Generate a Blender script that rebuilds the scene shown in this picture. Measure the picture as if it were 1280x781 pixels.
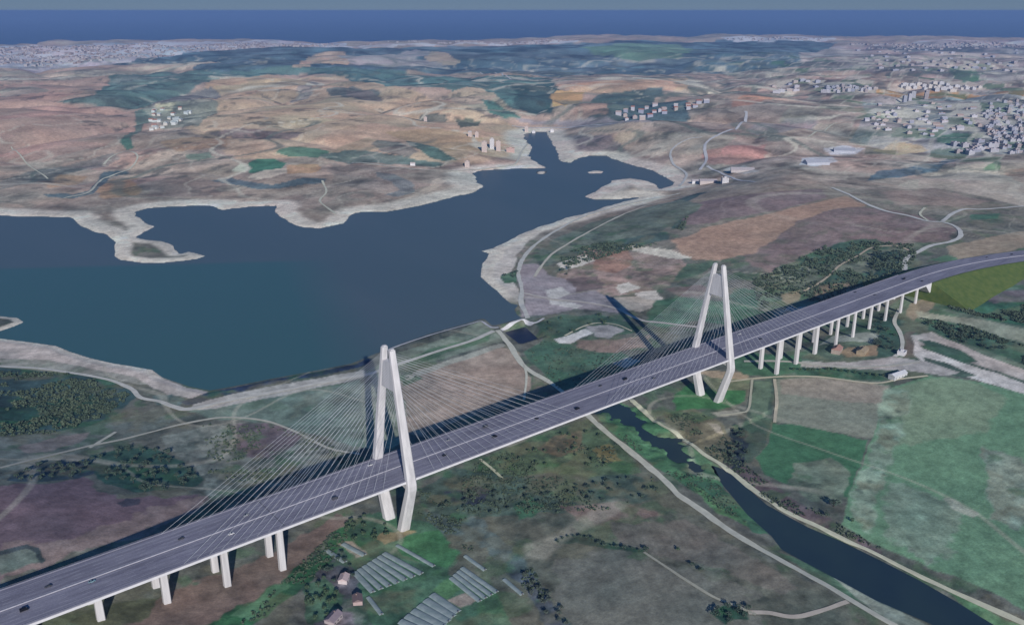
import bpy, bmesh, math, random
import numpy as np
from mathutils import Vector, Matrix

random.seed(11)
for o in list(bpy.data.objects):
    bpy.data.objects.remove(o, do_unlink=True)
SC = bpy.context.scene
COL = SC.collection

# ---------------------------------------------------------------- camera, sky, sun, exposure
cam_data = bpy.data.cameras.new("camera")
cam = bpy.data.objects.new("camera", cam_data); COL.objects.link(cam)
cam.location = (-360.04, -601.74, 435.3)
cam.rotation_euler = (math.pi / 2 - 0.3276, 0, -0.6879)
cam_data.sensor_width = 36.0
cam_data.lens = 36.0 * 1108.5 / 1280.0
cam_data.clip_start = 1.0
cam_data.clip_end = 600000.0
SC.camera = cam

SUN_EL = math.radians(22.4)
SUN_AZ = math.atan2(-0.455, -0.890)                 # the sun stands behind the camera, to its left
world = bpy.data.worlds.new("World"); SC.world = world
world.use_nodes = True
wn = world.node_tree.nodes; wl = world.node_tree.links
sky = wn.new("ShaderNodeTexSky"); sky.sky_type = 'NISHITA'
sky.sun_disc = False
sky.sun_elevation = SUN_EL
sky.sun_rotation = SUN_AZ
sky.altitude = 400.0
sky.air_density = 0.3; sky.dust_density = 0.0; sky.ozone_density = 3.0
gam = wn.new("ShaderNodeGamma"); gam.inputs[1].default_value = 0.16        # soft, even sky without a bright horizon band
hsv = wn.new("ShaderNodeHueSaturation"); hsv.inputs["Saturation"].default_value = 4.1; hsv.inputs["Hue"].default_value = 0.519
wl.new(sky.outputs[0], gam.inputs[0]); wl.new(gam.outputs[0], hsv.inputs["Color"]); wl.new(hsv.outputs[0], wn["Background"].inputs[0])
wn["Background"].inputs[1].default_value = 0.135

sun_data = bpy.data.lights.new("sun", 'SUN'); sun_data.energy = 2.8; sun_data.angle = math.radians(0.5)
sun_data.color = (1.0, 0.95, 0.92)
sun = bpy.data.objects.new("sun", sun_data); COL.objects.link(sun)
sd_ = Vector((math.sin(SUN_AZ) * math.cos(SUN_EL), math.cos(SUN_AZ) * math.cos(SUN_EL), math.sin(SUN_EL)))
sun.rotation_euler = (-sd_).to_track_quat('-Z', 'Y').to_euler()
sun.location = (0, 0, 900)

vs = SC.view_settings
vs.view_transform = 'Standard'; vs.look = 'None'; vs.gamma = 1.0; vs.use_curve_mapping = False
vs.exposure = 0.65
SC.render.resolution_x = 1024; SC.render.resolution_y = 624
SC.cycles.volume_step_rate = 4.0
SC.cycles.volume_bounces = 1

# ---------------------------------------------------------------- survey: outlines on the ground, in metres
LAKE = [(-365,1993.6),(-7.1,1633.9),(23.7,1587.3),(108.1,1507.6),(105,1419.4),(113.8,1345.6),(124.8,1273.5),(119,1201.6),(98.2,1146.7),(82.6,1099),(83.1,1062.4),(107.1,1021.5),(137.3,996.7),(163.6,989.1),(192.4,987),(209.1,995.1),(201.2,1046.6),(183.1,1038.8),(190.4,1110.4),(186.9,1154.1),(164.3,1189.4),(153.5,1223.9),(189,1265.5),(216.4,1298.9),(218.3,1355.8),(222.9,1423.7),(233.5,1468.5),(271.8,1492.9),(321,1475.5),(360.3,1454.7),(403.7,1419.1),(404.1,1372.8),(424.7,1367.2),(457,1352.1),(516.6,1326.3),(485.2,1272.7),(465.7,1203.3),(456.6,1130.4),(461.4,1088.1),(483.9,1060.1),(541.2,1060.9),(606.2,1140.6),(628.6,1143.9),(677.9,1114.3),(748.3,1112.7),(822.6,1122.3),(891.4,1152.7),(932,1158.3),(1007.3,1191.2),(1033.7,1212),(1050.4,1271.9),(1102.1,1322.2),(1126.5,1383.7),(1167.8,1400.7),(1282.5,1367.8),(1344.3,1325.9),(1395.9,1413.6),(1430.8,1484),(1479.5,1548.5),(1573.9,1650.9),(1626.4,1729),(1704.5,1847.4),(1776.8,1928.6),(1843.7,1947.4),(1886.2,1927.5),(1813.6,1841.1),(1716,1706),(1582.3,1529.6),(1458.1,1381.9),(1470.3,1352.5),(1541.6,1392.9),(1599.9,1407.1),(1642.6,1371.9),(1598.3,1266.7),(1571.2,1175.7),(1555.7,1099.2),(1499.3,995.8),(1461.1,934.3),(1422.8,906.8),(1363.7,898.4),(1387.3,935.9),(1415.6,986.8),(1414.3,1049.8),(1349.8,1056.2),(1279.3,1010.2),(1211.7,968.3),(1147.5,942.3),(1143.5,907.6),(1188.4,870.7),(1240.2,853.3),(1168.3,838.1),(1106.3,830),(1022,809.7),(950.9,794.2),(890,784),(822.3,763.4),(772.2,750.3),(703.9,712.7),(658.9,693.7),(630.2,694.1),(631.1,670.6),(608.9,644.6),(577.6,620.9),(525.9,558.3),(509.6,511),(496,470.5),(485,446.5),(474,413.2),(478.6,399.2),(458.9,385.1),(447.2,365.4),(441.9,346.1),(390.1,347.6),(383.9,352.7),(393,381.6),(385.4,383.3),(371.7,380.8),(299.4,378.6),(240.4,369.6),(196.4,359.5),(154.8,350),(112.6,356.7),(53.2,368.8),(5.1,376.5),(-20.5,382.1),(-36.1,410.4),(-52.1,461.9),(-53.4,493.2),(-71.1,525.1),(-84.5,546.6),(-102.9,586.9),(-116.9,628.3),(-125.6,662.5),(-146.2,695.3),(-176.7,740.7),(-226,797.7),(-223.2,816.6),(-169.1,780.8),(-152.1,788.7),(-137.4,799.1),(-139.7,824.1),(-156.5,847.3),(-228.4,920.7),(-432.4,1102.8)]
ISLETS = [[(1392.3,1199),(1426.8,1205.2),(1442,1175.3),(1407.1,1153.1),(1374.9,1171.3)],[(1287.4,1285.2),(1302.3,1281.6),(1276.4,1252.2),(1266,1260.7)]]
POOLS = [[(330.8,94.9),(352.6,80),(363.3,53.3),(340.8,-16.7),(331.4,-58.9),(318.8,-95),(299.6,-122.5),(287.3,-108.2),(278.8,-84.2),(277.1,-56.3),(286,-31.2),(297,9),(308.9,52.4)]]
RIVER = [(316,-97.2),(319.4,-111),(319.3,-128.2),(296,-186.7),(292.5,-232),(295.6,-267.7),(295.1,-303.1),(293.6,-336.7),(289.2,-369.6),(285.3,-388.1),(279,-427.9),(275.1,-450.9),(230.8,-414.6),(242.7,-368.9),(236.8,-326.6),(237.9,-297.9),(238.4,-259.5),(239.4,-237.4),(250.2,-219.1),(263.3,-183.5),(283.6,-145.8),(295.2,-123.1)]
BASIN = [(392.3,335.6),(434.8,334),(414.4,275),(375.6,274.3)]
COAST_B = [-11161, -7027, -6063, -5899, -5463, -3952, -2418, -1452, -497, 0, 1213, 1664, 2751, 3829, 4864, 5302, 6027, 7730, 8598, 8623, 14282]
COAST_A = [12411, 12702, 12411, 13661, 14384, 14775, 13326, 14013, 14384, 14775, 15622, 16083, 15187, 17091, 17643, 17091, 15187, 15187, 16083, 15622, 15622]
DAM = [(-71,367),(-21,382),(53,369),(155,350),(240,370),(385,383),(384,353),(442,346),(437,331),(373,339),(377,372),(234,359),(149,340),(-25,371)]
COVER = [
((0.643,0.612,0.621),10.8,0.22,[(471,13232),(1923,11762),(3176,11685),(5312,11878),(5623,10091),(4083,7375),(3250,7899),(2586,7568),(1694,6410),(1217,6461),(969,6734),(57,6907)]),
((0.136,0.200,0.219),13.4,0.26,[(1625,6369),(2047,7167),(2870,8342),(3434,8330),(4073,7515),(6097,8464),(7252,7458),(7575,7243),(10134,7581),(10749,6144),(7839,4462),(6346,3606),(5251,3067),(4916,3491),(4415,3794),(3147,3237),(3515,4463),(3177,4755),(2510,4673),(2212,5096),(1867,5177),(1931,6258)]),
((0.784,0.728,0.686),10.6,0.12,[(4863,9152),(5904,8863),(6798,8749),(7786,7877),(7290,7498),(6626,8524),(5463,8535),(4073,7515)]),
((0.196,0.316,0.204),31.4,0.14,[(5810,5851),(7206,6877),(8105,6577),(7069,5464),(5480,4342),(5059,4392),(5503,5239)]),
((0.800,0.800,0.795),12.9,0.15,[(10446,7855),(10841,7564),(12487,7331),(11458,6593),(10514,6548),(9947,6777),(10128,7437)]),
((0.706,0.594,0.540),10.7,0.20,[(9084,5225),(9441,5204),(11653,5475),(13394,4659),(10319,3465),(7781,3881)]),
((0.141,0.241,0.212),7.4,0.16,[(1829,5214),(2233,5142),(3061,4777),(3203,3892),(3152,3310),(2372,2428),(2178,2233),(2017,2179),(2006,2278),(2093,2607),(2129,2901),(1982,3086),(2478,4514),(2374,4852),(1738,4727)]),
((0.070,0.126,0.118),9.7,0.08,[(2598,2998),(3067,3215),(2618,2656),(2057,2088),(1989,2156),(2070,2329)]),
((0.157,0.241,0.204),11.7,0.16,[(636,3779),(815,3836),(1117,4787),(1568,5835),(1888,5369),(2015,5128),(1587,4349),(1351,4082),(981,3475),(876,3422),(743,3587)]),
((0.244,0.299,0.252),6.8,0.10,[(1206,4933),(1499,5287),(1613,4906),(1312,4847),(1177,4841)]),
((0.684,0.575,0.418),8.0,0.12,[(1222,5855),(1598,6094),(2161,6236),(2242,5902),(1897,5532),(1643,5903),(1122,5107)]),
((0.666,0.487,0.337),8.4,0.12,[(2363,4994),(3408,6814),(3649,7046),(3793,6858),(3364,5775),(3127,5550),(2738,5144),(2951,5725),(2467,4972)]),
((0.479,0.457,0.425),9.0,0.10,[(3321,6148),(4723,7082),(4346,6256),(3884,5819),(4110,5680),(3937,5306),(3477,5207),(3098,5499)]),
((0.583,0.474,0.333),7.2,0.10,[(4410,6348),(4404,6139),(4067,5440),(3801,5183),(3839,5464),(4016,5896)]),
((0.555,0.383,0.290),10.3,0.10,[(57,6907),(916,6453),(1217,6461),(1276,5695),(1199,4939),(977,4316),(642,3804),(715,3484),(856,3360),(671,2720),(440,2413),(258,2346),(127,2335),(-242,2419)]),
((0.568,0.471,0.349),11.1,0.10,[(957,6670),(1340,5926),(1749,6058),(1122,5107),(807,5031),(636,4984)]),
((0.418,0.370,0.289),11.6,0.12,[(538,4447),(707,4566),(702,4221),(549,4163),(476,4130)]),
((0.652,0.494,0.329),8.4,0.12,[(1444,4154),(1840,4733),(2108,4813),(2478,4514),(1982,3086),(1952,2654),(1844,2282),(1842,2054),(1794,1949),(1386,1523),(1196,1475),(995,1635),(850,1798),(662,1878),(753,2566),(985,3202)]),
((0.680,0.487,0.301),9.1,0.10,[(1747,4692),(2070,4789),(1876,4155),(1684,3945),(1535,4011),(1411,4076)]),
((0.291,0.271,0.246),8.3,0.12,[(1286,4001),(1449,4095),(1451,3976),(1248,3528),(1012,3369),(929,3429),(1145,3853)]),
((0.336,0.344,0.265),7.2,0.18,[(911,3457),(1067,3418),(1216,3474),(1136,3187),(796,2526),(704,2628),(774,3079)]),
((0.643,0.590,0.396),4.9,0.10,[(958,3461),(1033,3404),(950,3244),(905,3296)]),
((0.185,0.237,0.187),4.1,0.15,[(833,3341),(884,3395),(826,3123),(641,2685),(508,2393),(500,2447),(645,2762)]),
((0.135,0.253,0.179),3.7,0.12,[(500,2463),(539,2489),(510,2354),(477,2327)]),
((0.429,0.395,0.329),8.0,0.10,[(1213,2877),(1668,3527),(1967,4049),(2192,4291),(1684,3423),(1153,2625),(1015,2482)]),
((0.229,0.242,0.202),7.7,0.15,[(1787,3478),(1949,3485),(1858,3031),(1770,2958),(1652,3037),(1720,3315)]),
((0.632,0.491,0.317),8.2,0.10,[(1369,3259),(1690,3338),(1545,2779),(1400,2345),(1141,2071),(1073,2287),(1053,2563)]),
((0.317,0.242,0.204),5.5,0.20,[(764,2388),(874,2365),(938,2254),(1006,2155),(959,2109),(855,2137),(785,2291)]),
((0.528,0.367,0.235),7.3,0.10,[(585,2349),(688,2317),(810,2284),(691,2063),(568,2131)]),
((0.284,0.330,0.238),5.0,0.15,[(577,2076),(643,2057),(633,1983),(584,1983),(570,2033)]),
((0.158,0.274,0.175),3.9,0.12,[(789,1915),(857,1970),(922,1885),(928,1836),(859,1767),(791,1836)]),
((0.106,0.259,0.157),3.1,0.10,[(657,1813),(708,1862),(754,1838),(746,1758),(694,1686),(648,1688),(611,1699)]),
((0.800,0.767,0.573),3.1,0.06,[(587,1770),(637,1831),(657,1802),(609,1715)]),
((0.800,0.703,0.523),2.9,0.06,[(657,1709),(717,1694),(692,1623),(628,1595),(582,1604),(588,1657)]),
((0.611,0.402,0.232),3.5,0.08,[(737,1736),(810,1698),(779,1608),(726,1584),(682,1614)]),
((0.209,0.267,0.214),3.7,0.18,[(870,1797),(981,1844),(1037,1747),(1076,1589),(1132,1506),(1069,1496),(1003,1562),(918,1639),(873,1697)]),
((0.281,0.272,0.216),4.9,0.20,[(1151,1935),(1197,1863),(1122,1657),(1066,1615),(1053,1727),(1082,1845)]),
((0.148,0.222,0.174),3.2,0.15,[(1278,1965),(1261,1820),(1189,1602),(1187,1523),(1142,1520),(1123,1595),(1149,1720)]),
((0.545,0.420,0.248),5.3,0.10,[(1244,2037),(1431,2021),(1525,1866),(1333,1616),(1208,1613),(1237,1831)]),
((0.155,0.174,0.123),4.1,0.15,[(1688,2242),(1752,2240),(1768,2184),(1644,2042),(1529,1989)]),
((0.201,0.206,0.159),4.1,0.15,[(1643,2414),(1694,2320),(1668,2256),(1525,2184),(1513,2245)]),
((0.294,0.245,0.205),7.5,0.15,[(1855,3359),(1842,3075),(1752,2861),(1665,2918),(1686,3098)]),
((0.318,0.297,0.247),5.1,0.15,[(76,2071),(183,2209),(351,2271),(429,2297),(429,2220),(339,2148),(213,2073),(53,1948)]),
((0.533,0.362,0.228),4.7,0.12,[(155,1990),(240,2098),(291,2035),(240,1937),(146,1862)]),
((0.495,0.345,0.208),5.8,0.12,[(229,1764),(326,1956),(387,1980),(354,1742),(292,1640),(222,1658)]),
((0.147,0.195,0.200),2.4,0.12,[(114,1789),(154,1781),(175,1758),(225,1792),(285,1943),(331,2056),(360,2067),(401,2058),(387,2014),(333,1994),(272,1849),(220,1742),(163,1711),(120,1752)]),
((0.370,0.295,0.240),5.8,0.12,[(357,1917),(479,1770),(540,1651),(441,1512),(319,1607)]),
((0.153,0.201,0.207),2.3,0.12,[(500,1700),(564,1707),(565,1606),(597,1530),(643,1534),(693,1542),(734,1496),(708,1466),(663,1484),(598,1479),(552,1527),(528,1621)]),
((0.365,0.313,0.247),5.6,0.14,[(842,1688),(930,1571),(1081,1436),(1011,1283),(878,1219),(749,1273),(720,1421)]),
((0.230,0.251,0.229),3.3,0.12,[(878,1486),(916,1446),(889,1326),(843,1238),(781,1215),(757,1249),(817,1271),(847,1355),(849,1438)]),
((0.600,0.503,0.388),2.7,0.08,[(995,1367),(996,1316),(911,1239),(813,1194),(715,1181),(797,1204),(902,1262)]),
((0.575,0.481,0.338),5.5,0.12,[(2077,2829),(2263,2923),(2372,2938),(2078,2446),(1982,2198),(1915,2167),(1877,2272),(1871,2399),(1887,2533)]),
((0.154,0.281,0.215),4.3,0.08,[(2052,2537),(2050,2466),(1953,2213),(1927,2121),(1864,2155),(1884,2271)]),
((0.638,0.434,0.202),4.8,0.08,[(2338,2418),(2613,2679),(2731,2692),(2748,2596),(2363,2232),(2116,2082),(2222,2262)]),
((0.678,0.462,0.302),8.0,0.10,[(2750,2861),(2941,2767),(3581,3025),(3970,2993),(3110,2275),(2891,2386),(2617,2330),(2545,2387),(2720,2698)]),
((0.151,0.205,0.180),6.9,0.15,[(2388,2199),(2776,2460),(2934,2426),(3053,2379),(2890,2233),(2402,1889),(2084,1678),(2065,1868),(2110,1981)]),
((0.479,0.358,0.262),6.3,0.14,[(2377,2263),(2271,1996),(2129,1847),(2063,1954),(2095,2012)]),
((0.119,0.175,0.180),5.2,0.15,[(2421,2088),(2518,2042),(2525,1786),(2485,1672),(2223,1531),(1930,1424),(2065,1700)]),
((0.397,0.371,0.353),4.1,0.10,[(1901,2149),(2021,2000),(2100,1817),(1944,1436),(1905,1623),(1990,1965),(1898,2073)]),
((0.282,0.252,0.234),6.8,0.14,[(1824,1784),(1826,1622),(1767,1413),(1675,1290),(1629,1419),(1521,1433)]),
((0.518,0.422,0.312),7.1,0.12,[(1915,1713),(1944,1366),(2249,1478),(1857,1160),(1793,1298),(1770,1452)]),
((0.469,0.379,0.298),6.9,0.20,[(4178,3166),(5178,3018),(6938,3862),(9881,3292),(1903,206),(1491,414),(1454,781),(1514,960),(1642,1226),(1767,1413),(2210,1520)]),
((0.452,0.390,0.341),15.6,0.25,[(7355,4459),(9815,5015),(11971,4104),(5301,1524),(5164,2160),(5185,2547),(5178,3018)]),
((0.700,0.590,0.443),8.4,0.12,[(3250,2264),(3792,2624),(3692,2419),(3589,2319),(2816,1832),(2825,1925)]),
((0.558,0.322,0.219),6.7,0.15,[(2688,1689),(3164,1897),(2870,1627),(2540,1486),(2514,1541)]),
((0.362,0.315,0.291),7.5,0.12,[(2114,1188),(2452,1280),(2531,1202),(2460,1148),(2131,1061),(2048,1123)]),
((0.499,0.302,0.245),6.1,0.12,[(1760,1081),(1957,997),(1743,840),(1677,927),(1661,985)]),
((0.660,0.358,0.152),7.1,0.10,[(4089,1845),(4317,1683),(4433,1410),(5138,1458),(4340,1149),(4031,1310),(3991,1599),(3741,1631)]),
((0.149,0.218,0.139),8.8,0.14,[(6036,2407),(6116,2251),(5363,1881),(4897,1767),(5290,2023)]),
((0.423,0.424,0.381),5.7,0.20,[(3560,1607),(4139,1512),(4315,1138),(2339,377),(2234,502),(2279,735),(2216,885),(2612,1063)]),
((0.150,0.254,0.171),4.4,0.14,[(2485,742),(2556,713),(2574,633),(2430,581),(2346,624),(2372,680)]),
((0.634,0.513,0.307),5.2,0.10,[(2187,782),(2359,805),(2352,724),(2295,669),(2124,678)]),
((0.156,0.206,0.229),4.5,0.16,[(1911,521),(2176,562),(2217,538),(1921,461),(1750,477),(1619,488),(1790,542)]),
((0.648,0.670,0.657),3.0,0.12,[(1778,763),(1936,767),(1814,679),(1697,667),(1678,701)]),
((0.653,0.641,0.628),3.3,0.12,[(2047,868),(2147,858),(2175,807),(2059,764),(2010,812)]),
((0.670,0.626,0.557),2.9,0.10,[(1621,903),(1652,856),(1587,758),(1564,790)]),
((0.618,0.533,0.413),5.3,0.08,[(2028,451),(2169,431),(2221,330),(1591,86),(1635,199),(1653,276),(1629,355),(1627,412),(1905,453)]),
((0.240,0.348,0.200),3.7,0.10,[(2055,396),(2156,405),(2033,348),(2000,369)]),
((0.535,0.403,0.302),5.9,0.10,[(2019,336),(2121,291),(1798,166),(1882,242)]),
((0.400,0.313,0.250),3.8,0.10,[(1502,382),(1652,330),(1611,239),(1601,185),(1490,200),(1401,291)]),
((0.101,0.145,0.132),2.8,0.14,[(1205,722),(1310,738),(1314,706),(1193,665),(1108,638),(1060,563),(988,498),(974,523)]),
((0.277,0.217,0.200),4.5,0.10,[(1057,573),(1196,624),(1260,565),(1437,480),(1372,429),(1209,428),(1122,462),(1034,492),(1005,518)]),
((0.479,0.332,0.234),4.3,0.07,[(910,467),(1007,470),(1105,449),(1199,421),(1339,419),(1408,404),(1355,335),(1272,358),(1158,356),(1072,342),(935,296),(870,323),(854,380)]),
((0.289,0.221,0.197),5.2,0.12,[(895,291),(1072,342),(1163,359),(1322,352),(1351,280),(1347,195),(1305,121),(1217,93),(1138,147),(1113,209),(983,222),(861,217)]),
((0.408,0.336,0.238),4.1,0.08,[(1175,80),(1268,53),(1428,22),(1293,-30),(1150,13),(1121,39)]),
((0.249,0.235,0.185),4.6,0.14,[(1399,166),(1493,107),(1591,86),(1428,22),(1300,54),(1255,83)]),
((0.108,0.208,0.134),2.8,0.12,[(1432,157),(1496,124),(1443,104),(1391,131)]),
((0.181,0.224,0.170),4.1,0.16,[(642,572),(783,664),(947,721),(1106,730),(1220,711),(1155,591),(1040,558),(926,522),(869,510),(800,527),(732,542),(667,535),(596,501)]),
((0.096,0.152,0.128),3.0,0.16,[(719,571),(806,576),(884,546),(946,518),(907,472),(840,504),(759,527),(676,511)]),
((0.317,0.292,0.235),4.2,0.14,[(737,708),(803,741),(928,770),(997,772),(840,704),(711,630),(627,572),(641,616)]),
((0.660,0.623,0.533),2.8,0.08,[(632,691),(709,699),(869,761),(749,698),(661,628),(566,525),(503,419),(478,398),(498,473),(526,557),(578,619)]),
((0.443,0.337,0.277),3.6,0.14,[(645,489),(785,565),(811,476),(883,424),(792,329),(703,303),(609,337),(567,404),(604,465)]),
((0.412,0.364,0.358),3.3,0.08,[(618.9,578.1),(648,552.7),(619.4,482.1),(628.5,431.9),(608.7,337.1),(598.9,275.9),(564,275.9),(531,328.5),(480.7,327.2),(437.6,350.1),(461.5,386.4),(493.4,405.2),(561.1,497.9)]),
((0.425,0.264,0.191),3.7,0.12,[(759,527),(821,496),(763,431),(708,416),(698,461)]),
((0.216,0.168,0.151),3.5,0.12,[(625.6,458.5),(671.1,427.6),(629.2,372),(586.8,387.6)]),
((0.767,0.725,0.608),1.9,0.05,[(673,529),(751,536),(734,494),(683,490),(655,492)]),
((0.729,0.690,0.579),1.7,0.05,[(664.6,370.4),(689.7,368.9),(678,332.8),(633.7,334.9)]),
((0.773,0.715,0.572),1.9,0.05,[(823,512),(844,507),(869,431),(860,371),(838,386),(819,464)]),
((0.687,0.665,0.597),1.6,0.05,[(559.5,430.9),(590.3,429.8),(578.7,394.2),(539,381),(551.5,332.2),(531,328.5),(514.4,368.7)]),
((0.703,0.650,0.546),1.7,0.06,[(656.9,321.9),(688.6,307.8),(664.3,269.3),(633.7,271.5)]),
((0.595,0.521,0.414),2.0,0.08,[(613.5,332.9),(650.1,306.9),(650.3,263.5),(597.4,257.9),(587.2,295.1)]),
((0.124,0.195,0.129),2.7,0.12,[(822,362),(870,323),(784,305),(735,315)]),
((0.224,0.175,0.151),2.5,0.12,[(702.5,303.1),(758.1,266.7),(740.6,220.6),(685.3,254.9)]),
((0.099,0.213,0.128),3.2,0.12,[(566.4,229.2),(650.7,273.7),(685.3,254.9),(732.6,183.5),(783.3,124.8),(767.9,93.4),(708.4,107.4),(646.6,118),(630.8,177.7),(573.8,189.2)]),
((0.083,0.173,0.114),2.5,0.14,[(781.3,220.9),(817.8,163.4),(788.6,128.5),(736.5,156.5),(724,199.7)]),
((0.106,0.192,0.122),2.1,0.14,[(549,537),(598,542),(553,492),(528,500)]),
((0.092,0.158,0.104),2.2,0.12,[(435.3,314.9),(490.4,320.2),(539.5,285.2),(552.4,232),(533.4,198.6),(496.6,210),(472.4,241.7),(423.7,247.1),(418.9,275.1)]),
((0.098,0.189,0.123),2.8,0.12,[(354.4,242.3),(401.9,255.9),(416.9,223.4),(463.2,162.5),(456.8,127.4),(360.5,118.6),(313.4,125.9),(317.9,145.4)]),
((0.089,0.219,0.118),2.0,0.12,[(365.7,138.4),(415.2,145.1),(448.2,133.7),(398.3,114.2),(357.2,115.3)]),
((0.377,0.294,0.234),2.2,0.12,[(439.9,235.2),(483.4,197.2),(533.5,183.4),(509.1,158.1),(450.4,165),(422.5,205.5)]),
((0.800,0.785,0.719),1.5,0.04,[(418.4,251),(436.3,252.6),(482.6,253.9),(477.1,238.4),(443.5,232.5),(422.6,226.3),(411.9,234.1)]),
((0.439,0.423,0.393),2.3,0.08,[(490.5,260.4),(524,253.1),(524,220.9),(478.4,207.8),(470.3,228.1)]),
((0.626,0.592,0.499),1.4,0.08,[(422.3,146.3),(455.6,147.9),(460.7,131.1),(424.6,125.5)]),
((0.199,0.235,0.168),3.7,0.18,[(829,225),(927,224),(1059,239),(1120,198),(1150,124),(1070,68),(974,57),(871,78),(768,93),(731,138)]),
((0.101,0.173,0.116),2.9,0.16,[(974,232),(1098,232),(1146,190),(1112,147),(1028,174),(940,179),(927,201)]),
((0.055,0.108,0.094),2.8,0.12,[(1067,152),(1112,133),(1053,89),(996,62),(929,59),(945,88),(1004,107)]),
((0.088,0.161,0.108),2.7,0.14,[(943,151),(981,109),(928,71),(869,91),(841,114)]),
((0.407,0.338,0.213),2.6,0.10,[(812.4,159.6),(846.3,146.1),(814.5,121.8),(784.3,132.6)]),
((0.437,0.398,0.330),2.4,0.10,[(758.7,121.9),(804,103.6),(754.5,98.1),(719,115)]),
((0.292,0.218,0.148),2.6,0.14,[(869.4,132.7),(916.6,106.1),(903,77.2),(855.2,95.1),(815.5,111.2)]),
((0.128,0.233,0.138),1.9,0.10,[(1095,67),(1139,55),(1121,26),(1099,42)]),
((0.148,0.209,0.150),2.9,0.14,[(544.2,27.2),(633.8,4.5),(792.4,29.7),(921.2,2.6),(963.5,-49.8),(1109.8,-103.1),(749.2,-247.7),(689.4,-161),(609,-102),(537.9,-13.9)]),
((0.067,0.130,0.096),2.3,0.14,[(792.3,-4.8),(850.3,0.8),(822.6,-28.6),(745.3,-73),(701.6,-90.2),(687.4,-76.1),(747.5,-35.1)]),
((0.304,0.272,0.192),2.5,0.10,[(887.4,-12.8),(941.9,-17.9),(897.6,-43.8),(836,-42.8),(852.3,-24.5)]),
((0.364,0.393,0.289),1.6,0.10,[(870.5,-30.3),(884.9,-87),(896.4,-125.9),(902.1,-186.3),(864,-201.9),(854.1,-155.5),(865.3,-96.6),(848.9,-47.8)]),
((0.082,0.165,0.108),2.4,0.14,[(848.9,-47.8),(860.5,-98.9),(849.5,-157.6),(845.7,-209.3),(794.6,-229.6),(798.3,-180),(803.9,-126.1),(812.2,-78.2)]),
((0.059,0.157,0.095),2.5,0.14,[(907.2,-53.2),(973,-80.6),(1038.6,-131.9),(913.8,-181.7),(902.6,-123.2)]),
((0.194,0.169,0.171),2.7,0.12,[(983,-82),(1035,-88),(1071,-108),(1018,-129),(971,-99)]),
((0.566,0.521,0.458),1.2,0.10,[(782.3,-71.2),(813.1,-83.4),(803.5,-110.2),(784.4,-166.2),(776.8,-236.8),(749.2,-247.7),(749.4,-191.8),(756.4,-138.4),(765.7,-102),(755.3,-91)]),
((0.072,0.137,0.096),1.2,0.12,[(777.7,-82.6),(784.4,-98),(778.3,-138.3),(761.9,-171.4),(739.6,-156.7),(754,-113.3)]),
((0.770,0.731,0.657),1.2,0.07,[(773.5,-78.1),(752.8,-104.3),(744.2,-154.5),(743.1,-204.2),(735.1,-253.3),(703.5,-265.7),(708.9,-209.8),(705.4,-163.1),(714,-117.8),(731.6,-98)]),
((0.188,0.164,0.130),2.3,0.12,[(785.5,-58.1),(799.4,-64.5),(719.6,-108.6),(699,-102.4)]),
((0.097,0.145,0.109),1.2,0.12,[(725.1,-114.2),(730.1,-140.9),(718,-186.7),(699.4,-175.9),(702,-134.4)]),
((0.535,0.504,0.456),1.4,0.08,[(608.3,-12.6),(648.3,-56.6),(703,-91.6),(716.1,-127.3),(712.7,-169.6),(689.4,-161),(666.3,-111.6),(631.7,-66.7),(596.3,-20.7)]),
((0.411,0.313,0.204),2.2,0.12,[(687.1,-30.7),(726.3,-54.1),(692.2,-73.4),(661.3,-48.7),(667.7,-33.3)]),
((0.442,0.474,0.406),1.5,0.08,[(721,11.1),(760.2,-31.3),(729.9,-49.8),(708.7,-20.1),(670.9,4.3)]),
((0.072,0.157,0.093),2.1,0.14,[(585.5,-16.2),(618.7,-52.3),(645.1,-102.3),(632.3,-114.8),(600.3,-85.8),(568.6,-39.2)]),
((0.294,0.320,0.241),1.4,0.05,[(543.3,-19.5),(583.9,-51.9),(615.3,-108.9),(621.4,-128.2),(495.1,-182.9),(473.6,-143.2),(448.8,-88.2)]),
((0.368,0.334,0.261),1.6,0.05,[(548,-24.4),(582,-53.2),(611.5,-111.1),(616.5,-128.9),(574.4,-148.5),(542.6,-100.1),(514.1,-48)]),
((0.083,0.210,0.108),1.2,0.06,[(443,-88),(461.4,-110.9),(486.2,-178.7),(435.7,-199.2),(360.3,-230.2),(336.3,-193.5),(337,-151.7),(359.9,-125.6),(396.4,-114.5)]),
((0.225,0.284,0.200),2.2,0.14,[(377.3,-157.1),(424.7,-173.8),(413.1,-203.5),(342.5,-232.5),(325.9,-209),(338.5,-178.6)]),
((0.188,0.342,0.200),1.1,0.05,[(619.5,-132.3),(675.3,-148),(706.7,-201.3),(707.9,-264),(306.7,-421.8),(313.7,-383.4),(310.7,-339.9),(308.4,-291.7),(306.7,-254.4),(360.3,-230.2),(471.4,-187.4),(544.3,-159.6)]),
((0.257,0.359,0.225),4.1,0.05,[(615.8,-134.4),(671.2,-150.2),(695.5,-197),(677.9,-241.3),(586.4,-255.7),(530.3,-222.5),(480.1,-196.1)]),
((0.319,0.434,0.308),4.1,0.16,[(611.5,-129.7),(623,-155.4),(525.8,-193.5),(456.2,-218.4),(372.4,-254.5),(319.3,-274),(321.9,-253),(384.9,-224.2),(474.3,-190.3)]),
((0.422,0.479,0.394),4.2,0.14,[(360.1,-282.2),(395.6,-283.1),(407.2,-300.1),(347.4,-321.7),(313.9,-331.4),(314,-310.3)]),
((0.276,0.382,0.269),4.3,0.10,[(426.8,-234.6),(432.9,-260.3),(418.6,-309.6),(346,-336.3),(313.3,-324.8),(323.1,-287.1)]),
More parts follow.
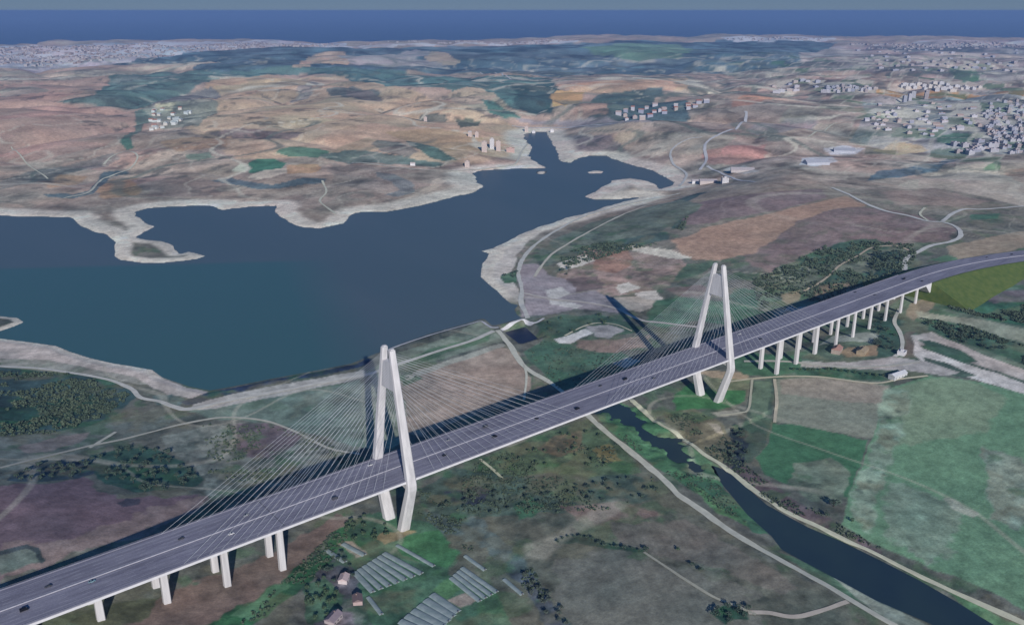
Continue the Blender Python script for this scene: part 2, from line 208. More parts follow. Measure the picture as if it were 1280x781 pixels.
((0.435,0.492,0.374),2.2,0.10,[(432.9,-284.8),(437.1,-297.3),(429,-322.3),(418,-320.7),(419.8,-298.6)]),
((0.328,0.411,0.308),3.5,0.14,[(553.7,-270.6),(562.1,-302.9),(498.1,-347.4),(428.6,-354.8),(426.3,-334.9)]),
((0.096,0.145,0.106),1.9,0.12,[(523.8,-0.2),(542,-18.1),(459.3,-76.5),(385,-117.5),(341.7,-129),(361.5,-99),(430,-58.1)]),
((0.162,0.234,0.153),2.0,0.08,[(521.4,-4.4),(535.4,-18.1),(460.9,-68.7),(434.3,-61.5)]),
((0.163,0.131,0.133),1.6,0.14,[(347.9,-88.5),(338.7,-126.2),(316.9,-193.2),(311.2,-251.5),(303.3,-298.3),(296.8,-294.7),(295.5,-245.5),(296.4,-185.4),(311.5,-127.4),(318.9,-106.2)]),
((0.046,0.066,0.077),1.7,0.16,[(404.6,-64),(403.9,-83.1),(338.7,-126.2),(321.8,-131.1),(338.8,-103.9),(374.7,-80.5)]),
((0.079,0.234,0.092),2.5,0.10,[(398.7,24.6),(455.8,45.6),(455.8,20.5),(489.7,-13.6),(466.4,-31),(426.3,-32.7),(401.2,-12.1),(383.4,-3.1)]),
((0.243,0.284,0.177),2.6,0.12,[(487.5,46.1),(528,9),(497.5,-13.7),(463.2,2),(459.7,23.6)]),
((0.492,0.394,0.267),2.0,0.10,[(494.1,67.1),(535.9,14.8),(519.6,3.9),(491.3,36.5)]),
((0.083,0.187,0.105),2.8,0.12,[(573.8,69),(624.8,-1.5),(580.3,-31.4),(528.4,15.4),(533.5,37.9)]),
((0.238,0.229,0.150),2.4,0.18,[(365.9,5.7),(401.2,-12.1),(395.6,-56.6),(361.5,-99),(321.7,-109.2),(335.1,-55.7),(343.6,-13.9)]),
((0.482,0.443,0.333),1.8,0.12,[(385,-42.6),(390.7,-52.6),(376.9,-72.3),(370.5,-66.3)]),
((0.500,0.484,0.387),1.9,0.10,[(407.2,-28.2),(437.1,-41.6),(430.7,-53.1),(407.1,-42)]),
((0.083,0.195,0.114),1.6,0.14,[(280.7,-0.5),(333.3,12.5),(329.8,-37.8),(315.6,-93.3),(312.8,-124.4),(283.1,-144.2),(271.8,-181),(252.7,-218.1),(240.3,-208),(250.5,-164.6),(256,-123.8),(260.8,-86.8)]),
((0.093,0.219,0.109),1.7,0.14,[(326.8,83.8),(353,69.8),(355.2,33.1),(336.7,-31.6),(319.4,-90.2),(314.8,-119.8),(289,-134.8),(267.2,-112.4),(260.7,-76.2),(277.8,-15.3),(295.6,39.1)]),
((0.130,0.295,0.148),1.7,0.12,[(304.2,-2.3),(308.3,-28.1),(329,-60.8),(316.1,-103.3),(302.7,-93.7),(295.7,-56.3),(285.6,-31.3)]),
((0.149,0.314,0.138),1.2,0.14,[(262.1,-118.6),(264.6,-134.4),(253.1,-162.6),(253.1,-194.4),(243.6,-196.9),(240.6,-168.7)]),
((0.122,0.222,0.135),1.1,0.12,[(234.6,-241.3),(241.8,-264.3),(242.7,-301),(241.7,-336.1),(236.9,-370.3),(225,-363.7),(221.6,-326.6),(221.1,-284.6)]),
((0.432,0.489,0.374),1.1,0.10,[(241.1,-287.3),(251.8,-303),(239.9,-330.3),(239.9,-362.7),(233.5,-375.1),(218.1,-354.7),(223.3,-322.3)]),
((0.141,0.275,0.137),1.1,0.12,[(294.2,-354.8),(295.2,-376.6),(291.5,-416.8),(274,-413.4),(281.9,-389.7),(285.3,-372.1)]),
((0.157,0.170,0.129),3.0,0.13,[(30.9,35.3),(136.1,54.2),(253.3,59.9),(299.2,49.3),(266.9,-48.6),(236.7,-128.1),(225.6,-165.9),(215.2,-242.3),(215.9,-316.2),(205.6,-367.6),(-37.6,-172.6),(-10.6,-94.5),(-5.2,-39.6)]),
((0.119,0.174,0.099),2.1,0.20,[(134,51.4),(225.8,55.7),(291.3,50.3),(267,-25.6),(241.7,-71.9),(204.7,-63.6),(172.1,-17.3),(134.4,-0.1),(115.5,27.3)]),
((0.217,0.179,0.113),2.2,0.16,[(226.3,43.1),(259.8,34.3),(234,1),(201.7,3.2),(193.9,32.3)]),
((0.242,0.209,0.098),2.2,0.12,[(242,-5.3),(261.8,-9.4),(244.4,-41.5),(222,-35)]),
((0.097,0.146,0.114),2.1,0.20,[(46.4,38.2),(101.6,48.8),(135.4,1.2),(167.4,-34.3),(229,-62),(235.9,-87.9),(224.7,-118.5),(177.8,-111),(127.1,-78.6),(64.6,-39.1),(27.6,-16.2)]),
((0.054,0.068,0.098),3.0,0.14,[(70.4,19),(93.9,11.9),(103.4,-7.5),(89.7,-21.3),(67.8,-16.6),(59.5,1.1)]),
((0.082,0.179,0.104),2.0,0.14,[(101.5,-40.1),(125.6,-40.7),(123,-61),(105.5,-72),(91.3,-64)]),
((0.263,0.206,0.171),2.0,0.14,[(134.7,-70.2),(180.2,-98.4),(200.2,-140.1),(175.1,-133.6),(192.2,-156.6),(152.1,-135.6),(129.3,-97.6)]),
((0.141,0.194,0.180),2.8,0.14,[(23.9,4.2),(61.4,-43.4),(57.3,-104.6),(36.8,-158.8),(23.7,-209.6),(10.1,-198.1),(35.6,-130.5),(38,-73.9),(15.7,-33.5)]),
((0.204,0.211,0.170),3.6,0.06,[(76,-134.6),(125.8,-160.7),(149,-211),(164.2,-263.5),(133.8,-300),(23.7,-209.6),(41.6,-162.9)]),
((0.203,0.195,0.156),2.8,0.10,[(147.5,-120.2),(208.6,-161.3),(208.9,-197),(205.5,-249.2),(194.7,-287),(172.6,-257.3),(158.4,-203.3),(135.1,-151.9)]),
((0.054,0.101,0.072),1.1,0.12,[(92.4,-109.4),(113.9,-108.8),(120.7,-127.1),(124.4,-143.1),(144.5,-169.3),(139.6,-171.9),(118.1,-149.3),(102.9,-125.6),(92.1,-117)]),
((0.044,0.106,0.073),1.3,0.14,[(119.1,-259.7),(132.6,-260.5),(145.3,-273.6),(136.3,-281),(114.3,-274.7)]),
((0.120,0.143,0.158),1.7,0.14,[(36.1,-119.7),(43.2,-136.7),(34.9,-170.4),(21.4,-207.7),(10.1,-198.1),(19.8,-164)]),
((0.099,0.204,0.123),1.8,0.14,[(-35.4,31.4),(-4.9,26.9),(23.8,-21.7),(17.4,-72.8),(-10.6,-94.5),(10.6,-130.6),(-13.1,-179.6),(-138.8,-96.5),(-94.9,-36.8),(-69.5,-9.4)]),
((0.089,0.243,0.107),1.8,0.10,[(-10.7,-22.9),(22.8,-29.4),(15.8,-71.5),(-4,-85.3),(-18.8,-60.2),(-24.5,-31.8)]),
((0.072,0.143,0.088),1.4,0.16,[(-44.5,29.4),(-10.8,31.2),(-7.1,2.6),(-13.6,-14.4),(-44.8,-26.3),(-49.4,-7.6)]),
((0.333,0.276,0.156),1.4,0.12,[(-30.4,-8.7),(-17.1,-6.9),(-0.8,-13.8),(6.1,-22.5),(-10.7,-22.9),(-27.3,-23.6)]),
((0.138,0.144,0.159),1.7,0.18,[(-79,-3.5),(-57.6,-1.6),(-61.7,-29.2),(-79.6,-73.2),(-90.5,-115.2),(-124.1,-116.5),(-143,-104.9),(-105.4,-56.9)]),
((0.296,0.252,0.258),1.3,0.20,[(-107.8,-80.5),(-90.1,-79.4),(-90.4,-103.6),(-105.1,-117.4),(-129.2,-102.4)]),
((0.098,0.188,0.117),1.3,0.18,[(-110.6,-40.4),(-90.7,-42.2),(-92.6,-71.4),(-110.2,-91.1),(-134.4,-87.8)]),
((0.056,0.168,0.075),1.3,0.14,[(-195.6,-48.2),(-174,-45.8),(-138.9,-29.7),(-102.3,-12.5),(-77.8,-4.2),(-54,14.8),(-58.8,24.7),(-28.4,43.8),(-36.4,15.2),(-75.5,-20.6),(-113.1,-45.4),(-154.2,-63.6),(-176.5,-73.1),(-204.3,-56.4)]),
((0.129,0.265,0.138),1.3,0.10,[(-173.5,-51.9),(-124.2,-26.6),(-120.9,-36.6),(-165.9,-62.3)]),
((0.422,0.366,0.283),1.4,0.10,[(-55.8,1.7),(-44.1,-5.1),(-47.3,-30.6),(-56.5,-26.8)]),
((0.122,0.263,0.120),1.3,0.10,[(-30.3,-100.4),(-9.2,-98.2),(-9.7,-115.2),(-27.9,-118.9)]),
((0.398,0.354,0.291),1.3,0.10,[(-30.3,-122.2),(-10.3,-121.3),(-8.9,-135.1),(-25,-135.9)]),
((0.251,0.189,0.152),2.2,0.08,[(-336.2,25.5),(-295.6,-12),(-255,-11.4),(-207.9,-1.7),(-108.3,14.5),(-34.3,48),(-29.6,27.2),(-55.7,16),(-104.4,-14),(-141.1,-34.7),(-174.4,-46.7),(-204.3,-56.4)]),
((0.128,0.140,0.086),2.1,0.10,[(-268.4,-2.7),(-234.5,4),(-207.9,-1.7),(-221.1,-24.4),(-258.8,-25.4)]),
((0.219,0.161,0.174),3.1,0.06,[(-321.2,191),(-269.9,218),(-234.8,206.3),(-203.2,215.1),(-201.2,178.3),(-189.3,153.8),(-126.1,134.4),(-161.4,94.8),(-231.1,71.7),(-299.5,61),(-339.4,60.4)]),
((0.294,0.233,0.209),2.9,0.07,[(-290.3,106.7),(-248.3,93.6),(-202.2,109.2),(-157,127.5),(-119.8,131.8),(-135.7,108.7),(-192.5,79.4),(-266.8,64.7),(-299,63.5)]),
((0.084,0.083,0.105),1.2,0.10,[(-195.1,142.6),(-183.3,151.8),(-174.5,145.1),(-180.6,134),(-193.9,133.2)]),
((0.176,0.227,0.190),1.4,0.12,[(-297.8,94.9),(-273.2,93.4),(-268.8,83.5),(-268.6,70.5),(-282,68.9),(-298.6,65.2)]),
((0.071,0.098,0.101),0.9,0.12,[(-297.4,97.3),(-273.4,97.7),(-268.5,89.4),(-266.2,71.4),(-270.3,68.3),(-271.2,82.5),(-274.9,90.5),(-298.7,90.3)]),
((0.068,0.125,0.120),2.7,0.16,[(-264.8,635.5),(-200.9,607.6),(-138.7,558.6),(-102.5,483.8),(-89.2,429.7),(-106.2,395.8),(-133.7,376.3),(-190,344.5),(-248,343),(-299.8,352.3)]),
((0.050,0.117,0.082),2.6,0.16,[(-230.7,439.6),(-180.1,456.3),(-136.9,458.4),(-130.9,416.2),(-180.4,385.1),(-230.9,359.8),(-244.6,361.8)]),
((0.192,0.229,0.196),2.4,0.14,[(-299.8,352.3),(-248,343),(-203,353.3),(-146.1,362.1),(-84,367.7),(-70.2,330.1),(-122.4,303.6),(-189,287.5),(-267.9,229.5),(-317,221.8)]),
((0.260,0.241,0.214),2.4,0.10,[(-239.9,312.6),(-198.6,339.9),(-167.8,340.9),(-190.8,310),(-230.4,291.4)]),
((0.067,0.103,0.121),1.7,0.16,[(-262.2,226.8),(-251.7,249.9),(-235.9,263.9),(-209.3,262.1),(-184.1,263.8),(-190.5,224.8),(-207.4,212),(-232.6,216.9),(-251.7,216.5)]),
((0.055,0.124,0.095),2.2,0.14,[(-185.1,274),(-152.5,283.2),(-118.8,264.8),(-112.1,225.9),(-108.6,173.2),(-118.4,159.3),(-144.5,154),(-173.9,160.7),(-192.1,192.5),(-193.7,226)]),
((0.243,0.267,0.223),2.2,0.18,[(-108.6,295),(-56.8,294.3),(-6.5,261.2),(31.2,202.7),(46.9,144.5),(23.3,119.9),(-68.4,125.9),(-122.9,123.6),(-119.7,151.6),(-106.6,174.3),(-110.1,231.7)]),
((0.220,0.175,0.181),2.3,0.16,[(-36.1,278.4),(0.4,255.9),(13.5,205.3),(-36.8,176.4),(-59.1,203.6)]),
((0.203,0.275,0.221),2.5,0.12,[(-64.2,346.5),(-4.1,331.3),(85.8,305.7),(135.7,296.6),(81.4,186.4),(50.2,142),(26.9,194.5),(-6.5,261.2),(-49.3,313.4)]),
((0.256,0.318,0.257),2.4,0.12,[(59.2,295),(137.1,289.4),(80.1,187.5),(51,168.3),(40.1,219.5)]),
((0.626,0.564,0.486),1.7,0.08,[(-246.5,785.1),(-177.7,734.8),(-147.3,689.7),(-126.6,657.7),(-104,582.3),(-72.4,520.6),(-54.6,489.4),(-53.3,458.1),(-37.5,406.5),(-22.1,377.9),(-45.9,370.6),(-63,396.4),(-75.3,449.4),(-96.3,505.1),(-129.3,558.6),(-196.5,631.9),(-260.4,672.5)]),
((0.374,0.381,0.318),1.7,0.12,[(-193.8,647),(-146,607.3),(-107.2,534.2),(-76.4,475.9),(-73.2,441.3),(-82.9,455.5),(-119.6,523.4),(-200.3,611)]),
((0.163,0.228,0.202),1.9,0.14,[(-79,409.5),(-59.1,399.2),(-54.7,372.2),(-71.2,352.2),(-83.8,381.5)]),
((0.533,0.516,0.456),1.5,0.08,[(-30,357.5),(33.3,347.8),(99.5,331.6),(154.9,319.7),(146.9,300.3),(85.8,305.7),(19.6,318.1),(-34.3,327.8),(-57.1,340.8),(-50.8,357.6)]),
((0.051,0.076,0.128),1.1,0.20,[(-60.7,368.6),(-22.1,377.9),(51.4,364.7),(110.5,352.5),(152.5,345.8),(181.2,350.3),(171.4,333.7),(144.4,331.5),(103.1,338.4),(35.3,352.2),(-30.8,355.4),(-56.8,354.1)]),
((0.265,0.308,0.231),2.1,0.12,[(149.6,310.8),(223.2,342.6),(308.3,352.2),(380.2,372.7),(380.4,335.3),(359.9,291.7),(265.7,292.5),(190.8,291.9),(143.7,272.2)]),
((0.134,0.215,0.131),1.7,0.12,[(200.7,307.5),(263.3,326),(331,326.8),(360.1,318.8),(340.9,303.3),(273.7,303.8),(208.5,291.4)]),
((0.425,0.347,0.272),2.5,0.10,[(179.9,274.9),(257.8,281.5),(338.6,282.7),(350.1,245.5),(309.5,181.3),(278.1,141.4),(220.4,133.8),(151.9,133.1),(114.6,125.4),(102.5,146),(142.3,216.2)]),
((0.304,0.351,0.260),1.8,0.10,[(129.9,282.9),(185.3,283.3),(146,213.4),(99.5,136.8),(73.3,124),(50.2,142)]),
((0.141,0.232,0.139),2.0,0.12,[(178.3,276.1),(203.9,275.3),(196.6,250.1),(168.2,247.7)]),
((0.267,0.232,0.184),2.6,0.14,[(311.1,180.1),(317.9,145.4),(308.8,135.2),(280.5,139.7)]),
((0.423,0.431,0.351),1.4,0.08,[(183.8,271.9),(257.8,281.5),(350,288.2),(347.1,275.8),(254.2,267.6),(178.3,257.9)])]
ROADS = [
((0.620,0.620,0.507),7,[(376,326.2),(355.8,276.2),(324.4,206.7),(317.9,145.4),(304.6,93.7),(292.1,55),(278.1,9.1),(265.7,-38.4),(248.5,-97.7),(236.7,-128.1),(231.2,-161.3),(225.6,-184),(219.4,-223),(220.6,-258.4),(220.3,-292.4),(216.9,-329.2),(215.4,-356.1),(214.3,-381.3)]),
((0.620,0.620,0.456),4.5,[(373.1,82.7),(357.6,35.2),(340.1,-11),(337.8,-42.4),(325.1,-83.4),(320.7,-115),(308.3,-153.8),(296.5,-198.6),(295.5,-245.5),(296.4,-291.3),(295,-334.5),(295,-373.6),(295.4,-415.1),(295.3,-448.1)]),
((0.620,0.611,0.539),6.5,[(-261.5,663.3),(-200.3,611),(-161.8,578.5),(-127.4,529.4),(-102.5,483.8),(-92.1,441.1),(-91.6,410.7),(-77.9,385.4),(-69,358.5),(-56.4,342.8),(-2.3,335.4),(62.2,321.5),(121.4,311),(151,303.3),(200.7,307.5),(261,313.4),(323.8,317.2),(369.7,327.2)]),
((0.620,0.620,0.620),4,[(208.4,358.9),(238.3,366.3),(295.1,372.4),(366.6,374),(382.6,372),(377.8,348.8),(380.4,335.3),(423.1,341.9),(437.2,340.5),(436.9,316.7),(461.4,323.4)]),
((0.620,0.620,0.551),7,[(444.2,339.7),(481.7,399.1),(533.6,460.9),(589.9,536.6),(657.3,601.5),(745.9,665.3),(860.5,726.3),(979.3,778.3),(1104.6,802.6),(1220.1,809),(1310.9,788.1)]),
((0.620,0.593,0.482),5,[(592.9,497.5),(638.9,533.6),(708.9,582.1),(787.7,618.9),(888.7,660.5),(1046.5,721.9),(1187.4,754.8),(1247.7,739.4)]),
((0.572,0.535,0.472),6,[(516.6,440.7),(532.9,385.5),(562.4,343.6),(580,291.4),(571.4,233.8),(588.4,202.1),(614.6,149.6)]),
((0.583,0.560,0.414),3,[(437.2,251.9),(485.7,263.7),(512.5,261.3),(528.7,241.4),(528.8,209.7)]),
((0.620,0.620,0.620),9,[(1604.2,966.1),(1696,1019),(1784.6,1097.7),(1846.8,1139.5),(1952,1174.3),(2138.5,1238.4),(2424.9,1424.3),(2451.3,1455.4)]),
((0.620,0.620,0.575),7,[(1415.9,876.9),(1555.6,973.2),(1636.6,1089.2),(1722.6,1177.2),(1791,1211.8),(1851.8,1213),(1883.2,1188.3)]),
((0.620,0.620,0.609),7,[(1641.4,971.5),(1587.9,885.1),(1486.5,744.4),(1419.2,649.4)]),
((0.620,0.620,0.572),8,[(1457.4,472.9),(1423.4,412.9),(1360.6,329.8),(1331.3,269.7),(1329.5,227),(1314.1,179),(1329.6,158.6),(1311.1,123.9),(1260.9,91.3),(1211.9,83.6),(1165.7,96.4),(1127.2,97.7),(1078.4,95.7),(1025.8,70.1)]),
((0.620,0.620,0.572),7,[(1336.1,161.8),(1405.3,176.5),(1468.3,182.1),(1502,157.4),(1600.2,120.1)]),
((0.620,0.620,0.474),5,[(1320.5,182.2),(1358.8,217.8),(1418.2,238.3)]),
((0.527,0.451,0.326),4,[(1115.9,106),(1126.7,141),(1097,169.1),(1045.9,166.1),(981.6,160.2),(900.2,138.6),(850.5,141.6)]),
((0.620,0.620,0.543),5,[(865,-7.9),(814.2,-28.4),(786.4,-50.7),(753.4,-73.2),(721.7,-88),(701.6,-90.2)]),
((0.506,0.500,0.432),5,[(560,39.1),(594.8,2.2),(622.7,-49.8),(662,-92.7),(709.2,-120.3)]),
((0.620,0.575,0.416),3.5,[(487,20.5),(541.7,-11.2),(583.9,-51.9),(613.4,-110),(644.5,-128.7),(675.3,-148)]),
((0.593,0.542,0.402),3,[(543.3,-19.5),(496.6,-55.7),(447.5,-87)]),
((0.547,0.540,0.411),3,[(523.8,-0.2),(452.2,-48.3),(433.5,-49.9),(410.5,-39.3)]),
((0.501,0.495,0.408),3.5,[(-262.6,260),(-218.3,283.7),(-178.4,300.4),(-146.3,304.5),(-112.1,309.7),(-77.5,310.4),(-36.8,298.7),(-4.9,264.8),(11,219.1),(20.6,165.2),(39.9,132.5)]),
((0.549,0.556,0.458),3.5,[(-178.1,295.4),(-164.7,308.8),(-143.4,328.3)]),
((0.620,0.620,0.441),3,[(131.9,48.7),(129,25.1),(124.9,3.3)]),
((0.620,0.620,0.501),3,[(261,131.6),(307.9,182.5),(328.4,213.1)]),
((0.422,0.419,0.329),2.5,[(139.1,-171.4),(135.2,-214.3),(134.6,-247.3),(140.1,-266.2),(143.9,-282)]),
((0.568,0.508,0.421),4,[(141.3,-276.5),(152.9,-286.5),(169,-304),(213.9,-317.4)]),
((0.620,0.620,0.520),6,[(1623.8,1726.1),(1480.9,1589.8),(1364.5,1466.2),(1287.6,1403.2),(1177.4,1413.3),(1081.3,1435.6),(1007.3,1485.7),(941.2,1589.9),(909,1669.4)]),
((0.620,0.620,0.620),9,[(1825,2057.1),(1892.2,1994.4),(1959.9,1932.7),(1965.6,1765.3),(1931.4,1535)]),
((0.620,0.620,0.620),9,[(3530.9,4484.7),(3443.4,4194.7),(3071.1,3610.8),(3025,3459),(3166.5,3258),(3514.7,3219.2),(4202.9,3187.3)]),
((0.620,0.620,0.493),6,[(147.9,1720.6),(219.6,1770.2),(300,1965.5),(341.8,2007.2),(411.8,2079.5),(470.3,2184.9),(474.9,2290),(417.2,2257.9),(374.5,2195.1)]),
((0.620,0.620,0.482),4,[(231.6,2711.6),(199.4,2331.8),(191.8,2067.7)]),
((0.620,0.620,0.481),5,[(716.8,1486.3),(667.7,1374),(609,1296.6),(570,1147.9)]),
((0.620,0.620,0.485),5,[(2130.5,972.9),(2457,1105.6),(2591,1081.6),(2857,1109.1)])]
BASE_NEAR = (0.174,0.186,0.152)
BASE_FAR = (0.517,0.408,0.311)
SHORE = (0.800,0.735,0.599)
GULLY = (0.164,0.204,0.163)
TRACK = (0.800,0.760,0.593)
GROWTH = ((0.072,0.192,0.076),(0.041,0.069,0.058),(0.247,0.228,0.136))
CULVERT = (942.7,-49.0,-0.35)
TURBID = [((-101.2,1138.2),(344.0,840.9),9),((344.0,840.9),(176.2,387.4),50)]
TUNNELS = [
((-34.7,-35.5),(-26.0,-79.3),5.5,'pale plastic tunnel, first from the right in the large plot below the nearer pylon'),
((-40.6,-37.2),(-33.7,-79.0),5.5,'pale plastic tunnel, second from the right in the large plot below the nearer pylon'),
((-46.3,-38.9),(-41.3,-78.8),5.5,'pale plastic tunnel, third from the right in the large plot below the nearer pylon'),
((-52.0,-40.6),(-48.8,-78.5),5.5,'pale plastic tunnel, fourth from the right in the large plot below the nearer pylon'),
((-57.7,-42.2),(-56.2,-78.3),5.5,'pale plastic tunnel, fifth from the right in the large plot below the nearer pylon'),
((-63.3,-44.1),(-63.6,-78.3),5.5,'pale plastic tunnel, sixth from the right in the large plot below the nearer pylon'),
((-69.1,-46.1),(-71.1,-78.6),5.5,'pale plastic tunnel, seventh from the right in the large plot below the nearer pylon'),
((5.5,-91.8),(8.0,-135.1),4.7,'pale green plastic tunnel, first from the top in the right-hand plot'),
((0.4,-93.7),(2.2,-135.3),4.7,'pale green plastic tunnel, second from the top in the right-hand plot'),
((-4.7,-95.7),(-3.7,-135.6),4.7,'pale green plastic tunnel, third from the top in the right-hand plot'),
((-9.9,-97.7),(-9.6,-136.1),4.7,'pale green plastic tunnel, fourth from the top in the right-hand plot'),
((-35.1,-107.4),(-31.6,-137.2),7.4,'grey plastic tunnel, first from the right in the plot at the bottom edge'),
((-43.0,-110.1),(-38.0,-139.8),7.4,'grey plastic tunnel, second from the right in the plot at the bottom edge'),
((-50.7,-112.8),(-44.2,-142.3),7.4,'grey plastic tunnel, third from the right in the plot at the bottom edge'),
((-58.3,-115.5),(-50.4,-144.8),7.4,'grey plastic tunnel, fourth from the right in the plot at the bottom edge'),
((-66.0,-118.4),(-56.4,-147.2),7.4,'grey plastic tunnel, fifth from the right in the plot at the bottom edge'),
((-73.6,-121.5),(-62.4,-149.6),7.4,'grey plastic tunnel, sixth from the right in the plot at the bottom edge'),
((-19.2,-31.4),(-11.7,-76.2),4.0,"single long white tunnel nearest the nearer pylon's foot"),
((17.6,-79.7),(18.4,-106.3),4.0,'single short white tunnel above the right-hand plot'),
((-72.1,-4.0),(-68.0,-28.9),5.1,'short pale tunnel left of the big plot, beside the houses'),
((-55.3,-2.6),(-49.5,-28.5),5.1,'short pale tunnel left of the big plot, nearer the pylon'),
((-77.8,-82.4),(-80.8,-107.2),4.0,'single pale tunnel left of the green lane at the bottom'),
((23.0,-125.5),(21.7,-150.1),4.0,'single narrow pale tunnel farthest right by the meadow')]
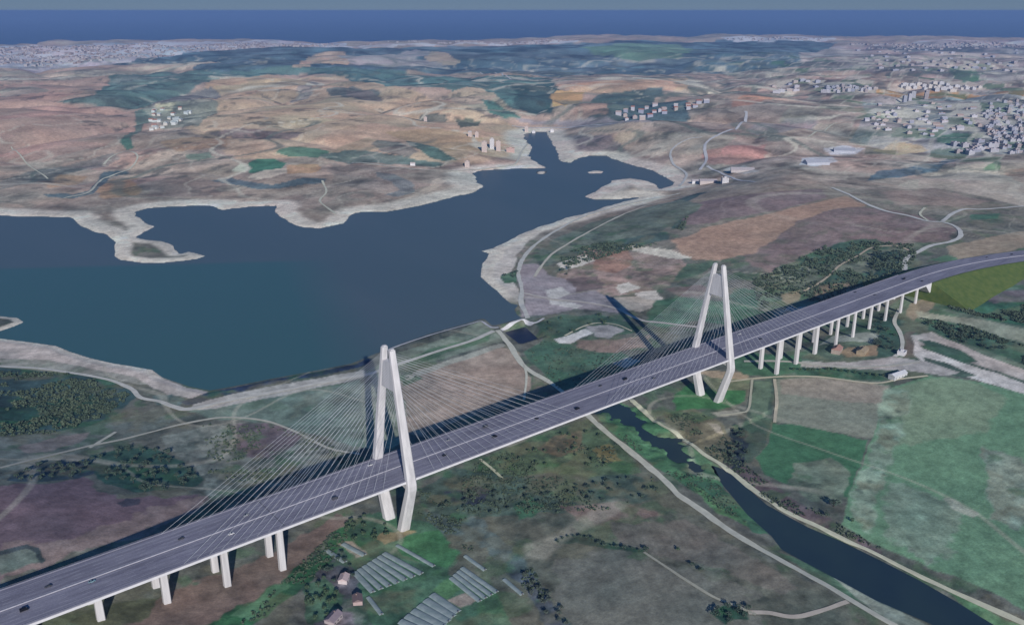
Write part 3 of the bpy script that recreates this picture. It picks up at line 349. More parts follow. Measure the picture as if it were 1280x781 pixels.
BUILDINGS = [
(1333.6,1594.3,16.0,14.0,32.0,-0.69,(196, 180, 172),'flat','leftmost of the three tall cream towers by the reservoir','apartment block','apartment towers by the reservoir',(170, 160, 155),'apartment_block'),
(1401.0,1641.8,14.0,13.0,32.0,-0.69,(205, 204, 206),'flat','middle of the three tall cream towers by the reservoir','apartment block','apartment towers by the reservoir',(175, 170, 165),'apartment_block'),
(1396.7,1603.7,14.0,13.0,31.0,-0.69,(196, 180, 172),'flat','rightmost of the three tall cream towers by the reservoir','apartment block','apartment towers by the reservoir',(170, 160, 155),'apartment_block'),
(1436.6,1592.5,26.0,14.0,14.0,-0.69,(190, 160, 150),'flat','low pinkish block right of the three tall cream towers','apartment block','apartment towers by the reservoir',(165, 140, 130),'apartment_block'),
(1471.6,1852.8,12.0,12.0,18.0,-0.69,(196, 180, 172),'flat','left one of two slim pale blocks above the tall towers','apartment block','apartment towers by the reservoir',(150, 170, 180),'apartment_block'),
(1489.4,1838.0,12.0,12.0,18.0,-0.69,(196, 180, 172),'flat','right one of two slim pale blocks above the tall towers','apartment block','apartment towers by the reservoir',(170, 160, 155),'apartment_block'),
(1162.7,1454.5,14.0,12.0,17.0,-0.69,(196, 180, 172),'flat','lone pale block at the reservoir shore below the towers','apartment block','apartment towers by the reservoir',(170, 160, 155),'apartment_block'),
(1534.4,2213.6,12.0,10.0,16.0,-0.69,(196, 180, 172),'flat','lone pale block on the tan hill left of the towers','apartment block','apartment towers by the reservoir',(175, 165, 160),'apartment_block'),
(1030.2,1536.4,14.0,10.0,7.0,-0.69,(205, 204, 206),'gable','white cottage on the far shore left of the lone block','house',None,(190, 180, 175),'house'),
(1814.4,1959.3,13.0,12.0,20.0,-0.69,(196, 180, 172),'flat','cream block at the left end of the far causeway','apartment block','apartment towers by the reservoir',(180, 170, 165),'apartment_block'),
(1824.7,1930.0,12.0,10.0,9.0,-0.69,(205, 204, 206),'flat','white gatehouse on the far causeway','house',None,(190, 190, 195),'house'),
(1881.7,1891.0,12.0,10.0,10.0,-0.69,(205, 204, 206),'flat','white gatehouse at the right end of the causeway','house',None,(190, 190, 195),'house'),
(1469.2,868.6,22.0,12.0,7.0,-0.69,(205, 204, 206),'gable','small pale building left of the long shed near the road junction','shed',None,(175, 170, 172),'shed'),
(1469.5,830.1,44.0,16.0,7.0,-0.69,(180, 172, 170),'gable',"long pale shed near the road junction by the reservoir's right end",'shed',None,(165, 158, 160),'shed'),
(1460.7,770.7,16.0,14.0,14.0,-0.69,(205, 204, 206),'flat','white block right of the long shed near the junction','apartment block',None,(180, 176, 176),'apartment_block'),
(1724.6,684.5,64.0,26.0,6.0,-0.49,(170, 174, 184),'gable','large pale grey factory shed in the fields left of the town','shed',None,(160, 164, 174),'shed'),
(2071.7,811.0,60.0,24.0,6.0,-0.89,(168, 172, 182),'gable','pale factory shed behind the large one left of the town','shed',None,(156, 160, 170),'shed'),
(1599.0,821.4,60.0,20.0,5.0,-0.84,(176, 170, 170),'gable','long pale shed with a low roof beside the winding road','shed',None,(172, 166, 168),'shed'),
(648.7,-123.3,25.0,9.0,5.0,-0.12,(188, 190, 192),'gable','white shed with a grey-white roof beside the farm track','shed',None,(196, 198, 202),'shed'),
(664.9,-30.3,16.0,11.0,6.0,0.30,(164, 150, 140),'gable','house with a salmon roof under the right approach spans','house',None,(166, 130, 120),'house'),
(684.9,-55.1,18.0,10.0,5.0,0.20,(160, 146, 124),'gable','yellowish farm shed under the right approach spans','shed',None,(150, 136, 114),'shed'),
(715.1,-92.7,10.0,9.0,5.0,0.20,(205, 204, 206),'flat','small white hut at the bend of the track below the spans','house',None,(196, 196, 200),'hut'),
(760.5,106.3,20.0,12.0,5.0,0.40,(190, 184, 178),'gable','pale barn on the slope behind the right approach spans','shed',None,(186, 180, 176),'shed'),
(-82.3,-52.9,9.0,7.0,4.0,0.80,(196, 186, 184),'gable','small house with a pinkish white roof left of the greenhouses','house',None,(190, 172, 170),'house'),
(-114.1,-94.6,12.0,8.0,4.0,0.50,(170, 160, 160),'gable','house with a mauve roof at the bottom edge left of the greenhouses','house',None,(138, 126, 132),'house'),
(-87.6,-83.5,9.0,7.0,4.0,1.10,(170, 150, 148),'gable','house with a dull red roof just left of the greenhouses','house',None,(120, 104, 104),'house'),
(2433.9,1709.8,17.8,14.1,8.0,-0.69,(168, 158, 154),'gable',"white village house on the hillside right of the reservoir's far end",'house','houses of the hillside village',(150, 104, 92),'house'),
(2413.2,1752.6,15.4,13.6,8.7,-0.94,(174, 172, 180),'gable',"white village house on the hillside right of the reservoir's far end",'house','houses of the hillside village',(196, 190, 188),'house'),
(2386.8,1881.6,15.2,14.0,8.7,-0.94,(174, 172, 180),'gable',"white village house on the hillside right of the reservoir's far end",'house','houses of the hillside village',(176, 160, 154),'house'),
(2341.7,1801.1,16.9,13.6,8.8,-0.69,(174, 172, 180),'gable',"white village house on the hillside right of the reservoir's far end",'house','houses of the hillside village',(160, 112, 98),'house'),
(2219.8,1642.7,19.3,13.6,11.0,-0.69,(146, 150, 166),'gable',"white village house on the hillside right of the reservoir's far end",'house','houses of the hillside village',(150, 104, 92),'house'),
(2381.9,1727.8,14.7,14.7,10.5,-0.39,(168, 158, 154),'gable',"white village house on the hillside right of the reservoir's far end",'house','houses of the hillside village',(160, 112, 98),'house'),
(2314.5,1845.7,20.8,13.5,12.6,-0.94,(146, 150, 166),'gable',"white village house on the hillside right of the reservoir's far end",'house','houses of the hillside village',(160, 112, 98),'house'),
(2154.4,1814.6,21.1,16.7,11.4,-0.94,(174, 172, 180),'gable',"white village house on the hillside right of the reservoir's far end",'house','houses of the hillside village',(176, 160, 154),'house'),
(1959.8,1514.5,20.0,14.6,12.7,-0.69,(168, 158, 154),'gable',"white village house on the hillside right of the reservoir's far end",'house','houses of the hillside village',(196, 190, 188),'house'),
(2300.6,1877.9,14.2,14.5,12.8,-0.94,(178, 178, 186),'gable',"white village house on the hillside right of the reservoir's far end",'house','houses of the hillside village',(160, 112, 98),'house'),
(2138.8,1642.4,22.0,15.2,9.6,-0.39,(146, 150, 166),'gable',"white village house on the hillside right of the reservoir's far end",'house','houses of the hillside village',(150, 104, 92),'house'),
(2436.0,1677.9,22.0,15.5,8.2,-0.39,(156, 160, 172),'gable',"white village house on the hillside right of the reservoir's far end",'house','houses of the hillside village',(170, 140, 130),'house'),
(2422.7,1871.2,21.0,16.2,10.0,-0.69,(174, 172, 180),'gable',"white village house on the hillside right of the reservoir's far end",'house','houses of the hillside village',(176, 160, 154),'house'),
(2409.9,1685.4,15.4,14.3,12.3,-0.94,(178, 178, 186),'gable',"white village house on the hillside right of the reservoir's far end",'house','houses of the hillside village',(160, 112, 98),'house'),
(2102.5,1682.1,21.1,16.6,9.0,0.88,(160, 150, 150),'gable',"white village house on the hillside right of the reservoir's far end",'house','houses of the hillside village',(176, 160, 154),'house'),
(2503.2,1675.9,21.7,16.8,11.0,-0.69,(146, 150, 166),'gable',"white village house on the hillside right of the reservoir's far end",'house','houses of the hillside village',(196, 190, 188),'house'),
(2079.2,1700.0,19.0,13.2,8.0,0.88,(178, 178, 186),'gable',"white village house on the hillside right of the reservoir's far end",'house','houses of the hillside village',(170, 140, 130),'house'),
(2477.5,1692.9,20.3,16.1,12.3,-0.69,(156, 160, 172),'gable',"white village house on the hillside right of the reservoir's far end",'house','houses of the hillside village',(150, 104, 92),'house'),
(2356.5,1785.7,13.2,13.1,10.6,0.88,(178, 178, 186),'gable',"white village house on the hillside right of the reservoir's far end",'house','houses of the hillside village',(176, 160, 154),'house'),
(2373.7,1780.9,20.7,16.0,7.4,-0.39,(160, 150, 150),'gable',"white village house on the hillside right of the reservoir's far end",'house','houses of the hillside village',(176, 160, 154),'house'),
(2221.8,1841.1,16.3,13.6,11.2,-0.94,(146, 150, 166),'gable',"white village house on the hillside right of the reservoir's far end",'house','houses of the hillside village',(176, 160, 154),'house'),
(2172.0,1796.7,18.4,15.1,10.1,0.88,(168, 158, 154),'gable',"white village house on the hillside right of the reservoir's far end",'house','houses of the hillside village',(176, 160, 154),'house'),
(897.7,3302.1,18.9,12.0,5.2,-0.94,(180, 190, 192),'gable','small pale house of the farm village on the left hills','house','houses of the left hill village',(186, 180, 170),'house'),
(790.2,2700.1,19.5,13.8,6.8,0.88,(190, 186, 180),'gable','small pale house of the farm village on the left hills','house','houses of the left hill village',(170, 180, 180),'house'),
(741.8,2822.8,19.9,13.2,6.7,-0.39,(180, 190, 192),'gable','small pale house of the farm village on the left hills','house','houses of the left hill village',(160, 120, 106),'house'),
(674.9,2663.1,15.0,14.1,6.4,-0.69,(196, 200, 200),'gable','small pale house of the farm village on the left hills','house','houses of the left hill village',(186, 180, 170),'house'),
(875.4,3183.4,13.4,15.2,7.4,-0.69,(190, 186, 180),'gable','small pale house of the farm village on the left hills','house','houses of the left hill village',(170, 180, 180),'house'),
(797.0,3045.7,16.0,14.1,8.8,-0.69,(196, 200, 200),'gable','small pale house of the farm village on the left hills','house','houses of the left hill village',(160, 120, 106),'house'),
(696.4,2703.9,17.3,15.1,7.8,-0.39,(190, 186, 180),'gable','small pale house of the farm village on the left hills','house','houses of the left hill village',(160, 120, 106),'house'),
(857.8,3191.2,18.0,13.9,7.1,0.88,(190, 186, 180),'gable','small pale house of the farm village on the left hills','house','houses of the left hill village',(160, 120, 106),'house'),
(709.9,2657.3,14.3,13.5,5.1,-0.39,(180, 190, 192),'gable','small pale house of the farm village on the left hills','house','houses of the left hill village',(186, 180, 170),'house'),
(771.9,2691.7,14.9,15.4,7.5,-0.39,(180, 190, 192),'gable','small pale house of the farm village on the left hills','house','houses of the left hill village',(170, 180, 180),'house'),
(931.4,3180.1,18.4,15.3,8.0,0.88,(196, 200, 200),'gable','small pale house of the farm village on the left hills','house','houses of the left hill village',(160, 120, 106),'house'),
(982.1,3237.0,13.9,13.1,8.8,-0.39,(190, 186, 180),'gable','small pale house of the farm village on the left hills','house','houses of the left hill village',(160, 120, 106),'house'),
(786.0,2736.5,19.7,12.9,7.1,-0.39,(196, 200, 200),'gable','small pale house of the farm village on the left hills','house','houses of the left hill village',(170, 180, 180),'house'),
(894.7,3121.5,13.2,15.0,6.9,-0.69,(190, 186, 180),'gable','small pale house of the farm village on the left hills','house','houses of the left hill village',(170, 180, 180),'house'),
(1001.1,3184.2,17.4,13.1,8.2,-0.69,(196, 200, 200),'gable','small pale house of the farm village on the left hills','house','houses of the left hill village',(170, 180, 180),'house'),
(732.7,2685.3,13.5,15.0,9.0,0.88,(190, 186, 180),'gable','small pale house of the farm village on the left hills','house','houses of the left hill village',(170, 180, 180),'house'),
(986.0,3180.4,17.2,15.2,7.4,-0.69,(180, 190, 192),'gable','small pale house of the farm village on the left hills','house','houses of the left hill village',(170, 180, 180),'house'),
(689.2,2667.2,17.3,13.1,8.6,-0.94,(196, 200, 200),'gable','small pale house of the farm village on the left hills','house','houses of the left hill village',(170, 180, 180),'house'),
(753.8,2658.5,16.8,13.9,8.9,-0.94,(196, 200, 200),'gable','small pale house of the farm village on the left hills','house','houses of the left hill village',(170, 180, 180),'house'),
(927.6,3129.1,16.4,14.2,6.0,-0.39,(180, 190, 192),'gable','small pale house of the farm village on the left hills','house','houses of the left hill village',(170, 180, 180),'house'),
(741.2,2777.3,13.1,13.1,7.0,-0.69,(196, 200, 200),'gable','small pale house of the farm village on the left hills','house','houses of the left hill village',(170, 180, 180),'house'),
(763.3,2701.0,12.1,14.6,5.1,0.88,(180, 190, 192),'gable','small pale house of the farm village on the left hills','house','houses of the left hill village',(170, 180, 180),'house'),
(879.9,3259.6,17.9,13.2,8.9,0.88,(180, 190, 192),'gable','small pale house of the farm village on the left hills','house','houses of the left hill village',(160, 120, 106),'house'),
(922.5,3276.0,15.9,12.2,7.0,-0.94,(180, 190, 192),'gable','small pale house of the farm village on the left hills','house','houses of the left hill village',(160, 120, 106),'house'),
(3381.9,945.7,17.0,11.0,5.5,0.88,(146, 150, 166),'flat','white or lilac apartment block in the dense town at the right edge','apartment block','blocks of the right-hand town',(160, 158, 164),'apartment_block'),
(2329.0,410.1,14.1,12.3,5.5,-0.94,(178, 178, 186),'flat','white or lilac apartment block in the dense town at the right edge','apartment block','blocks of the right-hand town',(176, 176, 186),'apartment_block'),
(3008.5,828.8,12.9,12.7,4.9,-0.94,(174, 172, 180),'flat','white or lilac apartment block in the dense town at the right edge','apartment block','blocks of the right-hand town',(176, 176, 186),'apartment_block'),
(2510.3,527.0,19.3,10.8,5.5,0.88,(174, 172, 180),'flat','white or lilac apartment block in the dense town at the right edge','apartment block','blocks of the right-hand town',(170, 150, 144),'apartment_block'),
(2842.2,706.1,19.9,10.5,5.7,-0.69,(174, 172, 180),'flat','white or lilac apartment block in the dense town at the right edge','apartment block','blocks of the right-hand town',(160, 158, 164),'apartment_block'),
(2664.1,636.0,16.6,12.7,4.5,-0.39,(160, 150, 150),'flat','white or lilac apartment block in the dense town at the right edge','apartment block','blocks of the right-hand town',(170, 150, 144),'apartment_block'),
(3377.9,961.6,10.3,11.0,6.3,-0.94,(156, 160, 172),'flat','white or lilac apartment block in the dense town at the right edge','apartment block','blocks of the right-hand town',(176, 176, 186),'apartment_block'),
(3619.8,965.5,10.5,10.5,10.6,-0.69,(160, 150, 150),'flat','white or lilac apartment block in the dense town at the right edge','apartment block','blocks of the right-hand town',(160, 158, 164),'apartment_block'),
(2564.5,538.3,18.4,10.3,5.4,-0.39,(146, 150, 166),'flat','white or lilac apartment block in the dense town at the right edge','apartment block','blocks of the right-hand town',(160, 158, 164),'apartment_block'),
(2748.1,629.6,13.2,11.3,6.8,-0.69,(174, 172, 180),'flat','white or lilac apartment block in the dense town at the right edge','apartment block','blocks of the right-hand town',(176, 176, 186),'apartment_block'),
(2657.9,641.4,11.9,11.9,6.4,-0.94,(178, 178, 186),'flat','white or lilac apartment block in the dense town at the right edge','apartment block','blocks of the right-hand town',(170, 150, 144),'apartment_block'),
(3364.9,967.4,20.0,10.6,7.7,-0.69,(174, 172, 180),'flat','white or lilac apartment block in the dense town at the right edge','apartment block','blocks of the right-hand town',(176, 176, 186),'apartment_block'),
(2308.3,427.8,15.0,10.1,6.1,0.88,(156, 160, 172),'flat','white or lilac apartment block in the dense town at the right edge','apartment block','blocks of the right-hand town',(176, 176, 186),'apartment_block'),
(2636.9,529.6,13.5,10.0,8.9,0.88,(174, 172, 180),'flat','white or lilac apartment block in the dense town at the right edge','apartment block','blocks of the right-hand town',(170, 150, 144),'apartment_block'),
(2493.2,498.6,14.2,10.3,6.1,-0.69,(174, 172, 180),'flat','white or lilac apartment block in the dense town at the right edge','apartment block','blocks of the right-hand town',(160, 158, 164),'apartment_block'),
(2931.7,761.7,10.2,12.0,6.7,-0.39,(178, 178, 186),'flat','white or lilac apartment block in the dense town at the right edge','apartment block','blocks of the right-hand town',(176, 176, 186),'apartment_block'),
(3470.3,926.2,16.1,10.7,9.2,-0.94,(156, 160, 172),'flat','white or lilac apartment block in the dense town at the right edge','apartment block','blocks of the right-hand town',(170, 150, 144),'apartment_block'),
(2546.2,578.0,15.4,12.9,10.6,-0.94,(178, 178, 186),'flat','white or lilac apartment block in the dense town at the right edge','apartment block','blocks of the right-hand town',(160, 158, 164),'apartment_block'),
(2659.1,654.0,18.5,11.5,9.8,-0.69,(160, 150, 150),'flat','white or lilac apartment block in the dense town at the right edge','apartment block','blocks of the right-hand town',(170, 150, 144),'apartment_block'),
(3411.0,974.6,15.5,10.4,9.9,-0.94,(174, 172, 180),'flat','white or lilac apartment block in the dense town at the right edge','apartment block','blocks of the right-hand town',(170, 150, 144),'apartment_block'),
(2461.8,465.3,16.0,11.6,5.8,-0.69,(168, 158, 154),'flat','white or lilac apartment block in the dense town at the right edge','apartment block','blocks of the right-hand town',(160, 158, 164),'apartment_block'),
(3157.1,755.4,16.4,12.3,7.7,-0.69,(156, 160, 172),'flat','white or lilac apartment block in the dense town at the right edge','apartment block','blocks of the right-hand town',(160, 158, 164),'apartment_block'),
(2625.7,612.4,19.2,11.1,5.4,-0.69,(146, 150, 166),'flat','white or lilac apartment block in the dense town at the right edge','apartment block','blocks of the right-hand town',(176, 176, 186),'apartment_block'),
(2431.7,451.3,12.0,12.8,10.5,-0.69,(174, 172, 180),'flat','white or lilac apartment block in the dense town at the right edge','apartment block','blocks of the right-hand town',(176, 176, 186),'apartment_block'),
(2749.3,580.5,15.3,10.2,7.7,-0.94,(160, 150, 150),'flat','white or lilac apartment block in the dense town at the right edge','apartment block','blocks of the right-hand town',(176, 176, 186),'apartment_block'),
(2727.3,616.9,15.5,12.1,4.5,0.88,(156, 160, 172),'flat','white or lilac apartment block in the dense town at the right edge','apartment block','blocks of the right-hand town',(176, 176, 186),'apartment_block'),
(2574.3,567.3,11.3,11.8,8.1,-0.69,(178, 178, 186),'flat','white or lilac apartment block in the dense town at the right edge','apartment block','blocks of the right-hand town',(176, 176, 186),'apartment_block'),
(2900.6,700.6,13.0,11.1,9.3,-0.94,(178, 178, 186),'flat','white or lilac apartment block in the dense town at the right edge','apartment block','blocks of the right-hand town',(160, 158, 164),'apartment_block'),
(2579.0,606.1,11.7,11.4,8.6,-0.69,(178, 178, 186),'flat','white or lilac apartment block in the dense town at the right edge','apartment block','blocks of the right-hand town',(170, 150, 144),'apartment_block'),
(3409.7,908.5,19.6,12.1,9.1,0.88,(168, 158, 154),'flat','white or lilac apartment block in the dense town at the right edge','apartment block','blocks of the right-hand town',(176, 176, 186),'apartment_block'),
(2960.4,764.5,13.0,10.9,5.5,0.88,(178, 178, 186),'flat','white or lilac apartment block in the dense town at the right edge','apartment block','blocks of the right-hand town',(160, 158, 164),'apartment_block'),
(3483.2,1012.5,12.3,12.7,8.5,-0.39,(156, 160, 172),'flat','white or lilac apartment block in the dense town at the right edge','apartment block','blocks of the right-hand town',(160, 158, 164),'apartment_block'),
(2685.4,595.6,12.2,10.7,10.8,0.88,(146, 150, 166),'flat','white or lilac apartment block in the dense town at the right edge','apartment block','blocks of the right-hand town',(176, 176, 186),'apartment_block'),
(2295.2,434.2,14.3,11.5,6.4,-0.69,(174, 172, 180),'flat','white or lilac apartment block in the dense town at the right edge','apartment block','blocks of the right-hand town',(176, 176, 186),'apartment_block'),
(2915.5,641.1,17.4,11.7,10.8,-0.94,(178, 178, 186),'flat','white or lilac apartment block in the dense town at the right edge','apartment block','blocks of the right-hand town',(160, 158, 164),'apartment_block'),
(3496.3,892.7,13.5,10.3,6.6,-0.39,(146, 150, 166),'flat','white or lilac apartment block in the dense town at the right edge','apartment block','blocks of the right-hand town',(160, 158, 164),'apartment_block'),
(2925.5,653.1,17.3,11.2,4.6,0.88,(178, 178, 186),'flat','white or lilac apartment block in the dense town at the right edge','apartment block','blocks of the right-hand town',(176, 176, 186),'apartment_block'),
(3542.6,934.2,11.0,10.4,7.1,-0.94,(146, 150, 166),'flat','white or lilac apartment block in the dense town at the right edge','apartment block','blocks of the right-hand town',(160, 158, 164),'apartment_block'),
(2982.4,758.9,17.8,12.7,9.1,-0.94,(146, 150, 166),'flat','white or lilac apartment block in the dense town at the right edge','apartment block','blocks of the right-hand town',(170, 150, 144),'apartment_block'),
(2517.7,502.6,14.4,12.2,10.1,-0.39,(146, 150, 166),'flat','white or lilac apartment block in the dense town at the right edge','apartment block','blocks of the right-hand town',(160, 158, 164),'apartment_block'),
(2687.5,671.0,15.2,12.3,9.7,-0.39,(178, 178, 186),'flat','white or lilac apartment block in the dense town at the right edge','apartment block','blocks of the right-hand town',(176, 176, 186),'apartment_block'),
(3396.4,867.3,15.2,12.8,7.1,-0.69,(146, 150, 166),'flat','white or lilac apartment block in the dense town at the right edge','apartment block','blocks of the right-hand town',(176, 176, 186),'apartment_block'),
(2949.6,676.6,13.6,12.6,9.2,-0.39,(156, 160, 172),'flat','white or lilac apartment block in the dense town at the right edge','apartment block','blocks of the right-hand town',(160, 158, 164),'apartment_block'),
(3051.1,794.9,17.2,11.7,8.6,0.88,(178, 178, 186),'flat','white or lilac apartment block in the dense town at the right edge','apartment block','blocks of the right-hand town',(176, 176, 186),'apartment_block'),
(2998.3,712.7,15.1,12.3,9.5,-0.69,(160, 150, 150),'flat','white or lilac apartment block in the dense town at the right edge','apartment block','blocks of the right-hand town',(170, 150, 144),'apartment_block'),
(2649.4,610.2,16.9,12.6,7.8,-0.69,(146, 150, 166),'flat','white or lilac apartment block in the dense town at the right edge','apartment block','blocks of the right-hand town',(170, 150, 144),'apartment_block'),
(3079.7,726.6,10.4,12.5,9.4,-0.39,(168, 158, 154),'flat','white or lilac apartment block in the dense town at the right edge','apartment block','blocks of the right-hand town',(160, 158, 164),'apartment_block'),
(2678.6,567.6,12.7,10.2,4.4,0.88,(174, 172, 180),'flat','white or lilac apartment block in the dense town at the right edge','apartment block','blocks of the right-hand town',(170, 150, 144),'apartment_block'),
(2693.0,624.2,15.4,10.5,5.4,-0.39,(178, 178, 186),'flat','white or lilac apartment block in the dense town at the right edge','apartment block','blocks of the right-hand town',(176, 176, 186),'apartment_block'),
(2951.2,732.7,15.7,11.7,9.0,-0.94,(160, 150, 150),'flat','white or lilac apartment block in the dense town at the right edge','apartment block','blocks of the right-hand town',(170, 150, 144),'apartment_block'),
(2634.3,567.7,12.6,10.2,10.8,-0.69,(146, 150, 166),'flat','white or lilac apartment block in the dense town at the right edge','apartment block','blocks of the right-hand town',(176, 176, 186),'apartment_block'),
(3073.7,828.8,14.9,11.2,4.5,-0.69,(156, 160, 172),'flat','white or lilac apartment block in the dense town at the right edge','apartment block','blocks of the right-hand town',(170, 150, 144),'apartment_block'),
(2733.6,605.2,13.8,12.1,5.2,-0.69,(156, 160, 172),'flat','white or lilac apartment block in the dense town at the right edge','apartment block','blocks of the right-hand town',(170, 150, 144),'apartment_block'),
(2352.8,480.7,15.3,12.6,6.6,0.88,(156, 160, 172),'flat','white or lilac apartment block in the dense town at the right edge','apartment block','blocks of the right-hand town',(170, 150, 144),'apartment_block'),
(2499.9,569.1,13.3,12.1,9.5,-0.69,(156, 160, 172),'flat','white or lilac apartment block in the dense town at the right edge','apartment block','blocks of the right-hand town',(170, 150, 144),'apartment_block'),
(2313.3,424.2,19.6,12.1,6.7,-0.39,(160, 150, 150),'flat','white or lilac apartment block in the dense town at the right edge','apartment block','blocks of the right-hand town',(176, 176, 186),'apartment_block'),
(3416.0,903.9,18.8,11.6,4.5,-0.94,(174, 172, 180),'flat','white or lilac apartment block in the dense town at the right edge','apartment block','blocks of the right-hand town',(176, 176, 186),'apartment_block'),
(3503.0,916.0,12.6,11.2,7.7,-0.94,(174, 172, 180),'flat','white or lilac apartment block in the dense town at the right edge','apartment block','blocks of the right-hand town',(176, 176, 186),'apartment_block'),
(2737.5,687.6,18.8,11.0,9.0,-0.39,(146, 150, 166),'flat','white or lilac apartment block in the dense town at the right edge','apartment block','blocks of the right-hand town',(176, 176, 186),'apartment_block'),
(3850.3,1136.9,12.1,12.2,7.3,-0.94,(156, 160, 172),'flat','white or lilac apartment block in the dense town at the right edge','apartment block','blocks of the right-hand town',(170, 150, 144),'apartment_block'),
(2886.9,752.5,15.1,12.5,7.1,-0.94,(160, 150, 150),'flat','white or lilac apartment block in the dense town at the right edge','apartment block','blocks of the right-hand town',(176, 176, 186),'apartment_block'),
(2787.5,616.9,12.6,10.3,8.6,0.88,(178, 178, 186),'flat','white or lilac apartment block in the dense town at the right edge','apartment block','blocks of the right-hand town',(170, 150, 144),'apartment_block'),
(3057.5,782.2,17.5,10.3,6.1,-0.69,(156, 160, 172),'flat','white or lilac apartment block in the dense town at the right edge','apartment block','blocks of the right-hand town',(160, 158, 164),'apartment_block'),
(3419.4,923.6,13.8,10.5,6.2,-0.39,(146, 150, 166),'flat','white or lilac apartment block in the dense town at the right edge','apartment block','blocks of the right-hand town',(170, 150, 144),'apartment_block'),
(2800.3,713.7,16.7,10.9,5.9,0.88,(156, 160, 172),'flat','white or lilac apartment block in the dense town at the right edge','apartment block','blocks of the right-hand town',(170, 150, 144),'apartment_block'),
(2478.0,509.9,15.7,12.3,7.9,-0.69,(178, 178, 186),'flat','white or lilac apartment block in the dense town at the right edge','apartment block','blocks of the right-hand town',(160, 158, 164),'apartment_block'),
(2430.3,530.1,19.9,10.2,6.6,0.88,(146, 150, 166),'flat','white or lilac apartment block in the dense town at the right edge','apartment block','blocks of the right-hand town',(160, 158, 164),'apartment_block'),
(2838.5,718.5,14.0,10.1,9.2,-0.39,(146, 150, 166),'flat','white or lilac apartment block in the dense town at the right edge','apartment block','blocks of the right-hand town',(160, 158, 164),'apartment_block'),
(2481.9,467.6,17.2,12.8,7.1,-0.94,(168, 158, 154),'flat','white or lilac apartment block in the dense town at the right edge','apartment block','blocks of the right-hand town',(170, 150, 144),'apartment_block'),
(2571.8,616.7,15.1,12.3,4.4,-0.69,(160, 150, 150),'flat','white or lilac apartment block in the dense town at the right edge','apartment block','blocks of the right-hand town',(170, 150, 144),'apartment_block'),
(2438.3,540.8,19.8,10.0,6.8,0.88,(156, 160, 172),'flat','white or lilac apartment block in the dense town at the right edge','apartment block','blocks of the right-hand town',(176, 176, 186),'apartment_block'),
(2916.7,781.4,15.4,12.7,10.3,0.88,(156, 160, 172),'flat','white or lilac apartment block in the dense town at the right edge','apartment block','blocks of the right-hand town',(176, 176, 186),'apartment_block'),
(3388.9,847.2,12.6,11.0,8.0,-0.39,(146, 150, 166),'flat','white or lilac apartment block in the dense town at the right edge','apartment block','blocks of the right-hand town',(160, 158, 164),'apartment_block'),
(3381.0,896.5,11.0,11.5,8.2,0.88,(160, 150, 150),'flat','white or lilac apartment block in the dense town at the right edge','apartment block','blocks of the right-hand town',(176, 176, 186),'apartment_block'),
(2604.8,586.7,15.8,12.8,8.7,0.88,(178, 178, 186),'flat','white or lilac apartment block in the dense town at the right edge','apartment block','blocks of the right-hand town',(176, 176, 186),'apartment_block'),
(2920.5,749.8,12.8,11.9,7.1,-0.39,(168, 158, 154),'flat','white or lilac apartment block in the dense town at the right edge','apartment block','blocks of the right-hand town',(170, 150, 144),'apartment_block'),
(2707.9,598.0,17.9,10.8,7.3,-0.94,(174, 172, 180),'flat','white or lilac apartment block in the dense town at the right edge','apartment block','blocks of the right-hand town',(160, 158, 164),'apartment_block'),
(2840.5,641.3,15.5,12.5,5.0,-0.39,(178, 178, 186),'flat','white or lilac apartment block in the dense town at the right edge','apartment block','blocks of the right-hand town',(160, 158, 164),'apartment_block'),
(2581.1,579.1,15.0,11.8,6.8,0.88,(168, 158, 154),'flat','white or lilac apartment block in the dense town at the right edge','apartment block','blocks of the right-hand town',(160, 158, 164),'apartment_block'),
(2349.3,442.9,12.6,12.8,5.4,-0.69,(160, 150, 150),'flat','white or lilac apartment block in the dense town at the right edge','apartment block','blocks of the right-hand town',(160, 158, 164),'apartment_block'),
(3572.4,974.9,19.6,10.1,6.2,-0.94,(168, 158, 154),'flat','white or lilac apartment block in the dense town at the right edge','apartment block','blocks of the right-hand town',(170, 150, 144),'apartment_block'),
(3596.6,922.5,15.1,11.4,5.1,-0.94,(160, 150, 150),'flat','white or lilac apartment block in the dense town at the right edge','apartment block','blocks of the right-hand town',(160, 158, 164),'apartment_block'),
(2712.6,687.6,11.1,12.8,8.7,0.88,(156, 160, 172),'flat','white or lilac apartment block in the dense town at the right edge','apartment block','blocks of the right-hand town',(176, 176, 186),'apartment_block'),
(3030.0,725.3,18.7,12.4,9.9,-0.94,(146, 150, 166),'flat','white or lilac apartment block in the dense town at the right edge','apartment block','blocks of the right-hand town',(170, 150, 144),'apartment_block'),
(3453.3,883.0,11.7,12.2,10.4,-0.39,(160, 150, 150),'flat','white or lilac apartment block in the dense town at the right edge','apartment block','blocks of the right-hand town',(160, 158, 164),'apartment_block'),
(2543.0,504.0,19.2,12.5,10.0,-0.69,(168, 158, 154),'flat','white or lilac apartment block in the dense town at the right edge','apartment block','blocks of the right-hand town',(170, 150, 144),'apartment_block'),
(3464.9,859.2,11.0,10.9,9.7,-0.39,(178, 178, 186),'flat','white or lilac apartment block in the dense town at the right edge','apartment block','blocks of the right-hand town',(176, 176, 186),'apartment_block'),
(2525.1,544.8,13.1,10.1,10.5,-0.69,(156, 160, 172),'flat','white or lilac apartment block in the dense town at the right edge','apartment block','blocks of the right-hand town',(170, 150, 144),'apartment_block'),
(3025.5,790.9,14.7,12.2,4.8,-0.94,(168, 158, 154),'flat','white or lilac apartment block in the dense town at the right edge','apartment block','blocks of the right-hand town',(170, 150, 144),'apartment_block'),
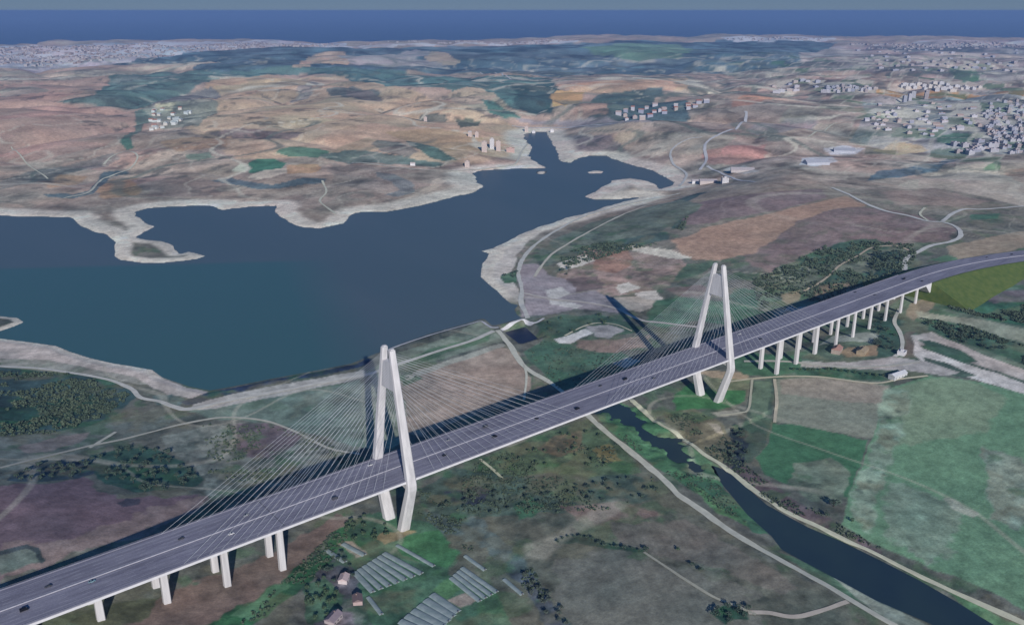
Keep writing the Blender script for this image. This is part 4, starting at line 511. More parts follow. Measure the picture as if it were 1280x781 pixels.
(2554.2,594.2,13.1,11.6,7.7,0.88,(160, 150, 150),'flat','white or lilac apartment block in the dense town at the right edge','apartment block','blocks of the right-hand town',(160, 158, 164),'apartment_block'),
(2397.9,457.9,13.6,12.1,8.5,-0.69,(160, 150, 150),'flat','white or lilac apartment block in the dense town at the right edge','apartment block','blocks of the right-hand town',(170, 150, 144),'apartment_block'),
(2424.5,471.1,14.4,12.0,7.4,0.88,(178, 178, 186),'flat','white or lilac apartment block in the dense town at the right edge','apartment block','blocks of the right-hand town',(160, 158, 164),'apartment_block'),
(2373.9,477.3,14.9,11.7,7.6,-0.39,(146, 150, 166),'flat','white or lilac apartment block in the dense town at the right edge','apartment block','blocks of the right-hand town',(170, 150, 144),'apartment_block'),
(2473.2,546.2,12.7,13.0,5.5,0.88,(168, 158, 154),'flat','white or lilac apartment block in the dense town at the right edge','apartment block','blocks of the right-hand town',(176, 176, 186),'apartment_block'),
(2502.1,490.1,12.6,10.7,9.2,0.88,(174, 172, 180),'flat','white or lilac apartment block in the dense town at the right edge','apartment block','blocks of the right-hand town',(176, 176, 186),'apartment_block'),
(2564.9,517.6,17.1,12.0,9.1,0.88,(156, 160, 172),'flat','white or lilac apartment block in the dense town at the right edge','apartment block','blocks of the right-hand town',(160, 158, 164),'apartment_block'),
(3018.4,811.5,17.6,10.8,6.1,-0.69,(146, 150, 166),'flat','white or lilac apartment block in the dense town at the right edge','apartment block','blocks of the right-hand town',(160, 158, 164),'apartment_block'),
(2398.4,434.1,15.2,12.7,10.8,-0.39,(174, 172, 180),'flat','white or lilac apartment block in the dense town at the right edge','apartment block','blocks of the right-hand town',(160, 158, 164),'apartment_block'),
(3396.2,939.6,11.9,11.5,9.1,-0.39,(146, 150, 166),'flat','white or lilac apartment block in the dense town at the right edge','apartment block','blocks of the right-hand town',(160, 158, 164),'apartment_block'),
(2401.3,497.0,12.3,12.7,4.2,-0.39,(178, 178, 186),'flat','white or lilac apartment block in the dense town at the right edge','apartment block','blocks of the right-hand town',(170, 150, 144),'apartment_block'),
(2428.6,511.9,15.2,10.1,8.4,-0.39,(156, 160, 172),'flat','white or lilac apartment block in the dense town at the right edge','apartment block','blocks of the right-hand town',(176, 176, 186),'apartment_block'),
(3528.1,897.6,18.0,10.9,4.2,-0.39,(178, 178, 186),'flat','white or lilac apartment block in the dense town at the right edge','apartment block','blocks of the right-hand town',(176, 176, 186),'apartment_block'),
(2567.8,587.8,13.8,12.9,4.1,0.88,(156, 160, 172),'flat','white or lilac apartment block in the dense town at the right edge','apartment block','blocks of the right-hand town',(160, 158, 164),'apartment_block'),
(2858.3,719.5,19.7,10.9,10.1,-0.69,(156, 160, 172),'flat','white or lilac apartment block in the dense town at the right edge','apartment block','blocks of the right-hand town',(176, 176, 186),'apartment_block'),
(2878.3,734.8,17.2,10.6,6.2,-0.69,(168, 158, 154),'flat','white or lilac apartment block in the dense town at the right edge','apartment block','blocks of the right-hand town',(170, 150, 144),'apartment_block'),
(2608.0,550.6,16.0,12.7,4.2,-0.94,(146, 150, 166),'flat','white or lilac apartment block in the dense town at the right edge','apartment block','blocks of the right-hand town',(170, 150, 144),'apartment_block'),
(2714.5,636.1,17.6,12.2,6.7,-0.94,(160, 150, 150),'flat','white or lilac apartment block in the dense town at the right edge','apartment block','blocks of the right-hand town',(160, 158, 164),'apartment_block'),
(3551.9,985.3,14.0,11.8,10.1,-0.69,(156, 160, 172),'flat','white or lilac apartment block in the dense town at the right edge','apartment block','blocks of the right-hand town',(176, 176, 186),'apartment_block'),
(2717.4,585.0,13.3,10.4,8.2,-0.39,(168, 158, 154),'flat','white or lilac apartment block in the dense town at the right edge','apartment block','blocks of the right-hand town',(160, 158, 164),'apartment_block'),
(2980.3,695.2,11.4,10.6,7.9,-0.94,(174, 172, 180),'flat','white or lilac apartment block in the dense town at the right edge','apartment block','blocks of the right-hand town',(176, 176, 186),'apartment_block'),
(2341.8,583.7,19.7,14.4,11.2,-0.69,(174, 172, 180),'flat','low pale building on the near fringe of the right-hand town','apartment block',"buildings on the town's near fringe",(170, 160, 166),'apartment_block'),
(2371.8,513.5,21.9,14.5,12.8,0.88,(174, 172, 180),'flat','low pale building on the near fringe of the right-hand town','apartment block',"buildings on the town's near fringe",(170, 160, 166),'apartment_block'),
(2268.5,534.7,22.3,16.4,9.7,0.88,(178, 178, 186),'flat','low pale building on the near fringe of the right-hand town','apartment block',"buildings on the town's near fringe",(180, 180, 188),'apartment_block'),
(2323.9,518.1,19.6,14.1,7.8,-0.94,(168, 158, 154),'flat','low pale building on the near fringe of the right-hand town','apartment block',"buildings on the town's near fringe",(180, 180, 188),'apartment_block'),
(2408.5,573.9,23.4,17.6,8.7,-0.39,(146, 150, 166),'flat','low pale building on the near fringe of the right-hand town','apartment block',"buildings on the town's near fringe",(170, 160, 166),'apartment_block'),
(2315.4,542.8,23.4,17.7,10.2,-0.69,(168, 158, 154),'flat','low pale building on the near fringe of the right-hand town','apartment block',"buildings on the town's near fringe",(170, 160, 166),'apartment_block'),
(2295.8,531.6,25.4,14.6,7.5,-0.69,(146, 150, 166),'flat','low pale building on the near fringe of the right-hand town','apartment block',"buildings on the town's near fringe",(170, 160, 166),'apartment_block'),
(2296.2,546.5,25.6,15.2,6.8,-0.94,(146, 150, 166),'flat','low pale building on the near fringe of the right-hand town','apartment block',"buildings on the town's near fringe",(170, 160, 166),'apartment_block'),
(2347.8,616.4,19.7,17.8,10.6,0.88,(156, 160, 172),'flat','low pale building on the near fringe of the right-hand town','apartment block',"buildings on the town's near fringe",(170, 160, 166),'apartment_block'),
(2350.6,517.8,22.1,17.9,13.6,0.88,(178, 178, 186),'flat','low pale building on the near fringe of the right-hand town','apartment block',"buildings on the town's near fringe",(180, 180, 188),'apartment_block'),
(2313.4,527.5,25.1,14.2,9.7,-0.69,(178, 178, 186),'flat','low pale building on the near fringe of the right-hand town','apartment block',"buildings on the town's near fringe",(180, 180, 188),'apartment_block'),
(2309.7,487.0,21.4,17.9,9.0,-0.94,(178, 178, 186),'flat','low pale building on the near fringe of the right-hand town','apartment block',"buildings on the town's near fringe",(170, 160, 166),'apartment_block'),
(2281.6,573.2,15.1,17.0,8.3,0.88,(160, 150, 150),'flat','low pale building on the near fringe of the right-hand town','apartment block',"buildings on the town's near fringe",(170, 160, 166),'apartment_block'),
(2342.7,550.7,17.6,18.2,10.5,-0.39,(174, 172, 180),'flat','low pale building on the near fringe of the right-hand town','apartment block',"buildings on the town's near fringe",(170, 160, 166),'apartment_block'),
(4083.2,1899.0,23.0,17.0,12.4,-0.69,(168, 158, 154),'flat','pale tower in the cluster on the middle right horizon side','apartment block','towers of the middle right estate',(186, 186, 196),'apartment_block'),
(3994.8,2015.7,16.7,18.8,12.9,-0.39,(178, 178, 186),'flat','pale tower in the cluster on the middle right horizon side','apartment block','towers of the middle right estate',(186, 186, 196),'apartment_block'),
(3914.7,1898.9,18.9,17.1,15.1,-0.39,(178, 178, 186),'flat','pale tower in the cluster on the middle right horizon side','apartment block','towers of the middle right estate',(186, 186, 196),'apartment_block'),
(3912.5,1971.2,18.5,17.1,10.2,-0.94,(174, 172, 180),'flat','pale tower in the cluster on the middle right horizon side','apartment block','towers of the middle right estate',(186, 186, 196),'apartment_block'),
(3979.3,1840.6,17.8,18.2,15.6,-0.39,(160, 150, 150),'flat','pale tower in the cluster on the middle right horizon side','apartment block','towers of the middle right estate',(186, 186, 196),'apartment_block'),
(3979.8,1942.0,27.3,20.5,14.2,-0.94,(168, 158, 154),'flat','pale tower in the cluster on the middle right horizon side','apartment block','towers of the middle right estate',(186, 186, 196),'apartment_block'),
(3726.9,1902.5,26.0,20.2,14.7,-0.69,(178, 178, 186),'flat','pale tower in the cluster on the middle right horizon side','apartment block','towers of the middle right estate',(186, 186, 196),'apartment_block'),
(3724.0,1841.6,18.3,16.9,13.0,0.88,(178, 178, 186),'flat','pale tower in the cluster on the middle right horizon side','apartment block','towers of the middle right estate',(186, 186, 196),'apartment_block'),
(3960.8,1986.4,21.0,19.1,12.0,-0.69,(168, 158, 154),'flat','pale tower in the cluster on the middle right horizon side','apartment block','towers of the middle right estate',(186, 186, 196),'apartment_block'),
(4015.3,1914.2,16.9,18.1,13.2,0.88,(156, 160, 172),'flat','pale tower in the cluster on the middle right horizon side','apartment block','towers of the middle right estate',(186, 186, 196),'apartment_block'),
(4033.9,1963.4,16.9,19.2,14.9,-0.39,(178, 178, 186),'flat','pale tower in the cluster on the middle right horizon side','apartment block','towers of the middle right estate',(186, 186, 196),'apartment_block'),
(3977.2,1858.7,19.2,17.2,13.1,-0.69,(178, 178, 186),'flat','pale tower in the cluster on the middle right horizon side','apartment block','towers of the middle right estate',(186, 186, 196),'apartment_block'),
(3977.2,2024.3,26.7,16.7,10.8,-0.39,(146, 150, 166),'flat','pale tower in the cluster on the middle right horizon side','apartment block','towers of the middle right estate',(186, 186, 196),'apartment_block'),
(4057.5,1956.9,17.4,19.9,9.4,-0.39,(174, 172, 180),'flat','pale tower in the cluster on the middle right horizon side','apartment block','towers of the middle right estate',(186, 186, 196),'apartment_block'),
(3932.6,1885.7,19.1,16.4,13.2,-0.94,(146, 150, 166),'flat','pale tower in the cluster on the middle right horizon side','apartment block','towers of the middle right estate',(186, 186, 196),'apartment_block'),
(3976.4,1962.2,16.4,18.0,12.3,0.88,(168, 158, 154),'flat','pale tower in the cluster on the middle right horizon side','apartment block','towers of the middle right estate',(186, 186, 196),'apartment_block'),
(3925.5,2021.6,22.8,20.5,13.3,-0.69,(146, 150, 166),'flat','pale tower in the cluster on the middle right horizon side','apartment block','towers of the middle right estate',(186, 186, 196),'apartment_block'),
(4038.1,2009.6,17.9,16.9,14.2,-0.39,(160, 150, 150),'flat','pale tower in the cluster on the middle right horizon side','apartment block','towers of the middle right estate',(186, 186, 196),'apartment_block'),
(4080.8,1848.2,28.0,17.2,11.5,-0.39,(168, 158, 154),'flat','pale tower in the cluster on the middle right horizon side','apartment block','towers of the middle right estate',(186, 186, 196),'apartment_block'),
(3916.9,1920.5,22.5,16.2,12.7,-0.94,(160, 150, 150),'flat','pale tower in the cluster on the middle right horizon side','apartment block','towers of the middle right estate',(186, 186, 196),'apartment_block'),
(4025.0,1878.5,18.6,18.3,10.4,-0.94,(160, 150, 150),'flat','pale tower in the cluster on the middle right horizon side','apartment block','towers of the middle right estate',(186, 186, 196),'apartment_block'),
(4047.5,1860.1,18.6,19.0,12.5,0.88,(178, 178, 186),'flat','pale tower in the cluster on the middle right horizon side','apartment block','towers of the middle right estate',(186, 186, 196),'apartment_block'),
(3708.5,1910.8,27.3,17.4,13.8,-0.94,(174, 172, 180),'flat','pale tower in the cluster on the middle right horizon side','apartment block','towers of the middle right estate',(186, 186, 196),'apartment_block'),
(3955.6,2045.7,20.7,18.9,14.5,-0.39,(156, 160, 172),'flat','pale tower in the cluster on the middle right horizon side','apartment block','towers of the middle right estate',(186, 186, 196),'apartment_block'),
(4344.1,1716.3,21.3,18.2,10.9,-0.39,(200, 200, 204),'flat','cream tower in the row behind the orange field strip','apartment block','towers behind the orange field',(190, 186, 186),'apartment_block'),
(4708.9,1772.1,19.1,18.9,13.7,0.88,(200, 200, 204),'flat','cream tower in the row behind the orange field strip','apartment block','towers behind the orange field',(190, 186, 186),'apartment_block'),
(4726.1,1815.9,26.0,22.2,15.3,-0.69,(200, 200, 204),'flat','cream tower in the row behind the orange field strip','apartment block','towers behind the orange field',(190, 186, 186),'apartment_block'),
(4747.3,1646.3,29.1,18.9,13.0,0.88,(200, 200, 204),'flat','cream tower in the row behind the orange field strip','apartment block','towers behind the orange field',(190, 186, 186),'apartment_block'),
(4766.6,1699.5,21.4,21.3,11.9,-0.39,(204, 198, 192),'flat','cream tower in the row behind the orange field strip','apartment block','towers behind the orange field',(190, 186, 186),'apartment_block'),
(4520.8,1807.5,18.8,18.7,13.6,-0.94,(200, 200, 204),'flat','cream tower in the row behind the orange field strip','apartment block','towers behind the orange field',(190, 186, 186),'apartment_block'),
(4467.4,1834.4,19.8,21.8,12.6,-0.69,(200, 200, 204),'flat','cream tower in the row behind the orange field strip','apartment block','towers behind the orange field',(190, 186, 186),'apartment_block'),
(4716.4,1845.0,29.9,23.3,14.5,-0.69,(204, 198, 192),'flat','cream tower in the row behind the orange field strip','apartment block','towers behind the orange field',(190, 186, 186),'apartment_block'),
(4431.6,1856.3,33.3,20.0,13.8,-0.39,(204, 198, 192),'flat','cream tower in the row behind the orange field strip','apartment block','towers behind the orange field',(190, 186, 186),'apartment_block'),
(4383.8,1631.7,35.6,18.2,13.7,-0.94,(200, 200, 204),'flat','cream tower in the row behind the orange field strip','apartment block','towers behind the orange field',(190, 186, 186),'apartment_block'),
(4464.9,1889.1,32.7,20.5,13.2,-0.69,(200, 200, 204),'flat','cream tower in the row behind the orange field strip','apartment block','towers behind the orange field',(190, 186, 186),'apartment_block'),
(4629.4,1657.9,18.4,21.5,10.2,-0.39,(204, 198, 192),'flat','cream tower in the row behind the orange field strip','apartment block','towers behind the orange field',(190, 186, 186),'apartment_block'),
(4338.4,1646.9,21.1,22.5,14.5,-0.94,(200, 200, 204),'flat','cream tower in the row behind the orange field strip','apartment block','towers behind the orange field',(190, 186, 186),'apartment_block'),
(4483.9,1858.3,32.6,18.6,13.3,-0.69,(200, 200, 204),'flat','cream tower in the row behind the orange field strip','apartment block','towers behind the orange field',(190, 186, 186),'apartment_block'),
(4727.4,1673.9,24.9,18.4,14.6,-0.39,(200, 200, 204),'flat','cream tower in the row behind the orange field strip','apartment block','towers behind the orange field',(190, 186, 186),'apartment_block'),
(4531.7,1781.7,23.1,20.7,15.3,0.88,(204, 198, 192),'flat','cream tower in the row behind the orange field strip','apartment block','towers behind the orange field',(190, 186, 186),'apartment_block'),
(4813.4,1641.4,20.5,19.1,10.2,-0.69,(204, 198, 192),'flat','cream tower in the row behind the orange field strip','apartment block','towers behind the orange field',(190, 186, 186),'apartment_block'),
(4738.9,1733.0,26.7,21.8,10.7,-0.69,(200, 200, 204),'flat','cream tower in the row behind the orange field strip','apartment block','towers behind the orange field',(190, 186, 186),'apartment_block'),
(4609.1,1710.7,29.7,22.6,11.9,0.88,(200, 200, 204),'flat','cream tower in the row behind the orange field strip','apartment block','towers behind the orange field',(190, 186, 186),'apartment_block'),
(4570.0,1752.0,20.2,21.6,10.2,-0.69,(204, 198, 192),'flat','cream tower in the row behind the orange field strip','apartment block','towers behind the orange field',(190, 186, 186),'apartment_block'),
(4388.2,1589.7,33.1,20.8,11.1,-0.69,(204, 198, 192),'flat','cream tower in the row behind the orange field strip','apartment block','towers behind the orange field',(190, 186, 186),'apartment_block'),
(4437.2,1880.9,34.2,23.1,12.6,-0.69,(200, 200, 204),'flat','cream tower in the row behind the orange field strip','apartment block','towers behind the orange field',(190, 186, 186),'apartment_block'),
(4359.9,1671.3,18.1,19.8,15.6,-0.69,(204, 198, 192),'flat','cream tower in the row behind the orange field strip','apartment block','towers behind the orange field',(190, 186, 186),'apartment_block'),
(4520.3,1842.8,32.8,22.7,13.8,-0.39,(204, 198, 192),'flat','cream tower in the row behind the orange field strip','apartment block','towers behind the orange field',(190, 186, 186),'apartment_block'),
(3750.4,1487.7,14.4,15.3,31.5,-0.69,(178, 178, 186),'flat','slim pale tower standing in front of the orange field strip','apartment block','slim towers before the orange field',(190, 190, 196),'apartment_block'),
(4095.0,1578.9,16.6,17.2,30.2,-0.69,(160, 150, 150),'flat','slim pale tower standing in front of the orange field strip','apartment block','slim towers before the orange field',(190, 190, 196),'apartment_block'),
(3999.6,1532.7,16.7,15.6,29.5,-0.94,(160, 150, 150),'flat','slim pale tower standing in front of the orange field strip','apartment block','slim towers before the orange field',(190, 190, 196),'apartment_block'),
(3995.9,1595.2,19.4,15.9,28.9,-0.94,(178, 178, 186),'flat','slim pale tower standing in front of the orange field strip','apartment block','slim towers before the orange field',(190, 190, 196),'apartment_block'),
(3690.7,1480.1,15.1,16.5,28.6,-0.69,(156, 160, 172),'flat','slim pale tower standing in front of the orange field strip','apartment block','slim towers before the orange field',(190, 190, 196),'apartment_block'),
(3808.5,2273.7,25.3,18.3,9.8,-0.39,(168, 158, 154),'flat','low pale building on the plain left of the middle estate','house','low buildings on the right plain',(180, 178, 182),'house'),
(4224.0,2418.9,29.4,19.2,15.3,-0.39,(168, 158, 154),'flat','low pale building on the plain left of the middle estate','house','low buildings on the right plain',(180, 178, 182),'house'),
(4275.6,2403.6,31.2,20.6,13.3,-0.69,(156, 160, 172),'flat','low pale building on the plain left of the middle estate','house','low buildings on the right plain',(180, 178, 182),'house'),
(4276.8,2369.2,25.2,21.8,8.9,-0.94,(178, 178, 186),'flat','low pale building on the plain left of the middle estate','house','low buildings on the right plain',(180, 178, 182),'house'),
(3978.5,2126.7,33.3,20.6,8.0,0.88,(146, 150, 166),'flat','low pale building on the plain left of the middle estate','house','low buildings on the right plain',(180, 178, 182),'house'),
(4179.0,2424.1,23.8,19.0,9.8,-0.39,(146, 150, 166),'flat','low pale building on the plain left of the middle estate','house','low buildings on the right plain',(180, 178, 182),'house'),
(4081.7,2312.7,27.2,23.0,12.4,-0.69,(174, 172, 180),'flat','low pale building on the plain left of the middle estate','house','low buildings on the right plain',(180, 178, 182),'house'),
(3614.9,2043.1,26.4,23.4,11.2,-0.94,(168, 158, 154),'flat','low pale building on the plain left of the middle estate','house','low buildings on the right plain',(180, 178, 182),'house'),
(3630.5,2020.9,34.9,20.5,9.8,-0.39,(174, 172, 180),'flat','low pale building on the plain left of the middle estate','house','low buildings on the right plain',(180, 178, 182),'house'),
(3526.2,2058.0,35.9,23.3,11.3,-0.94,(178, 178, 186),'flat','low pale building on the plain left of the middle estate','house','low buildings on the right plain',(180, 178, 182),'house'),
(4281.5,2309.2,26.0,21.6,14.5,-0.69,(156, 160, 172),'flat','low pale building on the plain left of the middle estate','house','low buildings on the right plain',(180, 178, 182),'house'),
(3562.6,2054.8,31.6,19.4,13.7,-0.94,(178, 178, 186),'flat','low pale building on the plain left of the middle estate','house','low buildings on the right plain',(180, 178, 182),'house'),
(2546.3,866.2,19.1,12.9,8.1,0.88,(174, 172, 180),'gable','low pale building between the fields left of the town','house','scattered buildings left of the town',(180, 178, 186),'house'),
(2688.1,842.2,22.5,15.4,5.2,-0.94,(168, 158, 154),'gable','low pale building between the fields left of the town','house','scattered buildings left of the town',(170, 150, 142),'house'),
(2946.5,1047.9,19.5,13.7,6.0,0.88,(178, 178, 186),'flat','low pale building between the fields left of the town','house','scattered buildings left of the town',(170, 150, 142),'house'),
(2725.3,887.9,12.3,13.2,6.9,-0.94,(178, 178, 186),'flat','low pale building between the fields left of the town','house','scattered buildings left of the town',(170, 150, 142),'house'),
(2677.7,759.9,21.0,14.9,6.4,-0.69,(160, 150, 150),'flat','low pale building between the fields left of the town','house','scattered buildings left of the town',(180, 178, 186),'house'),
(2689.3,1027.2,21.4,12.1,8.5,-0.69,(168, 158, 154),'flat','low pale building between the fields left of the town','house','scattered buildings left of the town',(170, 150, 142),'house'),
(2681.2,972.1,14.2,13.5,8.5,0.88,(168, 158, 154),'gable','low pale building between the fields left of the town','house','scattered buildings left of the town',(170, 150, 142),'house'),
(2930.7,943.0,22.1,12.0,5.0,-0.94,(146, 150, 166),'flat','low pale building between the fields left of the town','house','scattered buildings left of the town',(170, 150, 142),'house'),
(2880.7,1106.7,18.4,12.4,4.9,0.88,(178, 178, 186),'flat','low pale building between the fields left of the town','house','scattered buildings left of the town',(170, 150, 142),'house'),
(2467.5,821.7,15.4,14.1,7.4,-0.69,(168, 158, 154),'flat','low pale building between the fields left of the town','house','scattered buildings left of the town',(180, 178, 186),'house'),
(3452.7,1162.2,17.2,12.2,5.1,-0.94,(146, 150, 166),'gable','low pale building between the fields left of the town','house','scattered buildings left of the town',(180, 178, 186),'house'),
(2876.5,973.6,17.2,12.3,5.5,0.88,(160, 150, 150),'gable','low pale building between the fields left of the town','house','scattered buildings left of the town',(180, 178, 186),'house'),
(2475.5,751.2,12.6,13.9,4.9,-0.69,(156, 160, 172),'gable','low pale building between the fields left of the town','house','scattered buildings left of the town',(170, 150, 142),'house'),
(2750.9,936.0,16.4,13.0,4.4,0.88,(146, 150, 166),'gable','low pale building between the fields left of the town','house','scattered buildings left of the town',(180, 178, 186),'house'),
(2680.6,1069.4,18.0,14.1,8.4,0.88,(160, 150, 150),'gable','low pale building between the fields left of the town','house','scattered buildings left of the town',(180, 178, 186),'house'),
(2890.9,859.9,20.6,14.9,4.5,-0.69,(160, 150, 150),'gable','low pale building between the fields left of the town','house','scattered buildings left of the town',(170, 150, 142),'house'),
(2701.4,1056.0,18.7,12.4,7.2,-0.94,(178, 178, 186),'flat','low pale building between the fields left of the town','house','scattered buildings left of the town',(170, 150, 142),'house'),
(2755.8,848.5,20.9,14.3,7.9,-0.69,(174, 172, 180),'flat','low pale building between the fields left of the town','house','scattered buildings left of the town',(170, 150, 142),'house'),
(2533.7,813.3,23.3,12.9,4.2,-0.94,(156, 160, 172),'gable','low pale building between the fields left of the town','house','scattered buildings left of the town',(170, 150, 142),'house'),
(2478.0,900.4,20.3,13.5,7.0,-0.69,(178, 178, 186),'flat','low pale building between the fields left of the town','house','scattered buildings left of the town',(170, 150, 142),'house'),
(2801.7,872.7,21.4,13.0,8.3,-0.39,(146, 150, 166),'gable','low pale building between the fields left of the town','house','scattered buildings left of the town',(180, 178, 186),'house'),
(2476.1,937.1,15.1,14.0,5.0,-0.39,(168, 158, 154),'flat','low pale building between the fields left of the town','house','scattered buildings left of the town',(180, 178, 186),'house'),
(2720.0,993.8,16.9,14.1,4.5,-0.39,(156, 160, 172),'flat','low pale building between the fields left of the town','house','scattered buildings left of the town',(170, 150, 142),'house'),
(2763.3,734.6,18.5,13.5,7.7,0.88,(160, 150, 150),'gable','low pale building between the fields left of the town','house','scattered buildings left of the town',(170, 150, 142),'house'),
(2532.5,773.3,22.8,12.2,6.9,-0.39,(178, 178, 186),'flat','low pale building between the fields left of the town','house','scattered buildings left of the town',(170, 150, 142),'house'),
(3407.7,1043.5,23.2,14.6,4.7,-0.94,(156, 160, 172),'gable','low pale building between the fields left of the town','house','scattered buildings left of the town',(170, 150, 142),'house'),
(3107.3,1039.1,16.4,14.8,6.9,-0.69,(156, 160, 172),'gable','low pale building between the fields left of the town','house','scattered buildings left of the town',(170, 150, 142),'house'),
(2594.1,786.6,23.5,15.2,7.1,-0.94,(146, 150, 166),'gable','low pale building between the fields left of the town','house','scattered buildings left of the town',(170, 150, 142),'house'),
(2761.8,920.7,18.5,12.9,5.3,-0.94,(178, 178, 186),'gable','low pale building between the fields left of the town','house','scattered buildings left of the town',(180, 178, 186),'house'),
(2539.1,953.9,16.5,12.2,5.7,-0.69,(178, 178, 186),'flat','low pale building between the fields left of the town','house','scattered buildings left of the town',(170, 150, 142),'house'),
(2594.7,743.7,14.0,12.8,5.3,-0.39,(174, 172, 180),'gable','low pale building between the fields left of the town','house','scattered buildings left of the town',(170, 150, 142),'house'),
(2533.9,975.9,16.9,14.8,5.5,0.88,(174, 172, 180),'flat','low pale building between the fields left of the town','house','scattered buildings left of the town',(180, 178, 186),'house'),
(3405.5,1067.9,15.1,13.1,4.5,-0.39,(168, 158, 154),'flat','low pale building between the fields left of the town','house','scattered buildings left of the town',(180, 178, 186),'house'),
(2831.6,1069.7,17.3,14.4,8.3,0.88,(146, 150, 166),'gable','low pale building between the fields left of the town','house','scattered buildings left of the town',(180, 178, 186),'house'),
(2614.3,728.9,23.0,13.8,8.3,-0.69,(174, 172, 180),'gable','low pale building between the fields left of the town','house','scattered buildings left of the town',(180, 178, 186),'house'),
(2782.0,1104.5,12.5,15.3,8.2,-0.94,(168, 158, 154),'flat','low pale building between the fields left of the town','house','scattered buildings left of the town',(170, 150, 142),'house'),
(2950.8,1121.9,14.1,12.2,6.2,-0.39,(174, 172, 180),'flat','low pale building between the fields left of the town','house','scattered buildings left of the town',(170, 150, 142),'house'),
(2581.1,1036.1,15.4,14.3,8.6,-0.69,(178, 178, 186),'gable','low pale building between the fields left of the town','house','scattered buildings left of the town',(180, 178, 186),'house'),
(2691.2,930.8,13.4,14.5,5.9,-0.94,(146, 150, 166),'gable','low pale building between the fields left of the town','house','scattered buildings left of the town',(180, 178, 186),'house'),
(3382.0,1233.0,23.7,14.9,5.1,-0.39,(156, 160, 172),'flat','low pale building between the fields left of the town','house','scattered buildings left of the town',(170, 150, 142),'house'),
(2984.0,1215.6,13.1,15.5,6.2,-0.69,(160, 150, 150),'gable','low pale building between the fields left of the town','house','scattered buildings left of the town',(180, 178, 186),'house'),
(3536.8,1276.3,19.9,14.7,7.1,-0.39,(168, 158, 154),'flat','low pale building between the fields left of the town','house','scattered buildings left of the town',(170, 150, 142),'house'),
(2887.2,810.1,19.1,15.5,8.2,-0.69,(178, 178, 186),'flat','low pale building between the fields left of the town','house','scattered buildings left of the town',(180, 178, 186),'house'),
(2830.7,1101.0,18.6,12.1,7.2,-0.39,(174, 172, 180),'flat','low pale building between the fields left of the town','house','scattered buildings left of the town',(180, 178, 186),'house'),
(2480.5,779.0,17.6,12.6,4.6,-0.39,(156, 160, 172),'flat','low pale building between the fields left of the town','house','scattered buildings left of the town',(180, 178, 186),'house'),
(2588.7,898.5,16.7,12.1,4.3,-0.94,(160, 150, 150),'gable','low pale building between the fields left of the town','house','scattered buildings left of the town',(170, 150, 142),'house'),
(2815.2,802.5,20.1,12.9,5.3,-0.69,(146, 150, 166),'gable','low pale building between the fields left of the town','house','scattered buildings left of the town',(170, 150, 142),'house'),
(2769.4,771.4,22.0,13.7,7.6,0.88,(146, 150, 166),'flat','low pale building between the fields left of the town','house','scattered buildings left of the town',(180, 178, 186),'house'),
(2954.9,1010.3,21.8,14.9,7.7,0.88,(178, 178, 186),'flat','low pale building between the fields left of the town','house','scattered buildings left of the town',(180, 178, 186),'house'),
(2794.0,1074.7,12.0,12.2,4.3,0.88,(174, 172, 180),'flat','low pale building between the fields left of the town','house','scattered buildings left of the town',(170, 150, 142),'house'),
(10855.7,4135.5,32.9,25.3,10.0,-0.69,(156, 160, 172),'flat','pale block among the far right coastal suburbs','apartment block','blocks of the far right suburbs',(186, 184, 192),'apartment_block'),
(8155.9,3090.2,25.0,28.6,12.6,-0.69,(178, 178, 186),'flat','pale block among the far right coastal suburbs','apartment block','blocks of the far right suburbs',(186, 184, 192),'apartment_block'),
(9897.3,4331.1,39.5,23.6,12.1,-0.69,(168, 158, 154),'flat','pale block among the far right coastal suburbs','apartment block','blocks of the far right suburbs',(186, 184, 192),'apartment_block'),
(9586.0,4350.9,43.4,26.0,13.8,-0.39,(156, 160, 172),'flat','pale block among the far right coastal suburbs','apartment block','blocks of the far right suburbs',(186, 184, 192),'apartment_block'),
(7652.0,3734.8,24.0,25.4,6.5,-0.39,(160, 150, 150),'flat','pale block among the far right coastal suburbs','apartment block','blocks of the far right suburbs',(186, 184, 192),'apartment_block'),
(7407.2,3045.2,40.7,27.7,7.6,0.88,(156, 160, 172),'flat','pale block among the far right coastal suburbs','apartment block','blocks of the far right suburbs',(186, 184, 192),'apartment_block'),
(6300.3,2336.2,29.8,26.5,12.8,-0.39,(178, 178, 186),'flat','pale block among the far right coastal suburbs','apartment block','blocks of the far right suburbs',(186, 184, 192),'apartment_block'),
(7491.4,2977.8,24.6,25.7,8.3,0.88,(168, 158, 154),'flat','pale block among the far right coastal suburbs','apartment block','blocks of the far right suburbs',(186, 184, 192),'apartment_block'),
(8138.1,3544.3,40.8,26.9,7.4,-0.39,(146, 150, 166),'flat','pale block among the far right coastal suburbs','apartment block','blocks of the far right suburbs',(186, 184, 192),'apartment_block'),
(6242.4,2187.2,35.3,23.0,13.4,-0.39,(168, 158, 154),'flat','pale block among the far right coastal suburbs','apartment block','blocks of the far right suburbs',(186, 184, 192),'apartment_block'),
(6520.8,2274.2,37.5,27.4,10.2,0.88,(160, 150, 150),'flat','pale block among the far right coastal suburbs','apartment block','blocks of the far right suburbs',(186, 184, 192),'apartment_block'),
(6158.7,2803.4,22.1,22.2,7.5,-0.69,(174, 172, 180),'flat','pale block among the far right coastal suburbs','apartment block','blocks of the far right suburbs',(186, 184, 192),'apartment_block'),
(6188.8,2524.2,25.0,22.4,9.8,-0.69,(160, 150, 150),'flat','pale block among the far right coastal suburbs','apartment block','blocks of the far right suburbs',(186, 184, 192),'apartment_block'),
